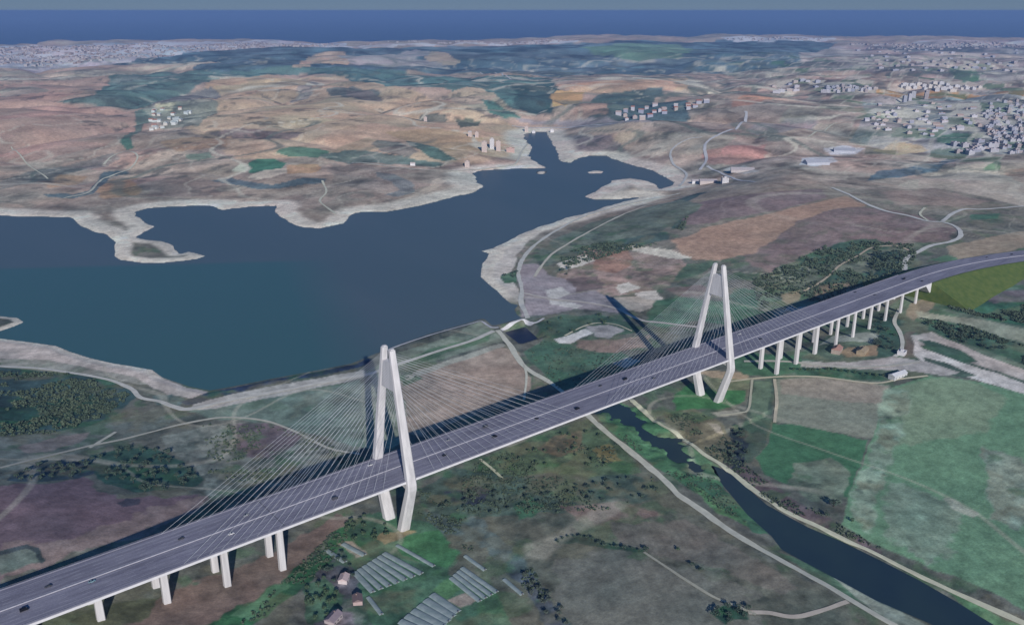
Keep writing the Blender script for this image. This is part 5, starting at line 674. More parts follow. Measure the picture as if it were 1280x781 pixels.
(6330.5,2268.6,24.0,28.1,9.9,-0.69,(156, 160, 172),'flat','pale block among the far right coastal suburbs','apartment block','blocks of the far right suburbs',(186, 184, 192),'apartment_block'),
(8084.8,2990.7,42.0,22.4,12.1,0.88,(156, 160, 172),'flat','pale block among the far right coastal suburbs','apartment block','blocks of the far right suburbs',(186, 184, 192),'apartment_block'),
(5381.7,2542.6,31.9,28.0,9.7,-0.69,(174, 172, 180),'flat','pale block among the far right coastal suburbs','apartment block','blocks of the far right suburbs',(186, 184, 192),'apartment_block'),
(6050.5,2473.8,31.7,28.2,7.9,0.88,(168, 158, 154),'flat','pale block among the far right coastal suburbs','apartment block','blocks of the far right suburbs',(186, 184, 192),'apartment_block'),
(6172.9,2935.4,29.2,22.6,7.6,0.88,(174, 172, 180),'flat','pale block among the far right coastal suburbs','apartment block','blocks of the far right suburbs',(186, 184, 192),'apartment_block'),
(5450.7,2273.9,23.1,24.5,9.6,0.88,(146, 150, 166),'flat','pale block among the far right coastal suburbs','apartment block','blocks of the far right suburbs',(186, 184, 192),'apartment_block'),
(6171.7,2224.4,23.6,23.2,11.4,-0.69,(146, 150, 166),'flat','pale block among the far right coastal suburbs','apartment block','blocks of the far right suburbs',(186, 184, 192),'apartment_block'),
(5536.7,2513.1,28.8,25.2,9.7,-0.69,(160, 150, 150),'flat','pale block among the far right coastal suburbs','apartment block','blocks of the far right suburbs',(186, 184, 192),'apartment_block'),
(6974.5,2354.6,43.6,25.2,13.1,0.88,(160, 150, 150),'flat','pale block among the far right coastal suburbs','apartment block','blocks of the far right suburbs',(186, 184, 192),'apartment_block'),
(6052.6,2291.5,29.3,24.0,8.6,0.88,(160, 150, 150),'flat','pale block among the far right coastal suburbs','apartment block','blocks of the far right suburbs',(186, 184, 192),'apartment_block'),
(7071.3,3242.3,40.3,28.6,12.3,0.88,(178, 178, 186),'flat','pale block among the far right coastal suburbs','apartment block','blocks of the far right suburbs',(186, 184, 192),'apartment_block'),
(6124.2,2562.2,34.1,24.7,12.2,-0.39,(168, 158, 154),'flat','pale block among the far right coastal suburbs','apartment block','blocks of the far right suburbs',(186, 184, 192),'apartment_block'),
(8016.5,3320.6,42.9,23.7,13.2,-0.39,(178, 178, 186),'flat','pale block among the far right coastal suburbs','apartment block','blocks of the far right suburbs',(186, 184, 192),'apartment_block'),
(10766.5,4204.5,27.7,28.1,13.2,0.88,(168, 158, 154),'flat','pale block among the far right coastal suburbs','apartment block','blocks of the far right suburbs',(186, 184, 192),'apartment_block'),
(8006.2,4239.8,40.3,22.3,13.9,-0.39,(156, 160, 172),'flat','pale block among the far right coastal suburbs','apartment block','blocks of the far right suburbs',(186, 184, 192),'apartment_block'),
(6072.7,2593.4,26.6,25.6,10.9,-0.94,(160, 150, 150),'flat','pale block among the far right coastal suburbs','apartment block','blocks of the far right suburbs',(186, 184, 192),'apartment_block'),
(7957.3,3988.2,32.3,26.8,7.8,0.88,(178, 178, 186),'flat','pale block among the far right coastal suburbs','apartment block','blocks of the far right suburbs',(186, 184, 192),'apartment_block'),
(9826.0,4567.2,39.0,23.2,10.9,0.88,(156, 160, 172),'flat','pale block among the far right coastal suburbs','apartment block','blocks of the far right suburbs',(186, 184, 192),'apartment_block'),
(6136.8,2306.0,34.8,27.0,10.7,0.88,(168, 158, 154),'flat','pale block among the far right coastal suburbs','apartment block','blocks of the far right suburbs',(186, 184, 192),'apartment_block'),
(5276.4,2269.8,22.6,27.4,8.5,-0.69,(174, 172, 180),'flat','pale block among the far right coastal suburbs','apartment block','blocks of the far right suburbs',(186, 184, 192),'apartment_block'),
(7170.9,2584.9,22.0,24.5,7.5,-0.39,(168, 158, 154),'flat','pale block among the far right coastal suburbs','apartment block','blocks of the far right suburbs',(186, 184, 192),'apartment_block'),
(6165.4,3104.1,22.2,25.3,8.5,-0.39,(160, 150, 150),'flat','pale block among the far right coastal suburbs','apartment block','blocks of the far right suburbs',(186, 184, 192),'apartment_block'),
(7956.2,3395.2,32.2,28.5,13.1,-0.39,(178, 178, 186),'flat','pale block among the far right coastal suburbs','apartment block','blocks of the far right suburbs',(186, 184, 192),'apartment_block'),
(6177.9,2415.1,30.7,23.2,8.3,-0.39,(160, 150, 150),'flat','pale block among the far right coastal suburbs','apartment block','blocks of the far right suburbs',(186, 184, 192),'apartment_block'),
(5974.9,1998.8,32.7,22.4,9.0,-0.39,(174, 172, 180),'flat','pale block among the far right coastal suburbs','apartment block','blocks of the far right suburbs',(186, 184, 192),'apartment_block'),
(6257.8,2812.7,22.1,24.5,11.9,-0.39,(156, 160, 172),'flat','pale block among the far right coastal suburbs','apartment block','blocks of the far right suburbs',(186, 184, 192),'apartment_block'),
(9819.0,3491.5,28.7,28.3,10.3,0.88,(156, 160, 172),'flat','pale block among the far right coastal suburbs','apartment block','blocks of the far right suburbs',(186, 184, 192),'apartment_block'),
(6012.1,2658.4,27.9,25.9,10.9,-0.39,(160, 150, 150),'flat','pale block among the far right coastal suburbs','apartment block','blocks of the far right suburbs',(186, 184, 192),'apartment_block'),
(9996.8,4179.4,40.5,26.1,9.6,-0.69,(174, 172, 180),'flat','pale block among the far right coastal suburbs','apartment block','blocks of the far right suburbs',(186, 184, 192),'apartment_block'),
(6205.3,2702.8,39.6,23.9,7.9,-0.94,(160, 150, 150),'flat','pale block among the far right coastal suburbs','apartment block','blocks of the far right suburbs',(186, 184, 192),'apartment_block'),
(7675.3,3592.4,28.3,24.2,9.2,-0.39,(146, 150, 166),'flat','pale block among the far right coastal suburbs','apartment block','blocks of the far right suburbs',(186, 184, 192),'apartment_block'),
(8152.4,3922.7,39.0,25.0,7.8,-0.39,(160, 150, 150),'flat','pale block among the far right coastal suburbs','apartment block','blocks of the far right suburbs',(186, 184, 192),'apartment_block'),
(6361.7,3046.2,33.0,27.3,9.4,-0.69,(146, 150, 166),'flat','pale block among the far right coastal suburbs','apartment block','blocks of the far right suburbs',(186, 184, 192),'apartment_block'),
(6477.9,3229.8,23.0,27.7,12.4,-0.94,(178, 178, 186),'flat','pale block among the far right coastal suburbs','apartment block','blocks of the far right suburbs',(186, 184, 192),'apartment_block'),
(5398.9,2148.4,37.5,24.1,9.0,0.88,(178, 178, 186),'flat','pale block among the far right coastal suburbs','apartment block','blocks of the far right suburbs',(186, 184, 192),'apartment_block'),
(6086.4,2435.2,24.2,28.4,10.2,-0.94,(168, 158, 154),'flat','pale block among the far right coastal suburbs','apartment block','blocks of the far right suburbs',(186, 184, 192),'apartment_block'),
(6036.8,2357.2,26.7,25.4,11.7,0.88,(156, 160, 172),'flat','pale block among the far right coastal suburbs','apartment block','blocks of the far right suburbs',(186, 184, 192),'apartment_block'),
(9964.3,3976.2,42.1,26.2,12.6,-0.94,(160, 150, 150),'flat','pale block among the far right coastal suburbs','apartment block','blocks of the far right suburbs',(186, 184, 192),'apartment_block'),
(10003.1,3581.7,25.8,25.7,8.0,-0.69,(156, 160, 172),'flat','pale block among the far right coastal suburbs','apartment block','blocks of the far right suburbs',(186, 184, 192),'apartment_block'),
(9100.3,4286.7,40.8,23.0,9.9,-0.39,(168, 158, 154),'flat','pale block among the far right coastal suburbs','apartment block','blocks of the far right suburbs',(186, 184, 192),'apartment_block'),
(6118.1,2258.4,42.5,27.8,10.3,-0.94,(156, 160, 172),'flat','pale block among the far right coastal suburbs','apartment block','blocks of the far right suburbs',(186, 184, 192),'apartment_block'),
(7828.6,2931.4,39.3,26.5,7.8,-0.69,(156, 160, 172),'flat','pale block among the far right coastal suburbs','apartment block','blocks of the far right suburbs',(186, 184, 192),'apartment_block'),
(6082.7,2963.0,38.3,23.3,8.4,-0.94,(168, 158, 154),'flat','pale block among the far right coastal suburbs','apartment block','blocks of the far right suburbs',(186, 184, 192),'apartment_block'),
(6520.4,2197.8,27.7,23.8,9.1,-0.69,(156, 160, 172),'flat','pale block among the far right coastal suburbs','apartment block','blocks of the far right suburbs',(186, 184, 192),'apartment_block'),
(5539.8,2640.4,25.4,27.8,8.5,0.88,(168, 158, 154),'flat','pale block among the far right coastal suburbs','apartment block','blocks of the far right suburbs',(186, 184, 192),'apartment_block'),
(5851.4,1899.0,25.7,28.2,11.1,-0.69,(168, 158, 154),'flat','pale block among the far right coastal suburbs','apartment block','blocks of the far right suburbs',(186, 184, 192),'apartment_block'),
(5238.6,2363.4,37.8,22.3,6.9,-0.69,(146, 150, 166),'flat','pale block among the far right coastal suburbs','apartment block','blocks of the far right suburbs',(186, 184, 192),'apartment_block')]
CITY = [([(1201,10213),(1606,10069),(2762,10258),(5011,11225),(5116,9265),(3926,7568),(3448,8362),(2791,8341),(1904,7116),(1375,7155),(1097,7421)],2600),
([(5336,9621),(7215,8615),(7684,7770),(7310,7805),(6413,8908)],260),
([(10220,7579),(10965,7376),(11378,6733),(10572,6587)],130),
([(9366,5260),(12272,4512),(10832,3876),(9312,4732)],420)]
TREES = [
('dark green tree in the dense grove beside the mauve ploughed field','trees of the grove by the ploughed field',0,[(-147,225,7.0),(-178,212,6.0),(-154,200,5.8),(-166,163,5.5),(-147,204,6.8),(-118,248,6.4),(-123,176,6.2),(-151,159,5.7),(-166,222,5.4),(-187,201,4.8),(-129,187,4.9),(-116,194,5.5),(-169,187,7.0),(-162,237,5.5),(-136,204,6.5),(-130,230,6.3),(-154,238,6.1),(-129,165,5.6),(-126,259,5.0),(-135,199,4.3),(-135,209,4.4),(-175,198,4.6),(-155,215,5.0),(-179,226,4.6),(-117,188,4.2),(-147,272,6.5),(-172,212,5.7),(-162,257,4.8),(-171,225,4.6),(-160,164,6.2),(-182,220,6.2),(-177,264,5.8),(-133,242,4.4),(-158,271,6.7),(-130,172,6.5),(-119,207,4.7),(-153,173,6.4),(-147,193,6.3),(-141,228,4.7),(-123,226,5.9),(-136,262,6.1),(-117,176,5.8),(-126,244,4.7),(-167,169,5.5),(-161,174,5.9),(-146,248,5.5)]),
('dark tree in the copse at the far edge of the ploughed field','trees of the field-edge copse',0,[(-244,244,5.1),(-234,239,4.8),(-206,242,5.7),(-207,250,4.1),(-231,258,4.6),(-214,258,4.5),(-254,231,4.5),(-236,227,4.8),(-192,255,4.4),(-245,222,5.6),(-215,246,5.2),(-222,250,4.9),(-228,224,4.5),(-223,237,4.2),(-210,224,5.2),(-212,218,4.7),(-237,221,4.5),(-197,256,3.6),(-216,251,4.0),(-217,232,4.9),(-186,260,4.8),(-203,230,5.0),(-193,245,5.9),(-252,225,4.3)]),
('dark tree in the belt between the river bank and the striped field','trees beside the right river bank',0,[(400,-79,5.3),(370,-99,4.6),(364,-96,4.8),(370,-93,5.3),(391,-85,5.6),(347,-117,6.8),(361,-113,6.1),(391,-75,5.1),(341,-127,4.6),(352,-103,6.8),(342,-99,5.1),(361,-103,4.9),(387,-85,6.7),(363,-91,5.0),(344,-103,5.5),(339,-111,6.3)]),
('small dark tree in the hedge line across the brown meadow','hedge trees in the brown meadow',0,[(92,-113,3.3),(98,-113,2.6),(104,-113,2.6),(109,-116,3.2),(113,-120,4.0),(116,-125,3.2),(118,-130,4.3),(119,-136,3.8),(120,-142,4.3),(123,-147,2.6),(127,-152,3.7),(130,-157,4.3),(134,-161,2.8),(138,-166,2.7),(142,-170,4.4)]),
('dark green tree in the clump at the bottom edge left of the river road','trees of the bottom clump',0,[(143,-276,5.5),(133,-263,5.5),(118,-264,5.7),(126,-270,4.5),(134,-271,4.8),(134,-278,4.9),(120,-275,4.1),(125,-261,4.3),(139,-269,4.8)]),
("bushy green tree left of the nearer pylon's feet",'trees by the nearer pylon',1,[(-32,-16,5.5),(-23,-1,3.6),(-26,12,5.4),(-39,22,4.6),(-11,0,3.8),(-30,-10,6.0),(-15,-8,3.7),(-45,-6,5.6),(-37,13,3.8),(-32,25,5.1),(-42,14,5.8),(-24,22,4.4),(-34,-1,4.2),(-19,-14,4.9),(-17,25,4.5),(-33,19,4.5)]),
('green garden tree in the orchard at the bottom left of the greenhouses','orchard trees left of the greenhouses',1,[(-118,-68,3.6),(-114,-79,3.9),(-103,-49,4.7),(-107,-75,4.7),(-122,-65,4.7),(-95,-43,3.5),(-102,-62,4.2),(-111,-46,4.1),(-102,-57,3.4),(-97,-67,4.7),(-112,-64,4.4),(-116,-56,3.7),(-111,-68,4.7),(-102,-74,5.0),(-106,-63,3.6),(-115,-86,3.2),(-125,-85,3.8),(-117,-62,4.8)]),
('dark tree around the houses left of the greenhouses','trees around the small houses',0,[(-65,-17,4.4),(-71,-24,5.0),(-87,-34,4.9),(-74,-53,4.8),(-82,-33,3.7),(-89,-51,4.3),(-67,-27,4.6),(-75,-46,3.5),(-69,-37,3.5)]),
('dark blue-green tree in the strip right of the greenhouses','trees right of the greenhouses',2,[(32,-146,4.0),(27,-166,4.8),(25,-198,3.9),(36,-164,4.4),(23,-193,4.2),(33,-183,4.3),(26,-155,5.0),(37,-145,3.9),(39,-133,4.7),(33,-169,5.0),(29,-170,4.1),(20,-181,5.0),(36,-153,4.7),(27,-186,5.0)]),
('low dark tree on the rough meadow below the main span','trees on the rough meadow',0,[(221,-99,4.5),(173,-88,3.6),(106,-52,5.1),(46,-5,5.2),(142,-60,3.3),(62,-19,4.1),(173,-52,3.4),(189,-62,4.8),(163,-80,5.4),(205,-108,4.5),(109,-59,4.2),(81,-3,5.0),(92,-45,4.0),(118,-42,5.5),(127,-31,5.1),(167,-68,3.9),(214,-70,4.1),(178,-62,5.0),(77,-10,4.2),(206,-77,3.0),(75,-40,4.4),(101,-4,3.1),(90,-32,3.2),(68,-12,5.4),(143,-38,3.7),(140,-49,3.9),(201,-65,5.3),(122,-56,5.2),(191,-80,4.2),(193,-72,5.2),(222,-74,3.5),(200,-102,3.1),(54,-3,4.7),(75,-2,4.1),(134,-49,4.8),(95,-22,3.9),(131,-57,3.7),(167,-58,4.1),(226,-107,5.4),(97,-29,3.1),(101,-15,4.9),(70,-33,3.9),(173,-76,4.3),(156,-59,4.1)]),
('green tree in the thicket right below the deck at mid span','trees right below the deck',1,[(267,11,4.6),(151,26,4.3),(222,4,5.0),(261,26,4.2),(197,21,3.7),(163,24,4.3),(214,-7,3.3),(242,32,4.1),(172,6,4.7),(221,-28,5.3),(211,-30,4.0),(188,26,5.2),(236,38,4.2),(177,-1,3.9),(160,0,3.7),(233,-8,4.4),(164,34,3.7),(182,29,4.4),(224,-41,5.0),(240,19,5.4)]),
('dark tree in the small wood behind the right approach spans','trees of the wood behind the spans',0,[(972,100,8.3),(1060,140,9.9),(1014,117,9.7),(1077,142,8.3),(1086,125,9.4),(971,64,7.6),(1002,115,6.5),(953,75,6.4),(1065,127,7.0),(1073,129,7.9),(993,94,7.3),(1066,100,9.7),(992,65,9.9),(1073,117,6.8),(945,71,7.2),(1005,68,7.9),(1048,113,9.6),(1054,126,9.7)]),
('dark tree in the wood under the right approach spans','trees of the wood under the spans',0,[(772,-21,6.6),(721,-77,6.5),(729,-50,8.0),(797,-17,5.9),(793,-10,5.1),(717,-70,8.3),(747,-56,6.0),(757,-36,7.8),(767,-54,5.0),(721,-57,9.0),(773,-38,8.2),(830,-15,8.1),(749,-49,6.2),(816,-7,5.2),(740,-66,5.6),(775,-29,7.2)]),
('green tree in the hedge beside the farm track right of the farther pylon','hedge trees by the farm track',1,[(581,-22,4.5),(586,-28,4.3),(592,-34,5.4),(598,-40,4.8),(603,-46,3.9),(609,-52,5.3),(614,-58,5.4),(617,-66,4.2),(620,-74,4.8),(623,-81,4.1),(626,-89,3.7),(630,-96,4.8),(634,-104,5.2),(638,-111,4.2)]),
('dark green tree on the slope between the two pale dirt roads at right','trees between the dirt roads',0,[(820,-104,4.7),(842,-133,6.4),(815,-167,4.3),(806,-131,6.2),(827,-133,6.6),(819,-120,6.4),(813,-149,4.2),(807,-165,4.8),(818,-175,6.2),(825,-146,5.4),(832,-69,6.9),(810,-111,6.2),(809,-156,6.1),(828,-100,5.8),(831,-116,4.4),(825,-173,4.8),(832,-92,6.7),(840,-109,5.8)]),
("green tree beside the pale yard at the dam's right end",'trees beside the dam yard',1,[(498,264,4.4),(456,256,6.0),(540,266,4.0),(452,302,5.5),(436,282,5.3),(478,305,5.4),(516,254,6.9),(437,266,4.2),(535,283,6.4),(523,265,4.8)]),
('dark bush tree on the pale shore right of the reservoir','bush trees on the pale shore',0,[(564,522,4.7),(582,535,6.1),(555,531,6.3),(574,533,5.6),(561,514,4.5)]),
('dark tree beside the white concrete yard by the reservoir','trees beside the white yard',0,[(642,468,5.1),(649,489,7.6),(663,487,7.8),(670,498,5.0)]),
('low green tree on the meadow below the dam crest','trees below the dam crest',1,[(194,270,3.8),(193,257,4.4),(183,261,3.2),(184,251,3.6),(172,251,4.9)]),
('large round dark tree at the corner of the green field by the river road',None,0,[(334,-232,9.0)]),
('smaller dark tree beside the large round one by the river road',None,0,[(313,-237,6.0)]),
('upper one of two small dark trees in the open brown meadow',None,0,[(154,-212,4.0)]),
('lower one of two small dark trees in the open brown meadow',None,0,[(153,-219,4.0)]),
('single low bush tree right of the meadow hedge',None,1,[(164,-187,3.5)]),
('small tree at the edge of the green field by the river road',None,1,[(323,-257,4.0)])]
SCRUB = [
([(829,225),(927,224),(1059,239),(1120,198),(1150,124),(1070,68),(974,57),(871,78),(768,93),(731,138)],1500,2.5,6),
([(719,571),(806,576),(884,546),(942,503),(1073,565),(920,456),(825,490),(669,504)],500,3,6),
([(-205,587),(-142,547),(-106,473),(-98,422),(-141,381),(-189,349),(-247,350)],1300,2,4.5),
([(-64,300),(-10,254),(27,194),(27,127),(-65,134),(-105,165)],420,1.5,3.2),
([(24,4),(61,-43),(55,-118),(27,-189),(22,-147),(24,-46)],260,1.2,2.6),
([(31,35),(131,47),(288,45),(236,-108),(178,-111),(65,-39)],900,1.2,3),
([(348,-88),(339,-126),(317,-193),(311,-251),(305,-297),(298,-244),(296,-185),(312,-127)],320,1.2,2.8),
([(849,-48),(865,-97),(848,-198),(788,-223),(799,-129)],420,2,4.5),
([(907,-53),(967,-84),(1025,-126),(918,-170),(903,-123)],420,2.5,5),
([(363,-3),(398,-15),(392,-54),(358,-96),(324,-107),(335,-56)],220,1.2,2.6),
([(281,-1),(328,8),(313,-95),(310,-125),(264,-184),(251,-218),(248,-167),(258,-89)],260,1,2.2),
([(354,242),(402,256),(461,131),(360,119),(313,126)],160,1.5,3),
([(-173,-64),(-105,-16),(-48,23),(-36,15),(-75,-21),(-154,-64)],260,1.2,2.8)]

# ---------------------------------------------------------------- terrain
CAM = np.array([-360.04, -601.74, 435.3])
YAW, PITCH, FOCAL = 0.6879, 0.3276, 1108.5          # heading from +Y towards +X, tilt down, focal in px of a 1280 px wide frame
HX, HY = math.sin(YAW), math.cos(YAW)               # valley axis frame: a runs along the view heading, b to its right
Z_LAKE, Z_RIVER, Z_SEA = 4.0, -7.0, -14.0

def ab(x, y):
    dx, dy = x - CAM[0], y - CAM[1]
    return dx * HX + dy * HY, dx * HY - dy * HX

_rs = np.random.RandomState(7)
_LAT = _rs.rand(256, 256)

def vnoise(x, y, s, seed=0):
    """smooth value noise, 0..1, wavelength s metres"""
    x = np.asarray(x, float) / s + 17.3 * seed
    y = np.asarray(y, float) / s + 29.1 * seed
    xi, yi = np.floor(x).astype(int), np.floor(y).astype(int)
    fx, fy = x - xi, y - yi
    fx = fx * fx * (3 - 2 * fx); fy = fy * fy * (3 - 2 * fy)
    g = lambda i, j: _LAT[(i + 31 * seed) & 255, (j + 57 * seed) & 255]
    return (g(xi, yi) * (1 - fx) + g(xi + 1, yi) * fx) * (1 - fy) + (g(xi, yi + 1) * (1 - fx) + g(xi + 1, yi + 1) * fx) * fy

def fbm(x, y, s, seed=0, n=3):
    t, w, a = 0.0, 1.0, 0.0
    for k in range(n):
        t = t + w * vnoise(x, y, s / 2 ** k, seed + k); a += w; w *= 0.55
    return t / a

def sstep(e0, e1, v):
    t = np.clip((v - e0) / (e1 - e0), 0, 1)
    return t * t * (3 - 2 * t)

def poly_sd(px, py, poly):
    """signed distance to a polygon, negative inside"""
    P = np.asarray(poly, float); Q = np.roll(P, -1, 0)
    d2 = np.full(px.shape, 1e18); ins = np.zeros(px.shape, bool)
    for (x0, y0), (x1, y1) in zip(P, Q):
        ex, ey = x1 - x0, y1 - y0
        wx, wy = px - x0, py - y0
        t = np.clip((wx * ex + wy * ey) / (ex * ex + ey * ey + 1e-9), 0, 1)
        d2 = np.minimum(d2, (wx - t * ex) ** 2 + (wy - t * ey) ** 2)
        if y0 != y1:
            c = ((y0 > py) != (y1 > py)) & (px < ex * (py - y0) / ey + x0)
            ins ^= c
    d = np.sqrt(d2)
    return np.where(ins, -d, d)

def sd_in(px, py, poly, margin):
    """signed distance, only worked out near the polygon (elsewhere = margin)"""
    P = np.asarray(poly, float)
    out = np.full(px.shape, float(margin))
    m = (px > P[:, 0].min() - margin) & (px < P[:, 0].max() + margin) & (py > P[:, 1].min() - margin) & (py < P[:, 1].max() + margin)
    if m.any():
        out[m] = np.minimum(poly_sd(px[m], py[m], P), margin)
    return out

PX = [-900, -520, -400, -300, -252, -210, -163, -117, -60, 0, 120, 250, 330, 440, 540, 595, 640, 680, 760, 850, 886, 960, 1060, 1160, 1280, 1500, 2500]
PZ = [60, 44, 38, 33, 28, 21, 14.5, 9, 3, 0, -1, -3, -4, -6, -1, 3, 7, 10, 14, 20, 25, 28, 35, 46, 52, 54, 60]

def height(x, y):
    x = np.asarray(x, float); y = np.asarray(y, float)
    a, b = ab(x, y)
    wob = 60 * (vnoise(x, y, 400, 3) - .5) * sstep(80, 400, np.abs(y))
    h0 = np.interp(x + wob, PX, PZ)
    h0 = h0 + 13 * sstep(-50, -270, x) * sstep(5, 95, y)
    h0 = h0 - 7 * sstep(620, 700, x) * sstep(-25, 25, y) * (1 - sstep(840, 920, x)) * (1 - sstep(100, 260, y))
    far = sstep(1500, 3600, a)
    hills = 30 + 66 * vnoise(x, y, 1700, 5) + 22 * vnoise(x, y, 620, 9) + 7 * vnoise(x, y, 210, 2) - 46 * (1 - np.abs(2 * fbm(x, y, 900, 23, 3) - 1)) ** 4 - 18 * (1 - np.abs(2 * fbm(x, y, 380, 27, 2) - 1)) ** 5
    h0 = h0 * (1 - far) + hills * far
    h0 = h0 + (5 * (vnoise(x, y, 160, 4) - .5) + 1.6 * (vnoise(x, y, 50, 6) - .5)) * sstep(60, 240, np.abs(y))
    coast = np.interp(b, COAST_B, COAST_A) - a
    h0 = np.where(a > 6000, Z_SEA - 8 + (np.maximum(h0, 2) + 8 - Z_SEA) * sstep(-200, 1500, coast), h0)
    # reservoir basin and dam
    sd = sd_in(x, y, LAKE, 420.0)
    for isl in ISLETS:
        sd = np.maximum(sd, -sd_in(x, y, isl, 300.0))
    sd = sd + np.where(np.abs(sd) < 300, 26 * (fbm(x, y, 70, 71, 3) - .5) * sstep(1250, 2000, a), 0)
    up = sstep(0, 330, sd)
    land = Z_LAKE + .4 + 1.6 * sstep(0, 14, sd) + (np.maximum(h0 - Z_LAKE - 2, -9) ) * up
    land = np.where(sd > 415, h0, land)
    h = np.where(sd >= 0, land, Z_LAKE + .4 - np.minimum(-sd * .16, 10))
    # river and stilling basin
    for poly, zw, wid in [(RIVER, Z_RIVER, 26.0), (BASIN, -3.0, 8.0)] + [(q, Z_RIVER, 18.0) for q in POOLS]:
        r = sd_in(x, y, poly, wid)
        if wid == 18.0: r = np.where(r < wid, r + 54 * (fbm(x, y, 30, 36, 4) - .31), r)
        k = sstep(0, wid, r)
        h = np.where(r >= 0, h * k + (zw + 1.2) * (1 - k), zw + 1.2 - np.minimum(-r * .5, 4))
    return h

# ---------------------------------------------------------------- helpers
def tag(o, label=None, cat=None, group=None, kind=None):
    if label: o["label"] = label
    if cat: o["category"] = cat
    if group: o["group"] = group
    if kind: o["kind"] = kind
    return o

def mesh_from(name, verts, faces, mat=None, smooth=False):
    me = bpy.data.meshes.new(name)
    me.from_pydata([tuple(map(float, v)) for v in verts], [], faces)
    if mat: me.materials.append(mat)
    if smooth: me.polygons.foreach_set("use_smooth", [True] * len(me.polygons))
    me.update()
    return me

def link(name, me, parent=None, loc=None, rot=None, scale=None):
    o = bpy.data.objects.new(name, me); COL.objects.link(o)
    if parent is not None: o.parent = parent
    if loc is not None: o.location = loc
    if rot is not None: o.rotation_euler = rot
    if scale is not None: o.scale = scale
    return o

def empty(name, loc=(0, 0, 0), rz=0.0, parent=None):
    o = bpy.data.objects.new(name, None); COL.objects.link(o)
    o.empty_display_size = 1.0
    o.location = loc; o.rotation_euler = (0, 0, rz)
    if parent is not None: o.parent = parent
    return o

class MB:
    """collects shapes into one mesh"""
    def __init__(s): s.v = []; s.f = []
    def add(s, vs, fs):
        n = len(s.v); s.v += [tuple(v) for v in vs]; s.f += [tuple(i + n for i in f) for f in fs]; return s
    def box(s, x0, x1, y0, y1, z0, z1):
        return s.add([(x0,y0,z0),(x1,y0,z0),(x1,y1,z0),(x0,y1,z0),(x0,y0,z1),(x1,y0,z1),(x1,y1,z1),(x0,y1,z1)],
                     [(0,3,2,1),(4,5,6,7),(0,1,5,4),(1,2,6,5),(2,3,7,6),(3,0,4,7)])
    def loft(s, rings, cap=True):
        n = len(rings[0]); vs = [p for r in rings for p in r]; fs = []
        for k in range(len(rings) - 1):
            for i in range(n):
                j = (i + 1) % n
                fs.append((k*n+i, k*n+j, (k+1)*n+j, (k+1)*n+i))
        if cap:
            fs.append(tuple(reversed(range(n)))); m = (len(rings)-1)*n; fs.append(tuple(range(m, m+n)))
        return s.add(vs, fs)
    def mesh(s, name, mat, smooth=False): return mesh_from(name, s.v, s.f, mat, smooth)
    def build(s, name, mat, parent=None, smooth=False, **k): return link(name, s.mesh(name, mat, smooth), parent, **k)

def hz(x, y):
    return float(height(np.array([x], float), np.array([y], float))[0])

# ---------------------------------------------------------------- materials
def new_mat(name):
    m = bpy.data.materials.new(name); m.use_nodes = True
    nt = m.node_tree; b = nt.nodes["Principled BSDF"]
    b.inputs["Specular IOR Level"].default_value = 0.25
    return m, nt, b

def noise_mat(name, c0, c1, scale=0.2, rough=0.85, bump=0.0, bscale=1.0, detail=5, spec=.25, stretch=None):
    m, nt, b = new_mat(name)
    N, L = nt.nodes, nt.links
    tc = N.new("ShaderNodeTexCoord"); src = tc.outputs["Object"]
    if stretch:
        mp = N.new("ShaderNodeMapping"); mp.inputs["Scale"].default_value = stretch
        L.new(src, mp.inputs[0]); src = mp.outputs[0]
    n = N.new("ShaderNodeTexNoise"); n.inputs["Scale"].default_value = scale; n.inputs["Detail"].default_value = detail
    L.new(src, n.inputs["Vector"])
    r = N.new("ShaderNodeValToRGB"); r.color_ramp.elements[0].color = (*c0, 1); r.color_ramp.elements[1].color = (*c1, 1)
    r.color_ramp.elements[0].position = .3; r.color_ramp.elements[1].position = .7
    L.new(n.outputs[0], r.inputs[0]); L.new(r.outputs[0], b.inputs["Base Color"])
    b.inputs["Roughness"].default_value = rough; b.inputs["Specular IOR Level"].default_value = spec
    if bump:
        n2 = N.new("ShaderNodeTexNoise"); n2.inputs["Scale"].default_value = bscale; n2.inputs["Detail"].default_value = 4
        L.new(src, n2.inputs["Vector"])
        bp = N.new("ShaderNodeBump"); bp.inputs["Strength"].default_value = bump; bp.inputs["Distance"].default_value = .3
        L.new(n2.outputs[0], bp.inputs["Height"]); L.new(bp.outputs[0], b.inputs["Normal"])
    return m

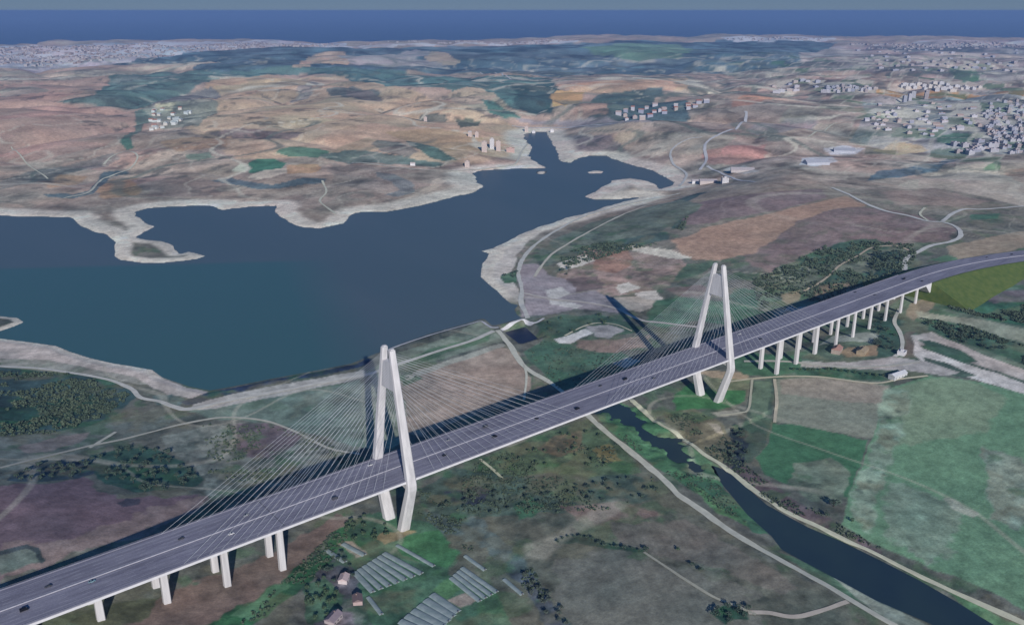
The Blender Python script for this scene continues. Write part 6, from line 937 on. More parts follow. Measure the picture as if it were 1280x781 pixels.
def cover_mat():
    m, nt, b = new_mat("land_cover")
    N, L = nt.nodes, nt.links
    at = N.new("ShaderNodeAttribute"); at.attribute_name = "cover"
    tc = N.new("ShaderNodeTexCoord")
    prev = at.outputs["Color"]
    for sc_, lo, hi, det in ((.10, .72, 1.28, 7), (.6, .80, 1.20, 5)):
        n = N.new("ShaderNodeTexNoise"); n.inputs["Scale"].default_value = sc_; n.inputs["Detail"].default_value = det
        n.inputs["Roughness"].default_value = .62
        L.new(tc.outputs["Object"], n.inputs["Vector"])
        mr = N.new("ShaderNodeMapRange"); mr.inputs[1].default_value = .28; mr.inputs[2].default_value = .72
        mr.inputs[3].default_value = lo; mr.inputs[4].default_value = hi
        L.new(n.outputs[0], mr.inputs[0])
        mx = N.new("ShaderNodeVectorMath"); mx.operation = 'SCALE'
        L.new(prev, mx.inputs[0]); L.new(mr.outputs[0], mx.inputs["Scale"])
        prev = mx.outputs[0]
    # furrows and mowing lines, here and there
    for rot, sc_, seed in ((.55, .055, 0.0),):
        mp = N.new("ShaderNodeMapping"); mp.inputs["Rotation"].default_value = (0, 0, rot); mp.inputs["Location"].default_value = (seed, seed, 0)
        L.new(tc.outputs["Object"], mp.inputs[0])
        wv = N.new("ShaderNodeTexWave"); wv.inputs["Scale"].default_value = sc_; wv.inputs["Distortion"].default_value = 3.0; wv.inputs["Detail"].default_value = 2
        wv.inputs["Detail Scale"].default_value = .6
        L.new(mp.outputs[0], wv.inputs["Vector"])
        big = N.new("ShaderNodeTexNoise"); big.inputs["Scale"].default_value = .006; big.inputs["Detail"].default_value = 1; L.new(mp.outputs[0], big.inputs["Vector"])
        mk = N.new("ShaderNodeMapRange"); mk.inputs[1].default_value = .53; mk.inputs[2].default_value = .60; mk.inputs[4].default_value = .07; L.new(big.outputs[0], mk.inputs[0])
        ce = N.new("ShaderNodeMath"); ce.operation = 'SUBTRACT'; ce.inputs[1].default_value = .5; L.new(wv.outputs["Fac"], ce.inputs[0])
        mu = N.new("ShaderNodeMath"); mu.operation = 'MULTIPLY_ADD'; mu.inputs[2].default_value = 1.0; L.new(ce.outputs[0], mu.inputs[0]); L.new(mk.outputs[0], mu.inputs[1])
        mx = N.new("ShaderNodeVectorMath"); mx.operation = 'SCALE'; L.new(prev, mx.inputs[0]); L.new(mu.outputs[0], mx.inputs["Scale"]); prev = mx.outputs[0]
    L.new(prev, b.inputs["Base Color"])
    b.inputs["Roughness"].default_value = .95; b.inputs["Specular IOR Level"].default_value = .08
    n = N.new("ShaderNodeTexNoise"); n.inputs["Scale"].default_value = .25; n.inputs["Detail"].default_value = 6
    L.new(tc.outputs["Object"], n.inputs["Vector"])
    bp = N.new("ShaderNodeBump"); bp.inputs["Strength"].default_value = .35; bp.inputs["Distance"].default_value = 1.0
    L.new(n.outputs[0], bp.inputs["Height"]); L.new(bp.outputs[0], b.inputs["Normal"])
    return m

def water_mat(name, c0, c1, scale, rough=.35, spec=.25, wave=.05):
    m = noise_mat(name, c0, c1, scale, rough, wave, .12, 3, spec)
    return m

M = {}
M['cover'] = cover_mat()
def lake_mat():
    m = noise_mat("reservoir_water", (.078, .122, .138), (.096, .136, .152), .004, .35, .08, .12, 6, .25, stretch=(1, .3, 1))
    nt = m.node_tree; N, L = nt.nodes, nt.links; b = N["Principled BSDF"]
    tc = N.new("ShaderNodeTexCoord")
    mask = None
    for (p, q, w) in TURBID:                       # clearer, greener water inside these lines
        d = Vector((q[0] - p[0], q[1] - p[1], 0)).normalized(); n = Vector((d.y, -d.x, 0))
        dp = N.new("ShaderNodeVectorMath"); dp.operation = 'DOT_PRODUCT'; dp.inputs[1].default_value = n
        L.new(tc.outputs["Object"], dp.inputs[0])
        mr = N.new("ShaderNodeMapRange"); o = n.dot(Vector((p[0], p[1], 0)))
        mr.inputs[1].default_value = o - w; mr.inputs[2].default_value = o + w
        L.new(dp.outputs["Value"], mr.inputs[0])
        if mask is None: mask = mr.outputs[0]
        else:
            mu = N.new("ShaderNodeMath"); mu.operation = 'MULTIPLY'; L.new(mask, mu.inputs[0]); L.new(mr.outputs[0], mu.inputs[1]); mask = mu.outputs[0]
    mx = N.new("ShaderNodeMix"); mx.data_type = 'RGBA'
    old = b.inputs["Base Color"].links[0].from_socket
    L.new(mask, mx.inputs[0]); L.new(old, mx.inputs[6]); mx.inputs[7].default_value = (.054, .134, .138, 1)
    L.new(mx.outputs[2], b.inputs["Base Color"])
    return m
M['lake'] = lake_mat()
M['river'] = water_mat("river_water", (.020, .040, .056), (.030, .056, .062), .02)
M['basin'] = water_mat("basin_water", (.012, .016, .038), (.016, .022, .045), .05)
M['sea'] = water_mat("sea_water", (.030, .075, .165), (.034, .082, .175), .0004, wave=0)
M['concrete'] = noise_mat("pale_concrete", (.46, .455, .46), (.64, .63, .635), .30, .8, .1, .8, stretch=(1, 1, .08))
M['white_edge'] = noise_mat("white_painted_concrete", (.58, .58, .60), (.68, .68, .70), .25, .7)
def asphalt_mat():
    m = noise_mat("deck_asphalt", (.185, .182, .235), (.27, .267, .32), .35, .9, .05, 1.5, stretch=(.12, 1, 1))
    nt = m.node_tree; N, L = nt.nodes, nt.links; b = N["Principled BSDF"]
    tc = N.new("ShaderNodeTexCoord")
    prev = b.inputs["Base Color"].links[0].from_socket
    for stretch, sc_, lo, hi in (((.03, 1, 1), .55, .84, 1.10), ((.02, .05, 1), 1.0, .88, 1.10), ((.9, .9, 1), .8, .90, 1.10)):
        mp = N.new("ShaderNodeMapping"); mp.inputs["Scale"].default_value = stretch; L.new(tc.outputs["Object"], mp.inputs[0])
        n = N.new("ShaderNodeTexNoise"); n.inputs["Scale"].default_value = sc_; n.inputs["Detail"].default_value = 4
        L.new(mp.outputs[0], n.inputs["Vector"])
        mr = N.new("ShaderNodeMapRange"); mr.inputs[1].default_value = .32; mr.inputs[2].default_value = .68; mr.inputs[3].default_value = lo; mr.inputs[4].default_value = hi
        L.new(n.outputs[0], mr.inputs[0])
        mx = N.new("ShaderNodeVectorMath"); mx.operation = 'SCALE'
        L.new(prev, mx.inputs[0]); L.new(mr.outputs[0], mx.inputs["Scale"]); prev = mx.outputs[0]
    L.new(prev, b.inputs["Base Color"])
    return m
M['asphalt'] = asphalt_mat()
M['kerb'] = noise_mat("grey_kerb", (.24, .24, .29), (.30, .30, .35), .3, .8)
M['paint'] = noise_mat("road_paint", (.34, .34, .39), (.44, .44, .49), .5, .8)
M['cable'] = noise_mat("cable_sheath", (.40, .43, .46), (.50, .53, .56), .3, .5)
M['steel_dark'] = noise_mat("dark_steel", (.10, .10, .11), (.16, .16, .17), .5, .6)
M['embank'] = noise_mat("embankment_turf", (.065, .110, .024), (.115, .150, .038), .12, .95, .6, .3, 8)
M['bark'] = noise_mat("bark", (.06, .045, .035), (.10, .08, .06), 2, .9)
LEAF = [noise_mat("foliage_%s" % n, a, b_, .7, .9, spec=.1) for n, a, b_ in
        (("dark", (.042, .070, .056), (.078, .112, .082)), ("mid", (.054, .092, .054), (.090, .135, .076)), ("grey", (.066, .088, .074), (.100, .122, .100)))]
M['shrub'] = noise_mat("shrub_leaf", (.054, .084, .060), (.098, .130, .086), .05, .95, spec=.1)
M['poly'] = noise_mat("greenhouse_film", (.20, .27, .27), (.31, .37, .37), .25, .6, .1, 1.0)
M['glass'] = noise_mat("dark_glass", (.02, .025, .03), (.03, .035, .04), 1, .15, spec=.6)
M['tyre'] = noise_mat("tyre_rubber", (.02, .02, .02), (.03, .03, .03), 3, .9)
M['lamp'] = noise_mat("lamp_lens", (.6, .6, .55), (.7, .7, .65), 3, .2)
def col_lin(r, g, b):
    return tuple(((c / 255) / 12.92 if c / 255 <= .04045 else ((c / 255 + .055) / 1.055) ** 2.4) for c in (r, g, b))
_flat = {}
def flat(rgb, rough=.8, var=.10):
    k = (rgb, rough)
    if k not in _flat:
        c = col_lin(*rgb)
        _flat[k] = noise_mat("paint_%d_%d_%d" % rgb, tuple(v * (1 - var) for v in c), tuple(v * (1 + var) for v in c), .35, rough)
    return _flat[k]

# ---------------------------------------------------------------- the ground: one sheet from under the bridge to the coast
def make_ground():
    NC, NR = 980, 880
    t = np.linspace(330.0 ** -.5, 19500.0 ** -.5, NR)
    a = t ** -2.0
    s = np.linspace(-.95, .95, NC)
    A, S = np.meshgrid(a, s, indexing='ij')
    B = A * S
    X = CAM[0] + A * HX + B * HY
    Y = CAM[1] + A * HY - B * HX
    x, y, a1 = X.ravel(), Y.ravel(), A.ravel()
    z = height(x, y)
    # land cover colour, as reflectance
    col = np.zeros((len(x), 3))
    near = np.array(BASE_NEAR); farc = np.array(BASE_FAR)
    k = sstep(1300, 2600, a1)[:, None]
    col[:] = near * (1 - k) + farc * k
    # field patchwork
    th = .5 + 2.2 * vnoise(x, y, 2600, 12)
    cx = (x * np.cos(.4) + y * np.sin(.4)) + 60 * vnoise(x, y, 300, 13); cy = (-x * np.sin(.4) + y * np.cos(.4)) + 60 * vnoise(x, y, 300, 14)
    patch = _LAT[np.floor(cx / 230).astype(int) & 255, np.floor(cy / 140).astype(int) & 255]
    patch2 = _LAT[np.floor(cx / 230).astype(int) + 91 & 255, np.floor(cy / 140).astype(int) + 37 & 255]
    # two mottling fields whose grain follows the size of what one can see there
    sizes = [7, 15, 32, 70, 150, 320]
    lv = np.clip(np.log2(a1 / 800.0) + .4, 0, len(sizes) - 1.001)
    i0 = np.floor(lv).astype(int); fr = lv - i0
    mot = np.zeros(len(x)); mot2 = np.zeros(len(x)); wrp = np.zeros(len(x)); wrp2 = np.zeros(len(x))
    for i, sz in enumerate(sizes):
        w = np.where(i0 == i, 1 - fr, 0) + np.where(i0 + 1 == i, fr, 0)
        m = w > 0
        if not m.any(): continue
        xm, ym = x[m], y[m]
        mot[m] += w[m] * (fbm(xm, ym, sz * 1.6, 20 + i, 4) - .5)
        mot2[m] += w[m] * (fbm(xm, ym, sz * 4.5, 40 + i, 3) - .5)
        wrp[m] += w[m] * (fbm(xm, ym, sz * 2.2, 60 + i, 3) - .5)
        wrp2[m] += w[m] * (fbm(xm, ym, sz * 2.2, 80 + i, 3) - .5)
    mm = np.full(len(x), .14)
    for c, e, mo, pts in COVER:
        P = np.array(pts, float)
        mg = e * 4
        m = np.nonzero((x > P[:, 0].min() - mg) & (x < P[:, 0].max() + mg) & (y > P[:, 1].min() - mg) & (y < P[:, 1].max() + mg))[0]
        if len(m) == 0: continue
        d = poly_sd(x[m] + wrp[m] * e * 7, y[m] + wrp2[m] * e * 7, P)
        al = sstep(e * .6, -e * .6, d)
        col[m] = col[m] * (1 - al[:, None]) + np.array(c) * al[:, None]
        mm[m] = mm[m] * (1 - al) + mo * al
    # pale dry shore left by the falling water
    sdl = sd_in(x, y, LAKE, 260.0)
    sdl = sdl + 26 * (fbm(x, y, 70, 71, 3) - .5) * sstep(1250, 2000, a1)
    for isl in ISLETS: sdl = np.maximum(sdl, -sd_in(x, y, isl, 200.0))
    wid = np.clip(12 + 60 * sstep(1300, 2200, a1) + 50 * (fbm(x, y, 260, 33, 3) - .35) * sstep(1200, 1900, a1), 3, 110)
    dam = sstep(60, 110, np.abs(poly_sd(x, y, DAM)))
    sh = (1 - sstep(wid * .55, wid, sdl)) * dam
    shc = np.array(SHORE) * (1 + .25 * mot[:, None])
    col = col * (1 - sh[:, None]) + shc * sh[:, None]
    mm *= (1 - .6 * sh)
    f = sstep(1500, 2600, a1)
    col *= (1 + (patch - .5)[:, None] * .22 * f[:, None] * (1 - sh[:, None]))
    col *= 1 + (patch2 - .5)[:, None] * np.array([-.10, .05, .0]) * f[:, None]
    g = 1 + np.clip(mot * mm * 12.0 + mot2 * mm * 4.0, -.6, .8)
    col *= g[:, None]
    col *= 1 + (mot2 * mm * 4.0)[:, None] * np.array([.5, -.15, -.35])
    # gullies, tracks and field edges on the hills
    hill = f * (1 - sh) * (1 - sstep(6500, 9000, a1))
    wl_ = np.clip(a1 / 3000.0, .7, 2.0)
    for (s1, sd1, wd, c_, st_) in ((520, 90, .016, GULLY, .7), (900, 94, .010, GULLY, .75), (640, 98, .009, TRACK, .75), (1300, 102, .007, TRACK, .8), (300, 106, .010, TRACK, .4)):
        n_ = np.abs(fbm(x, y, s1, sd1, 3) - .5)
        al = (st_ * (1 - sstep(wd * .5 * wl_, wd * 1.3 * wl_, n_)) * hill * sstep(.35, .55, vnoise(x, y, 800, sd1 + 2)))[:, None]
        col = col * (1 - al) + np.array(c_) * al
    b1 = (x - CAM[0]) * HY - (y - CAM[1]) * HX
    plots = sstep(500, 1100, b1 - .12 * a1) * hill
    px_, py_ = cx / 150.0, cy / 90.0
    pv_ = _LAT[np.floor(px_).astype(int) + 13 & 255, np.floor(py_).astype(int) + 71 & 255]
    pg_ = _LAT[np.floor(px_).astype(int) + 113 & 255, np.floor(py_).astype(int) + 171 & 255]
    col *= 1 + ((pv_ - .5) * .55 * plots)[:, None]
    col = col * (1 - (plots * (pg_ > .82) * .55)[:, None]) + np.array(GROWTH[0]) * 1.2 * (plots * (pg_ > .82) * .55)[:, None]
    col = col * (1 - (plots * (pg_ < .10) * .6)[:, None]) + np.array(TRACK) * (plots * (pg_ < .10) * .6)[:, None]
    ed_ = np.minimum(np.minimum(px_ % 1, 1 - px_ % 1) * 150, np.minimum(py_ % 1, 1 - py_ % 1) * 90)
    al = (.5 * (1 - sstep(3, 9, ed_)) * plots * (pv_ > .4))[:, None]
    col = col * (1 - al) + np.array(TRACK) * al
    # patchy growth on the rough ground of the valley floor
    rough = sstep(.09, .16, mm) * (1 - sstep(1500, 2100, a1)) * (1 - sh)
    for sz, sd0, c_, st_ in ((26, 70, GROWTH[0], .55), (17, 74, GROWTH[1], .5), (34, 78, GROWTH[2], .45)):
        al = (st_ * sstep(.55, .68, fbm(x, y, sz, sd0, 4)) * rough)[:, None]
        col = col * (1 - al) + np.array(c_) * al
    # foot tracks over the near ground
    nearw = (1 - sstep(1500, 2200, a1)) * (1 - sh)
    for s1, sd1, wd in ((210, 110, .0085), (330, 114, .006)):
        al = (.36 * (1 - sstep(wd * .4, wd * 1.2, np.abs(fbm(x, y, s1, sd1, 2) - .5))) * nearw * sstep(.40, .55, vnoise(x, y, 260, sd1 + 3)))[:, None]
        col = col * (1 - al) + np.array(TRACK) * .8 * al
    # scattered scrub on the dry hills
    scr = sstep(.60, .72, fbm(x, y, 46, 50, 3)) * sstep(.46, .62, vnoise(x, y, 500, 51)) * f * (1 - sh) * (1 - sstep(5500, 8000, a1))
    col = col * (1 - .62 * scr[:, None]) + np.array([.07, .085, .075]) * .62 * scr[:, None]
    # dark wet ground under the water line
    col = np.where((sdl < -3)[:, None], np.array([.10, .11, .10]), col)
    col = np.clip(col, .004, .85)
    me = bpy.data.meshes.new("ground")
    nv = len(x)
    me.vertices.add(nv)
    co = np.empty((nv, 3), np.float32); co[:, 0] = x; co[:, 1] = y; co[:, 2] = z
    me.vertices.foreach_set("co", co.ravel())
    ii = np.arange(nv).reshape(NR, NC)
    q = np.stack([ii[:-1, :-1], ii[:-1, 1:], ii[1:, 1:], ii[1:, :-1]], -1).reshape(-1, 4).astype(np.int32)
    nf = len(q)
    me.loops.add(nf * 4); me.polygons.add(nf)
    me.loops.foreach_set("vertex_index", q.ravel())
    me.polygons.foreach_set("loop_start", np.arange(0, nf * 4, 4, dtype=np.int32))
    me.polygons.foreach_set("use_smooth", np.ones(nf, bool))
    me.update(calc_edges=True)
    at = me.attributes.new("cover", 'FLOAT_COLOR', 'POINT')
    rgba = np.ones((nv, 4), np.float32); rgba[:, :3] = col
    at.data.foreach_set("color", rgba.ravel())
    me.materials.append(M['cover'])
    return tag(link("ground", me), kind="structure")
ground = make_ground()

def sheet(name, pts, z, mat):
    return tag(link(name, mesh_from(name, [(p[0], p[1], z) for p in pts], [tuple(range(len(pts)))], mat)), kind="structure")
def ccw(p):
    P = np.array(p); ar = np.sum(P[:, 0] * np.roll(P[:, 1], -1) - np.roll(P[:, 0], -1) * P[:, 1])
    return p if ar > 0 else p[::-1]
def grow(p, d, all_=False):
    P = np.array(ccw(p), float); n = len(P); out = []
    for i in range(n):
        e0, e1 = P[i] - P[i-1], P[(i+1) % n] - P[i]
        n0 = np.array([e0[1], -e0[0]]) / (np.linalg.norm(e0) + 1e-9); n1 = np.array([e1[1], -e1[0]]) / (np.linalg.norm(e1) + 1e-9)
        q = n0 + n1; q /= max(np.linalg.norm(q), .35)
        a = ab(*P[i])[0]
        out.append(tuple(P[i] + q * (-d if all_ else d * sstep(1200, 2000, a))))
    return out
sheet("reservoir", grow(LAKE, 13.0), Z_LAKE, M['lake'])
for q in POOLS: sheet("pond", grow(q, -4.0, True), Z_RIVER, M['river'])
sheet("river", ccw(RIVER), Z_RIVER, M['river'])
sheet("stilling_basin", ccw(BASIN), -3.0, M['basin'])
G = 190000.0
sheet("sea", [(-G, -G), (G, -G), (G, G), (-G, G)], Z_SEA, M['sea'])

# ---------------------------------------------------------------- roads and tracks, draped on the ground
def smooth_line(pts, step):
    P = np.array(pts, float)
    Q = np.vstack([2 * P[0] - P[1], P, 2 * P[-1] - P[-2]])
    out = []
    for i in range(1, len(Q) - 2):
        p0, p1, p2, p3 = Q[i-1], Q[i], Q[i+1], Q[i+2]
        n = max(2, int(np.linalg.norm(p2 - p1) / step))
        for k in range(n):
            t = k / n
            out.append(.5 * (2*p1 + (p2-p0)*t + (2*p0-5*p1+4*p2-p3)*t*t + (3*p1-p0-3*p2+p3)*t**3))
    out.append(P[-1])
    return np.array(out)

def make_road(col, w, pts, idx):
    a = np.mean([ab(*p)[0] for p in pts])
    L = smooth_line(pts, max(3.0, a / 220))
    T = np.gradient(L, axis=0); T /= np.linalg.norm(T, axis=1)[:, None] + 1e-9
    Nn = np.stack([-T[:, 1], T[:, 0]], 1)
    ww = w * (.85 + .4 * vnoise(L[:, 0], L[:, 1], 40, idx % 7))
    vs, fs = [], []
    K = 5
    for j in range(K):
        o = (j / (K - 1) - .5) * ww[:, None]
        wob = (vnoise(L[:, 0], L[:, 1], 14, 3 + j)[:, None] - .5) * w * .22 * (1 if j in (0, K - 1) else 0)
        P = L + Nn * (o + wob)
        aa = ab(P[:, 0], P[:, 1])[0]
        z = height(P[:, 0], P[:, 1]) + .25 + aa * .00035
        vs.append(np.column_stack([P, z]))
    V = np.stack(vs, 1).reshape(-1, 3)
    n = len(L)
    for i in range(n - 1):
        for j in range(K - 1):
            fs.append((i*K+j, (i+1)*K+j, (i+1)*K+j+1, i*K+j+1))
    m = ROADMAT.get(col)
    if m is None:
        m = ROADMAT[col] = noise_mat("dirt_road", tuple(c * .86 for c in col), tuple(c * 1.1 for c in col), .12, .95, .2, .6)
    me = mesh_from("dirt_road", V, fs, m, True)
    if n > 1 and me.polygons[0].normal.z < 0: me.flip_normals()
    return tag(link("dirt_road", me), kind="structure")
ROADMAT = {}
for i, (c, w, pts) in enumerate(ROADS): make_road(tuple(c), w, pts, i)

# ---------------------------------------------------------------- the bridge
ZD = 55.1                                            # deck top
HWD = 26.3                                           # half width of the deck
X_L, X_R = -430.0, 916.0
bridge = empty("cable_stayed_bridge", (0, 0, 0))
tag(bridge, "long white cable-stayed bridge with two A-shaped pylons crossing the valley", "bridge")

def yc(x): return 0.0 if x < X_R else -6.5e-4 * (x - X_R) ** 2
def frame(x):
    d = 0.0 if x < X_R else -1.3e-3 * (x - X_R)
    l = math.hypot(1, d)
    return Vector((x, yc(x), 0)), Vector((-d / l, 1 / l, 0))
def strip(xs, y0, y1, z0, z1=None):
    """ribbon (z1 None) or bar that follows the road's axis"""
    v, f = [], []
    for x in xs:
        c, n = frame(x)
        p, q = c + n * y0, c + n * y1
        v += [(p.x, p.y, z0), (q.x, q.y, z0)] + ([] if z1 is None else [(q.x, q.y, z1), (p.x, p.y, z1)])
    k = 2 if z1 is None else 4
    for i in range(len(xs) - 1):
        a, b = i * k, (i + 1) * k
        if z1 is None: f.append((a, b, b + 1, a + 1))
        else:
            for j in range(4): f.append((a + j, b + j, b + (j + 1) % 4, a + (j + 1) % 4)[::-1])
    if z1 is not None:
        f.append((0, 3, 2, 1)[::-1]); m = (len(xs) - 1) * k; f.append((m, m + 1, m + 2, m + 3)[::-1])
    return v, f

prof = [(-HWD, -.25), (-HWD, -2.3), (-17.5, -4.2), (17.5, -4.2), (HWD, -2.3), (HWD, -.25)]
g = MB().loft([[(x, y, ZD + z) for y, z in prof] for x in np.linspace(X_L, X_R, 60)])
deck = g.build("deck", M['white_edge'], bridge)
XS_B = list(np.linspace(X_L, X_R, 40))
XS_E = list(np.linspace(X_R, 1560, 50))
XS = XS_B + XS_E[1:]
def sub(name, xs, y0, y1, z0, z1, mat, parent):
    v, f = strip(xs, y0, y1, z0, z1); o = link(name, mesh_from(name, v, f, mat), parent); return o
for s in (-1, 1):
    sub("carriageway", XS_B, *sorted((s * .7, s * 25.0)), ZD - .25, ZD, M['asphalt'], deck)
    sub("parapet", XS_B, *sorted((s * 25.2, s * (HWD + .12))), ZD - .3, ZD + .35, M['kerb'], deck)
    sub("handrail", XS_B, *sorted((s * 26.1, s * 26.2)), ZD + 1.0, ZD + 1.12, M['kerb'], deck)
sub("median_barrier", XS_B, -.45, .45, ZD - .25, ZD + .6, M['paint'], deck)
def dashes(xs0, xs1, y, w, on, off):
    mb = MB(); x = xs0
    while x < xs1:
        mb.add(*strip([x, x + on], y - w / 2, y + w / 2, ZD + .012)); x += on + off
    return mb
for s in (-1, 1):
    for y in (6.9, 11.2, 15.5):
        dashes(X_L + 4, X_R - 8, s * y, .28, 6, 9).build("lane_marking", M['paint'], deck)["kind"] = "stuff"
    for y in (2.3, 20.2):
        sub("edge_line", XS_B, s * y - .17, s * y + .17, ZD + .012, None, M['paint'], deck)
    # small scuppers / expansion marks along the shoulder
for x in (X_L + 20, -115, 558, X_R - 1.5):
    sub("expansion_joint", [x - .35, x + .35], -25.0, 25.0, ZD + .016, None, M['steel_dark'], deck)

def pylon(x, dz):
    p = empty("pylon", (x, 0, dz), 0, bridge)
    B0, B1, B2, ZK, ZT = 12.0, 27.6, 5.7, 48.6, 168.0
    def rect(y, z, wx, wy, c=.18):
        ax, ay = wx / 2, wy / 2; k = c * wy
        return [(-ax + k, y - ay, z), (ax - k, y - ay, z), (ax, y - ay + k, z), (ax, y + ay - k, z), (ax - k, y + ay, z), (-ax + k, y + ay, z), (-ax, y + ay - k, z), (-ax, y - ay + k, z)]
    for s in (-1, 1):
        rings = [rect(s * (B0 - .9), -4, 10.6, 8.8), rect(s * B0, 0, 10.2, 8.4), rect(s * (B1 - .5), ZK - 2.2, 9.0, 7.2), rect(s * (B1 - .2), ZK + 2.2, 8.8, 6.9), rect(s * B2, ZT, 5.4, 4.2)]
        MB().loft(rings).build("leg", M['concrete'], p)
        # anchor box cap on top
        yt = s * B2
        MB().box(-1.5, 1.5, yt - 1.2, yt + 1.2, ZT, ZT + 1.1).build("cap", M['concrete'], p)
    # wall between the legs near the top
    def yat(z): return B1 + (B2 - B1) * (z - ZK) / (ZT - ZK)
    z0, z1 = 132.0, 156.5
    MB().add([(-2.3, -yat(z0) + 1, z0), (2.3, -yat(z0) + 1, z0), (2.3, yat(z0) - 1, z0), (-2.3, yat(z0) - 1, z0),
              (-2.3, -yat(z1) + 1, z1), (2.3, -yat(z1) + 1, z1), (2.3, yat(z1) - 1, z1), (-2.3, yat(z1) - 1, z1)],
             [(0,3,2,1),(4,5,6,7),(0,1,5,4),(1,2,6,5),(2,3,7,6),(3,0,4,7)]).build("cross_wall", M['concrete'], p)
    zz = ZD - 4.4 - dz
    MB().loft([[(-3.4, y, zz - h), (3.4, y, zz - h), (3.4, y, zz), (-3.4, y, zz)] for y, h in ((-25, 5.2), (-20, 3.6), (20, 3.6), (25, 5.2))]).build("crossbeam", M['concrete'], p)
    MB().box(-8, 8, -18.5, 18.5, -8, -2.5).build("footing", M['concrete'], p)
    return p, yat
PYL = ((0.0, 0.0), (440.0, -6.2))
cyl = MB().loft([[(math.cos(k * math.pi / 3), math.sin(k * math.pi / 3), z) for k in range(6)] for z in (0, 1)])
cable_me = cyl.mesh("stay_cable", M['cable'], True)
for px, dz in PYL:
    _, yat = pylon(px, dz)
    N = 19
    for s in (-1, 1):
        for side in (-1, 1):
            for k in range(N):
                t = k / (N - 1)
                reach = 26 + t * (176 if not (px == 0 and side == -1 or px == 440 and side == 1) else 168)
                A_ = Vector((px + side * reach, s * 24.7, ZD + .4))
                zt = 122 + 41 * t ** .85
                B_ = Vector((px + side * 1.8, s * yat(zt), zt + dz))
                d = B_ - A_
                o = link("stay_cable", cable_me, bridge, A_, d.to_track_quat('Z', 'Y').to_euler(), (.10, .10, d.length))
                
PIERS = [-115 - 45.6 * k for k in range(6)] + [558 + 42.0 * k for k in range(9)]
for x in PIERS:
    cap = MB().loft([[(x - 2.2, y, ZD - 4.25 - h), (x + 2.2, y, ZD - 4.25 - h), (x + 2.2, y, ZD - 4.25), (x - 2.2, y, ZD - 4.25)] for y, h in ((-19, 1.0), (-17, 2.4), (17, 2.4), (19, 1.0))])
    pier = cap.build("pier", M['concrete'], bridge)
    sy, wx = (12.0, 2.7) if x < 660 else (16.5, 2.1)
    for y in (-sy, sy):
        zb = hz(x, y) - 2
        zt = ZD - 6.6
        def ring(z, ax, ay): return [(x - ax + .5, y - ay, z), (x + ax - .5, y - ay, z), (x + ax, y - ay + .5, z), (x + ax, y + ay - .5, z), (x + ax - .5, y + ay, z), (x - ax + .5, y + ay, z), (x - ax, y + ay - .5, z), (x - ax, y - ay + .5, z)]
        MB().loft([ring(zb, wx, wx * .8), ring(zt, wx - .2, wx * .74)]).build("column", M['concrete'], pier)
ab_ = MB().add([(X_R - 16, -HWD + .3, ZD - 2.4), (X_R - 16, HWD - .3, ZD - 2.4), (X_R + 1.2, -HWD + .3, ZD - 2.4), (X_R + 1.2, HWD - .3, ZD - 2.4),
                (X_R - 2, -HWD + .3, ZD - 15), (X_R - 2, HWD - .3, ZD - 15), (X_R + 1.2, -HWD + .3, ZD - 15), (X_R + 1.2, HWD - .3, ZD - 15)],
               [(0, 1, 3, 2), (4, 6, 7, 5), (0, 4, 5, 1), (2, 3, 7, 6), (0, 2, 6, 4), (1, 5, 7, 3)])
ab_.build("abutment", M['white_edge'], bridge)
MB().box(X_L - 4, X_L + 2, -HWD, HWD, ZD - 18, ZD - .3).build("abutment", M['white_edge'], bridge)

# ---------------------------------------------------------------- road on its embankment beyond the abutment
def embankment(name, xs):
    v, f = [], []
    for x in xs:
        c, n = frame(x)
        row = []
        for s in (-1, 1):
            top = c + n * (s * 27.5)
            d = 0.0
            for it in range(60):
                q = c + n * (s * (27.5 + d)); z = ZD - .35 - d / 2.1
                if z <= hz(q.x, q.y) - 1.0: break
                d += 1.5
            mid = c + n * (s * (27.5 + d * .5))
            bul = .8 * (vnoise(np.array([x]), np.array([s * 50.0]), 30, 8)[0] - .5)
            pts = [(q.x, q.y, ZD - .35 - d / 2.1), (mid.x, mid.y, ZD - .35 - d / 4.2 + bul), (top.x, top.y, ZD - .35)]
            row += pts if s < 0 else pts[::-1]
        v += row
    for i in range(len(xs) - 1):
        for j in range(5):
            f.append((i*6+j, (i+1)*6+j, (i+1)*6+j+1, i*6+j+1))
    f.append((5, 4, 3, 2, 1, 0)[::-1])
    me = mesh_from(name, v, f, M['embank'])
    if me.polygons[2].normal.z < 0: me.flip_normals()
    return tag(link(name, me), kind="structure")
embankment("embankment", list(np.linspace(X_R + .6, 1560, 60)))
v, f = strip(XS_E, -25.8, 25.8, ZD)
me = mesh_from("highway", v, f, M['asphalt'])
if me.polygons[0].normal.z < 0: me.flip_normals()
hwy = tag(link("highway", me), kind="structure")
for s in (-1, 1):
    for y in (6.9, 11.2, 15.5):
        dashes(X_R + 4, 1550, s * y, .28, 6, 9).build("lane_marking", M['paint'], hwy)["kind"] = "stuff"
    for y in (2.3, 20.2):
        sub("edge_line", XS_E, s * y - .17, s * y + .17, ZD + .012, None, M['paint'], hwy)
sub("median_barrier", XS_E, -.45, .45, ZD - .1, ZD + .6, M['paint'], hwy)

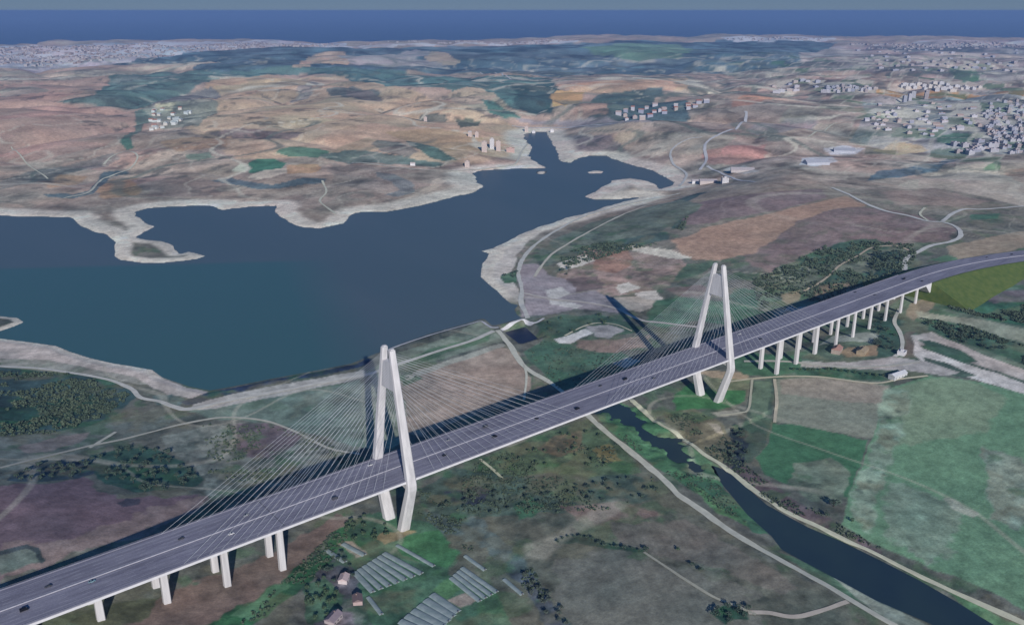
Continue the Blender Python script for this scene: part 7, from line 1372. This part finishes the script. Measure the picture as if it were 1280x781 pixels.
hx, hy, hrz = CULVERT
hd = empty("culvert_headwall", (hx, hy, hz(hx, hy) - .5), hrz)
tag(hd, "small white concrete headwall at the foot of the green embankment", "headwall")
MB().add([(-9, -.5, -2), (9, -.5, -2), (9, .5, -2), (-9, .5, -2), (-9, -.5, 5.2), (4, -.5, 5.2), (9, -.5, 2.2), (-9, .5, 5.2), (4, .5, 5.2), (9, .5, 2.2)],
         [(0, 1, 6, 5, 4), (3, 7, 8, 9, 2), (4, 5, 8, 7), (5, 6, 9, 8), (1, 2, 9, 6), (0, 4, 7, 3), (0, 3, 2, 1)]).build("wall", M['white_edge'], hd)
MB().box(-4.2, -.6, -.56, -.44, 0, 3.0).build("opening", M['glass'], hd)

# ---------------------------------------------------------------- vehicles on the deck
def wheel_mesh(r, w):
    mb = MB()
    rings = []
    for yy, rr in ((-w/2, r * .8), (-w/2 + .03, r), (w/2 - .03, r), (w/2, r * .8)):
        rings.append([(rr * math.cos(k * math.pi / 5), yy, rr * math.sin(k * math.pi / 5)) for k in range(10)])
    return mb.loft(rings).mesh("wheel", M['tyre'])
WHEEL = {0.33: wheel_mesh(.33, .24), .5: wheel_mesh(.5, .3)}
def lofty(sections):
    """sections: (x, half width, z bottom, z top)"""
    return MB().loft([[(x, -h, z0), (x, h, z0), (x, h * .96, z1 - .06), (x, h * .86, z1), (x, -h * .86, z1), (x, -h * .96, z1 - .06)] for x, h, z0, z1 in sections])
CARS = {}
def car_parts(kind, rgb):
    """mesh parts of one kind of vehicle: (name, mesh, place)"""
    if (kind, rgb) in CARS: return CARS[(kind, rgb)]
    paint = flat(rgb, .35, .04); parts = []
    if kind == 'car':
        parts.append(("body", lofty([(-2.2, .78, .45, .80), (-2.1, .88, .28, .92), (-1.2, .92, .25, .98), (.75, .92, .25, .95), (2.3, .88, .26, .82), (2.2, .74, .36, .66)]).mesh("body", paint), (0, 0, 0)))
        parts.append(("window_glass", lofty([(-1.75, .74, .92, .99), (-1.15, .72, .92, 1.38), (.1, .72, .92, 1.42), (.95, .76, .90, .98)]).mesh("window_glass", M['glass']), (0, 0, 0)))
        parts.append(("roof", lofty([(-1.1, .60, 1.36, 1.42), (-.5, .64, 1.38, 1.48), (.05, .60, 1.38, 1.46)]).mesh("roof", paint), (0, 0, 0)))
        wh = [(sx, sy, .33) for sx in (-1.35, 1.35) for sy in (-.84, .84)]; wr = .33
    elif kind == 'van':
        parts.append(("body", lofty([(-2.7, .95, .5, 2.1), (-2.6, 1.0, .32, 2.25), (1.0, 1.0, .3, 2.25), (1.75, .98, .3, 1.35), (2.6, .9, .35, 1.0), (2.7, .8, .45, .85)]).mesh("body", paint), (0, 0, 0)))
        parts.append(("window_glass", lofty([(.85, .97, 1.30, 2.10), (1.05, .96, 1.25, 2.12), (1.82, .90, 1.22, 1.42)]).mesh("window_glass", M['glass']), (0, 0, .03)))
        wh = [(sx, sy, .33) for sx in (-2.3, 1.75) for sy in (-.92, .92)]; wr = .33
    else:
        parts.append(("cargo_box", MB().box(-5.2, 2.2, -1.25, 1.25, 1.1, 3.7).mesh("cargo_box", paint), (0, 0, 0)))
        parts.append(("cab", lofty([(2.4, 1.2, .7, 2.9), (2.6, 1.22, .6, 3.0), (4.1, 1.2, .6, 2.7), (4.5, 1.15, .6, 1.6), (4.6, 1.1, .7, 1.2)]).mesh("cab", flat((150, 155, 160), .4)), (0, 0, 0)))
        parts.append(("window_glass", lofty([(4.05, 1.1, 1.7, 2.6), (4.36, 1.08, 1.7, 2.0)]).mesh("window_glass", M['glass']), (.06, 0, 0)))
        parts.append(("chassis", MB().box(-5.0, 4.0, -.5, .5, .6, 1.1).mesh("chassis", M['steel_dark']), (0, 0, 0)))
        wh = [(sx, sy, .5) for sx in (-4, -2.7, 3.2) for sy in (-1.05, 1.05)]; wr = .5
    hl = MB().box(-.04, .04, -.16, .16, -.07, .07).mesh("headlight", M['lamp'])
    fx = {'car': 2.16, 'van': 2.66, 'truck': 4.6}[kind]; fy = {'car': .5, 'van': .6, 'truck': .85}[kind]; fz = {'car': .56, 'van': .72, 'truck': .95}[kind]
    for s in (-1, 1): parts.append(("headlight", hl, (fx, s * fy, fz)))
    for w in wh: parts.append(("wheel", WHEEL[wr], w))
    CARS[(kind, rgb)] = parts
    return parts
BLK, GRY, WHT, SIL, RED, TEAL = (22, 23, 27), (70, 72, 78), (205, 206, 208), (140, 143, 148), (96, 40, 36), (150, 178, 186)
VEH = [
 (-296, -8.9, 'van', BLK, "black van on the near carriageway at the left edge of the picture"),
 (-277, 9.0, 'car', GRY, "dark grey car on the far carriageway at the left end of the bridge"),
 (-252, -4.5, 'car', (120, 150, 160), "pale blue-grey car beside the median left of the cables"),
 (-184, 9.0, 'car', GRY, "dark grey car on the far carriageway under the first left cables"),
 (-152, -9.0, 'car', WHT, "white car on the near carriageway left of the first piers with cables"),
 (-132, 9.0, 'car', SIL, "silver car on the far carriageway behind the left cable fan"),
 (-65, -13.3, 'van', GRY, "grey van in the near slow lane just left of the nearer pylon"),
 (-13, 17.8, 'car', WHT, "white car on the far shoulder lane beside the nearer pylon's far leg"),
 (68, 13.3, 'car', SIL, "dark silver car in the far lane just right of the nearer pylon"),
 (48, -9.0, 'car', BLK, "black car in the near lane just right of the nearer pylon"),
 (112, 13.3, 'van', GRY, "grey van on the far carriageway between the pylons, nearest the left one"),
 (106, -9.0, 'van', BLK, "black van in the near lane between the pylons, left third"),
 (162, -4.6, 'car', BLK, "small black car beside the median between the pylons"),
 (209, -13.3, 'van', BLK, "black van in the near slow lane at mid span"),
 (268, 13.3, 'car', GRY, "grey car on the far carriageway right of mid span"),
 (301, 9.0, 'van', BLK, "black van on the far carriageway approaching the farther pylon"),
 (328, -9.0, 'car', GRY, "dark grey car in the near lane left of the farther pylon"),
 (521, -9.0, 'car', BLK, "black car in the near lane just right of the farther pylon"),
 (515, 17.8, 'car', WHT, "white car in the far lane just right of the farther pylon"),
 (785, 20.0, 'car', GRY, "grey car on the far lane of the right approach spans"),
 (795, -4.6, 'car', GRY, "grey car beside the median on the right approach spans"),
 (901, 9.0, 'van', BLK, "black van on the far carriageway near the right abutment"),
 (912, -13.3, 'car', BLK, "black car in the near lane above the right abutment"),
 (1172, 12.0, 'car', BLK, "black car on the curved embankment road at the right edge of the picture"),
 (1120, 13.3, 'car', GRY, "grey car on the far side of the embankment road"),
]
for x, y, kind, rgb, lab in VEH:
    c, n = frame(x); p = c + n * y
    rz = math.atan2(-n.x, n.y) + (0 if y < 0 else math.pi)
    root = empty({'car': "car", 'van': "van", 'truck': "truck"}[kind], (p.x, p.y, ZD + .02), rz)
    tag(root, lab, kind, "vehicles crossing the bridge")
    for nm, me, loc in car_parts(kind, rgb): link(nm, me, root, loc)

# ---------------------------------------------------------------- greenhouses below the nearer pylon
def tunnel(p, q, w, lab):
    p = Vector((p[0], p[1])); q = Vector((q[0], q[1])); L = (q - p).length
    ang = math.atan2(q.y - p.y, q.x - p.x); c = (p + q) / 2
    root = empty("polytunnel", (c.x, c.y, hz(c.x, c.y) - .15), ang)
    tag(root, lab, "greenhouse", "plastic tunnel greenhouses below the nearer pylon")
    z0 = hz(p.x, p.y) - hz(c.x, c.y); z1 = hz(q.x, q.y) - hz(c.x, c.y)
    n = 7; h = 1.1; rings = []
    K = max(3, int(L / 6))
    for i in range(K + 1):
        t = i / K; x = -L / 2 + t * L; zz = z0 + (z1 - z0) * t
        rings.append([(x, math.cos(math.pi * k / n) * w / 2, zz + math.sin(math.pi * k / n) ** .8 * h) for k in range(n + 1)])
    MB().loft(rings, cap=False).build("cover", M['poly'], root, smooth=False)
    for i, nm in ((0, "end_wall"), (K, "end_wall")):
        MB().add(rings[i], [tuple(range(n + 1)) if i else tuple(reversed(range(n + 1)))]).build(nm, M['poly'], root)
    MB().box(L/2 - .02, L/2 + .08, -.7, .7, z1, z1 + 1.9).build("door", M['steel_dark'], root)
for p, q, w, lab in TUNNELS: tunnel(p, q, w, lab)

# ---------------------------------------------------------------- buildings
_st = {}
def storeys(rgb):
    """plaster with rows of dark openings, too small to tell apart from here"""
    if rgb in _st: return _st[rgb]
    c = col_lin(*rgb)
    mt = noise_mat("block_facade", tuple(v * .9 for v in c), tuple(v * 1.08 for v in c), .3, .8)
    nt = mt.node_tree; N, L = nt.nodes, nt.links; b = N["Principled BSDF"]
    tc = N.new("ShaderNodeTexCoord"); sp = N.new("ShaderNodeSeparateXYZ"); L.new(tc.outputs["Object"], sp.inputs[0])
    ad = N.new("ShaderNodeMath"); L.new(sp.outputs[0], ad.inputs[0]); L.new(sp.outputs[1], ad.inputs[1])
    def comb(src, per, duty):
        a = N.new("ShaderNodeMath"); a.operation = 'MULTIPLY'; a.inputs[1].default_value = 1 / per; L.new(src, a.inputs[0])
        f = N.new("ShaderNodeMath"); f.operation = 'FRACT'; L.new(a.outputs[0], f.inputs[0])
        g = N.new("ShaderNodeMath"); g.operation = 'LESS_THAN'; g.inputs[1].default_value = duty; L.new(f.outputs[0], g.inputs[0])
        return g.outputs[0]
    mu = N.new("ShaderNodeMath"); mu.operation = 'MULTIPLY'
    L.new(comb(ad.outputs[0], 3.3, .5), mu.inputs[0]); L.new(comb(sp.outputs[2], 3.1, .48), mu.inputs[1])
    mx = N.new("ShaderNodeMix"); mx.data_type = 'RGBA'
    L.new(mu.outputs[0], mx.inputs[0]); L.new(b.inputs["Base Color"].links[0].from_socket, mx.inputs[6]); mx.inputs[7].default_value = (.16, .17, .20, 1)
    L.new(mx.outputs[2], b.inputs["Base Color"])
    _st[rgb] = mt
    return mt
WIN = [MB().box(-.65, .65, -.06, .06, -.6, .6).mesh("window", M['glass']), MB().box(-.06, .06, -.5, .5, -1.2, 1.0).mesh("door", M['steel_dark'])]
def house(x, y, w, d, h, rz, rgb, roof, lab, cat, grp, rrgb=(150, 98, 82), nm="house"):
    root = empty(nm, (x, y, hz(x, y) - .4), rz)
    tag(root, lab, cat, grp)
    wall = MB().box(-w/2, w/2, -d/2, d/2, -3, h).build("wall", storeys(rgb) if cat == "apartment block" else flat(rgb), root)
    fl = max(1, int(h / 3.1))
    if roof == 'gable':
        e = .5; r = d * .28
        a = MB().add([(-w/2-e, -d/2-e, h-.1), (w/2+e, -d/2-e, h-.1), (w/2+e, d/2+e, h-.1), (-w/2-e, d/2+e, h-.1), (-w/2-e, 0, h+r), (w/2+e, 0, h+r)],
                     [(0, 1, 5, 4), (2, 3, 4, 5), (0, 4, 3), (1, 2, 5), (0, 3, 2, 1)])
        rf = a.build("roof", flat(rrgb), root)
        if h < 12: MB().box(w*.2, w*.2+.7, .3, 1.0, h, h + r + .6).build("chimney", flat((150, 130, 120)), rf)
    else:
        a = MB(); t = .35
        a.box(-w/2-.15, w/2+.15, -d/2-.15, d/2+.15, h, h+.3)
        for (x0, x1, y0, y1) in ((-w/2-.15, w/2+.15, -d/2-.15, -d/2+t), (-w/2-.15, w/2+.15, d/2-t, d/2+.15), (-w/2-.15, -w/2+t, -d/2+t, d/2-t), (w/2-t, w/2+.15, -d/2+t, d/2-t)):
            a.box(x0, x1, y0, y1, h+.3, h+1.1)
        rf = a.build("roof", flat(rrgb), root)
        MB().box(-w*.16, w*.16, -d*.18, d*.18, h+.3, h+3).build("stair_hut", flat(rgb), rf)
    if math.hypot(x - CAM[0], y - CAM[1]) < 1700:            # near enough for openings to show
        nw = max(2, min(4, int(w / 3.4)))
        for i in range(nw):
            xx = -w/2 + (i + .5) * w / nw
            for yy in (-1, 1): link("window", WIN[0], root, (xx, yy * d / 2, 1.9))
        link("door", WIN[1], root, (w / 2, 0, 1.2))
    return root
for args in BUILDINGS: house(*args)

# the far coastal city reads as one mass
def far_city():
    rs = np.random.RandomState(3); mb = MB(); mb2 = MB()
    for poly, n in CITY:
        P = np.array(poly, float); lo, hi = P.min(0), P.max(0); k = 0
        while k < n:
            q = lo + rs.rand(200, 2) * (hi - lo)
            q = q[poly_sd(q[:, 0], q[:, 1], P) < 0]
            if len(q) == 0: continue
            zz = height(q[:, 0], q[:, 1])
            for (x, y), z in zip(q, zz):
                w, d, h = rs.uniform(14, 40), rs.uniform(12, 26), rs.uniform(4, 15)
                c, s = math.cos(.5 + rs.randint(4) * .4), math.sin(.5 + rs.randint(4) * .4)
                ring = [(x + c*a - s*b, y + s*a + c*b) for a, b in ((-w/2, -d/2), (w/2, -d/2), (w/2, d/2), (-w/2, d/2))]
                (mb if rs.rand() < .6 else mb2).loft([[(px, py, z - 4) for px, py in ring], [(px, py, z + h) for px, py in ring]])
                k += 1
                if k >= n: break
    tag(mb.build("far_city", flat((166, 160, 160))), "pale distant city along the coast near the horizon", "city", kind="stuff")
    tag(mb2.build("far_city", flat((146, 132, 128))), "greyer roofs of the distant coastal city near the horizon", "city", kind="stuff")
far_city()

# ---------------------------------------------------------------- trees and scrub
def crown_mesh(seed, mat, flat_=.75):
    rs = random.Random(seed); v, f = [], []
    lobes = [(0, 0, .62, .42)] + [(math.cos(k*2.1+seed)*.28*rs.uniform(.7, 1.2), math.sin(k*2.1+seed)*.28*rs.uniform(.7, 1.2), rs.uniform(.42, .75), rs.uniform(.22, .32)) for k in range(5)]
    for i in range(120):
        lx, ly, lz, lr = rs.choice(lobes)
        th, u = rs.uniform(0, 6.283), rs.uniform(-.7, 1)
        r = lr * rs.uniform(.65, 1.05); c = math.sqrt(1 - u * u)
        p = Vector((lx + r*c*math.cos(th), ly + r*c*math.sin(th), lz + r*u*flat_))
        n = Vector((c*math.cos(th) + rs.uniform(-.5, .5), c*math.sin(th) + rs.uniform(-.5, .5), u + rs.uniform(-.2, .7))).normalized()
        t = n.orthogonal().normalized(); b = n.cross(t); s = rs.uniform(.06, .12)
        a = rs.uniform(0, 6.28); t, b = t*math.cos(a) + b*math.sin(a), b*math.cos(a) - t*math.sin(a)
        k = len(v)
        v += [tuple(p - t*s), tuple(p + b*s*.8 + n*s*.25), tuple(p + t*s), tuple(p - b*s*.8 - n*s*.1)]
        f.append((k, k+1, k+2, k+3))
    return mesh_from("crown", v, f, mat)
def trunk_mesh(seed):
    rs = random.Random(seed); mb = MB()
    def limb(a, b, r0, r1):
        d = (Vector(b) - Vector(a)).normalized(); t = d.orthogonal().normalized(); q = d.cross(t)
        mb.loft([[tuple(Vector(p) + (t*math.cos(k*1.2566) + q*math.sin(k*1.2566))*r) for k in range(5)] for p, r in ((a, r0), (b, r1))])
    limb((0, 0, -.06), (.01, .01, .45), .05, .03)
    for k in range(4):
        an = k*1.57 + rs.uniform(-.4, .4)
        limb((.005, .005, .3 + .05*k), (.24*math.cos(an), .24*math.sin(an), .62 + rs.uniform(-.05, .1)), .022, .008)
    return mb.mesh("trunk", M['bark'])
CROWNS = [crown_mesh(i, LEAF[i % 3], .6 + .1 * (i % 4)) for i in range(9)]
TRUNKS = [trunk_mesh(i) for i in range(3)]
rt_ = random.Random(5)
for lab, grp, leaf, spots in TREES:
    for x, y, h in spots:
        x += rt_.uniform(-1, 1); y += rt_.uniform(-1, 1)
        root = empty("tree", (x, y, hz(x, y)), rt_.uniform(0, 6.28))
        tag(root, lab, "tree", grp)
        w = h * rt_.uniform(.9, 1.35)
        link("crown", rt_.choice([CROWNS[i] for i in range(9) if leaf < 0 or i % 3 == leaf]), root, (0, 0, 0), None, (w, w, h))
        link("trunk", rt_.choice(TRUNKS), root, (0, 0, 0), None, (h, h, h))

def scrub(name, lab, areas, mat):
    rs = np.random.RandomState(9); v, f = [], []
    for poly, n, s0, s1 in areas:
        P = np.array(poly, float); lo, hi = P.min(0), P.max(0)
        q = lo + rs.rand(n * 6, 2) * (hi - lo)
        d = poly_sd(q[:, 0], q[:, 1], P)
        keep = (d < 0) & (fbm(q[:, 0], q[:, 1], 42, 15, 3) > .5) & (sd_in(q[:, 0], q[:, 1], LAKE, 20) > 8) & np.all([sd_in(q[:, 0], q[:, 1], r_, 10) > 1 for r_ in [RIVER] + POOLS], axis=0)
        q = q[keep][:n]
        if len(q) == 0: continue
        zz = height(q[:, 0], q[:, 1])
        for (x, y), z in zip(q, zz):
            s = rs.uniform(s0, s1)
            for k in range(7):
                th, u = rs.uniform(0, 6.283), rs.uniform(.05, 1)
                c = math.sqrt(1 - u*u)
                p = np.array([x + c*math.cos(th)*s*.5, y + c*math.sin(th)*s*.5, z + u*s*.5])
                a = rs.normal(size=3); a /= np.linalg.norm(a); b = np.cross(a, rs.normal(size=3)); b /= np.linalg.norm(b)
                r = s * rs.uniform(.22, .38); i = len(v)
                v += [p - a*r, p + b*r, p + a*r, p - b*r]; f.append((i, i+1, i+2, i+3))
    tag(link(name, mesh_from(name, v, f, mat)), lab, "scrub", kind="stuff")
scrub("scrub", "low dark green scrub scattered over the valley meadows and slopes", SCRUB, M['shrub'])

# ---------------------------------------------------------------- the air
hb = MB().box(-185000, 185000, -185000, 185000, Z_SEA - 1.0, 446.0)
hm = bpy.data.materials.new("haze_air"); hm.use_nodes = True
nt = hm.node_tree; nt.nodes.clear()
out = nt.nodes.new("ShaderNodeOutputMaterial"); pv = nt.nodes.new("ShaderNodeVolumePrincipled")
pv.inputs["Color"].default_value = (.20, .34, .64, 1)
pv.inputs["Density"].default_value = 5.5e-5
pv.inputs["Anisotropy"].default_value = 0.0
nt.links.new(pv.outputs[0], out.inputs["Volume"])
haze = hb.build("haze", hm)
tag(haze, "thin bluish haze over the whole valley and sea", "haze", kind="stuff")
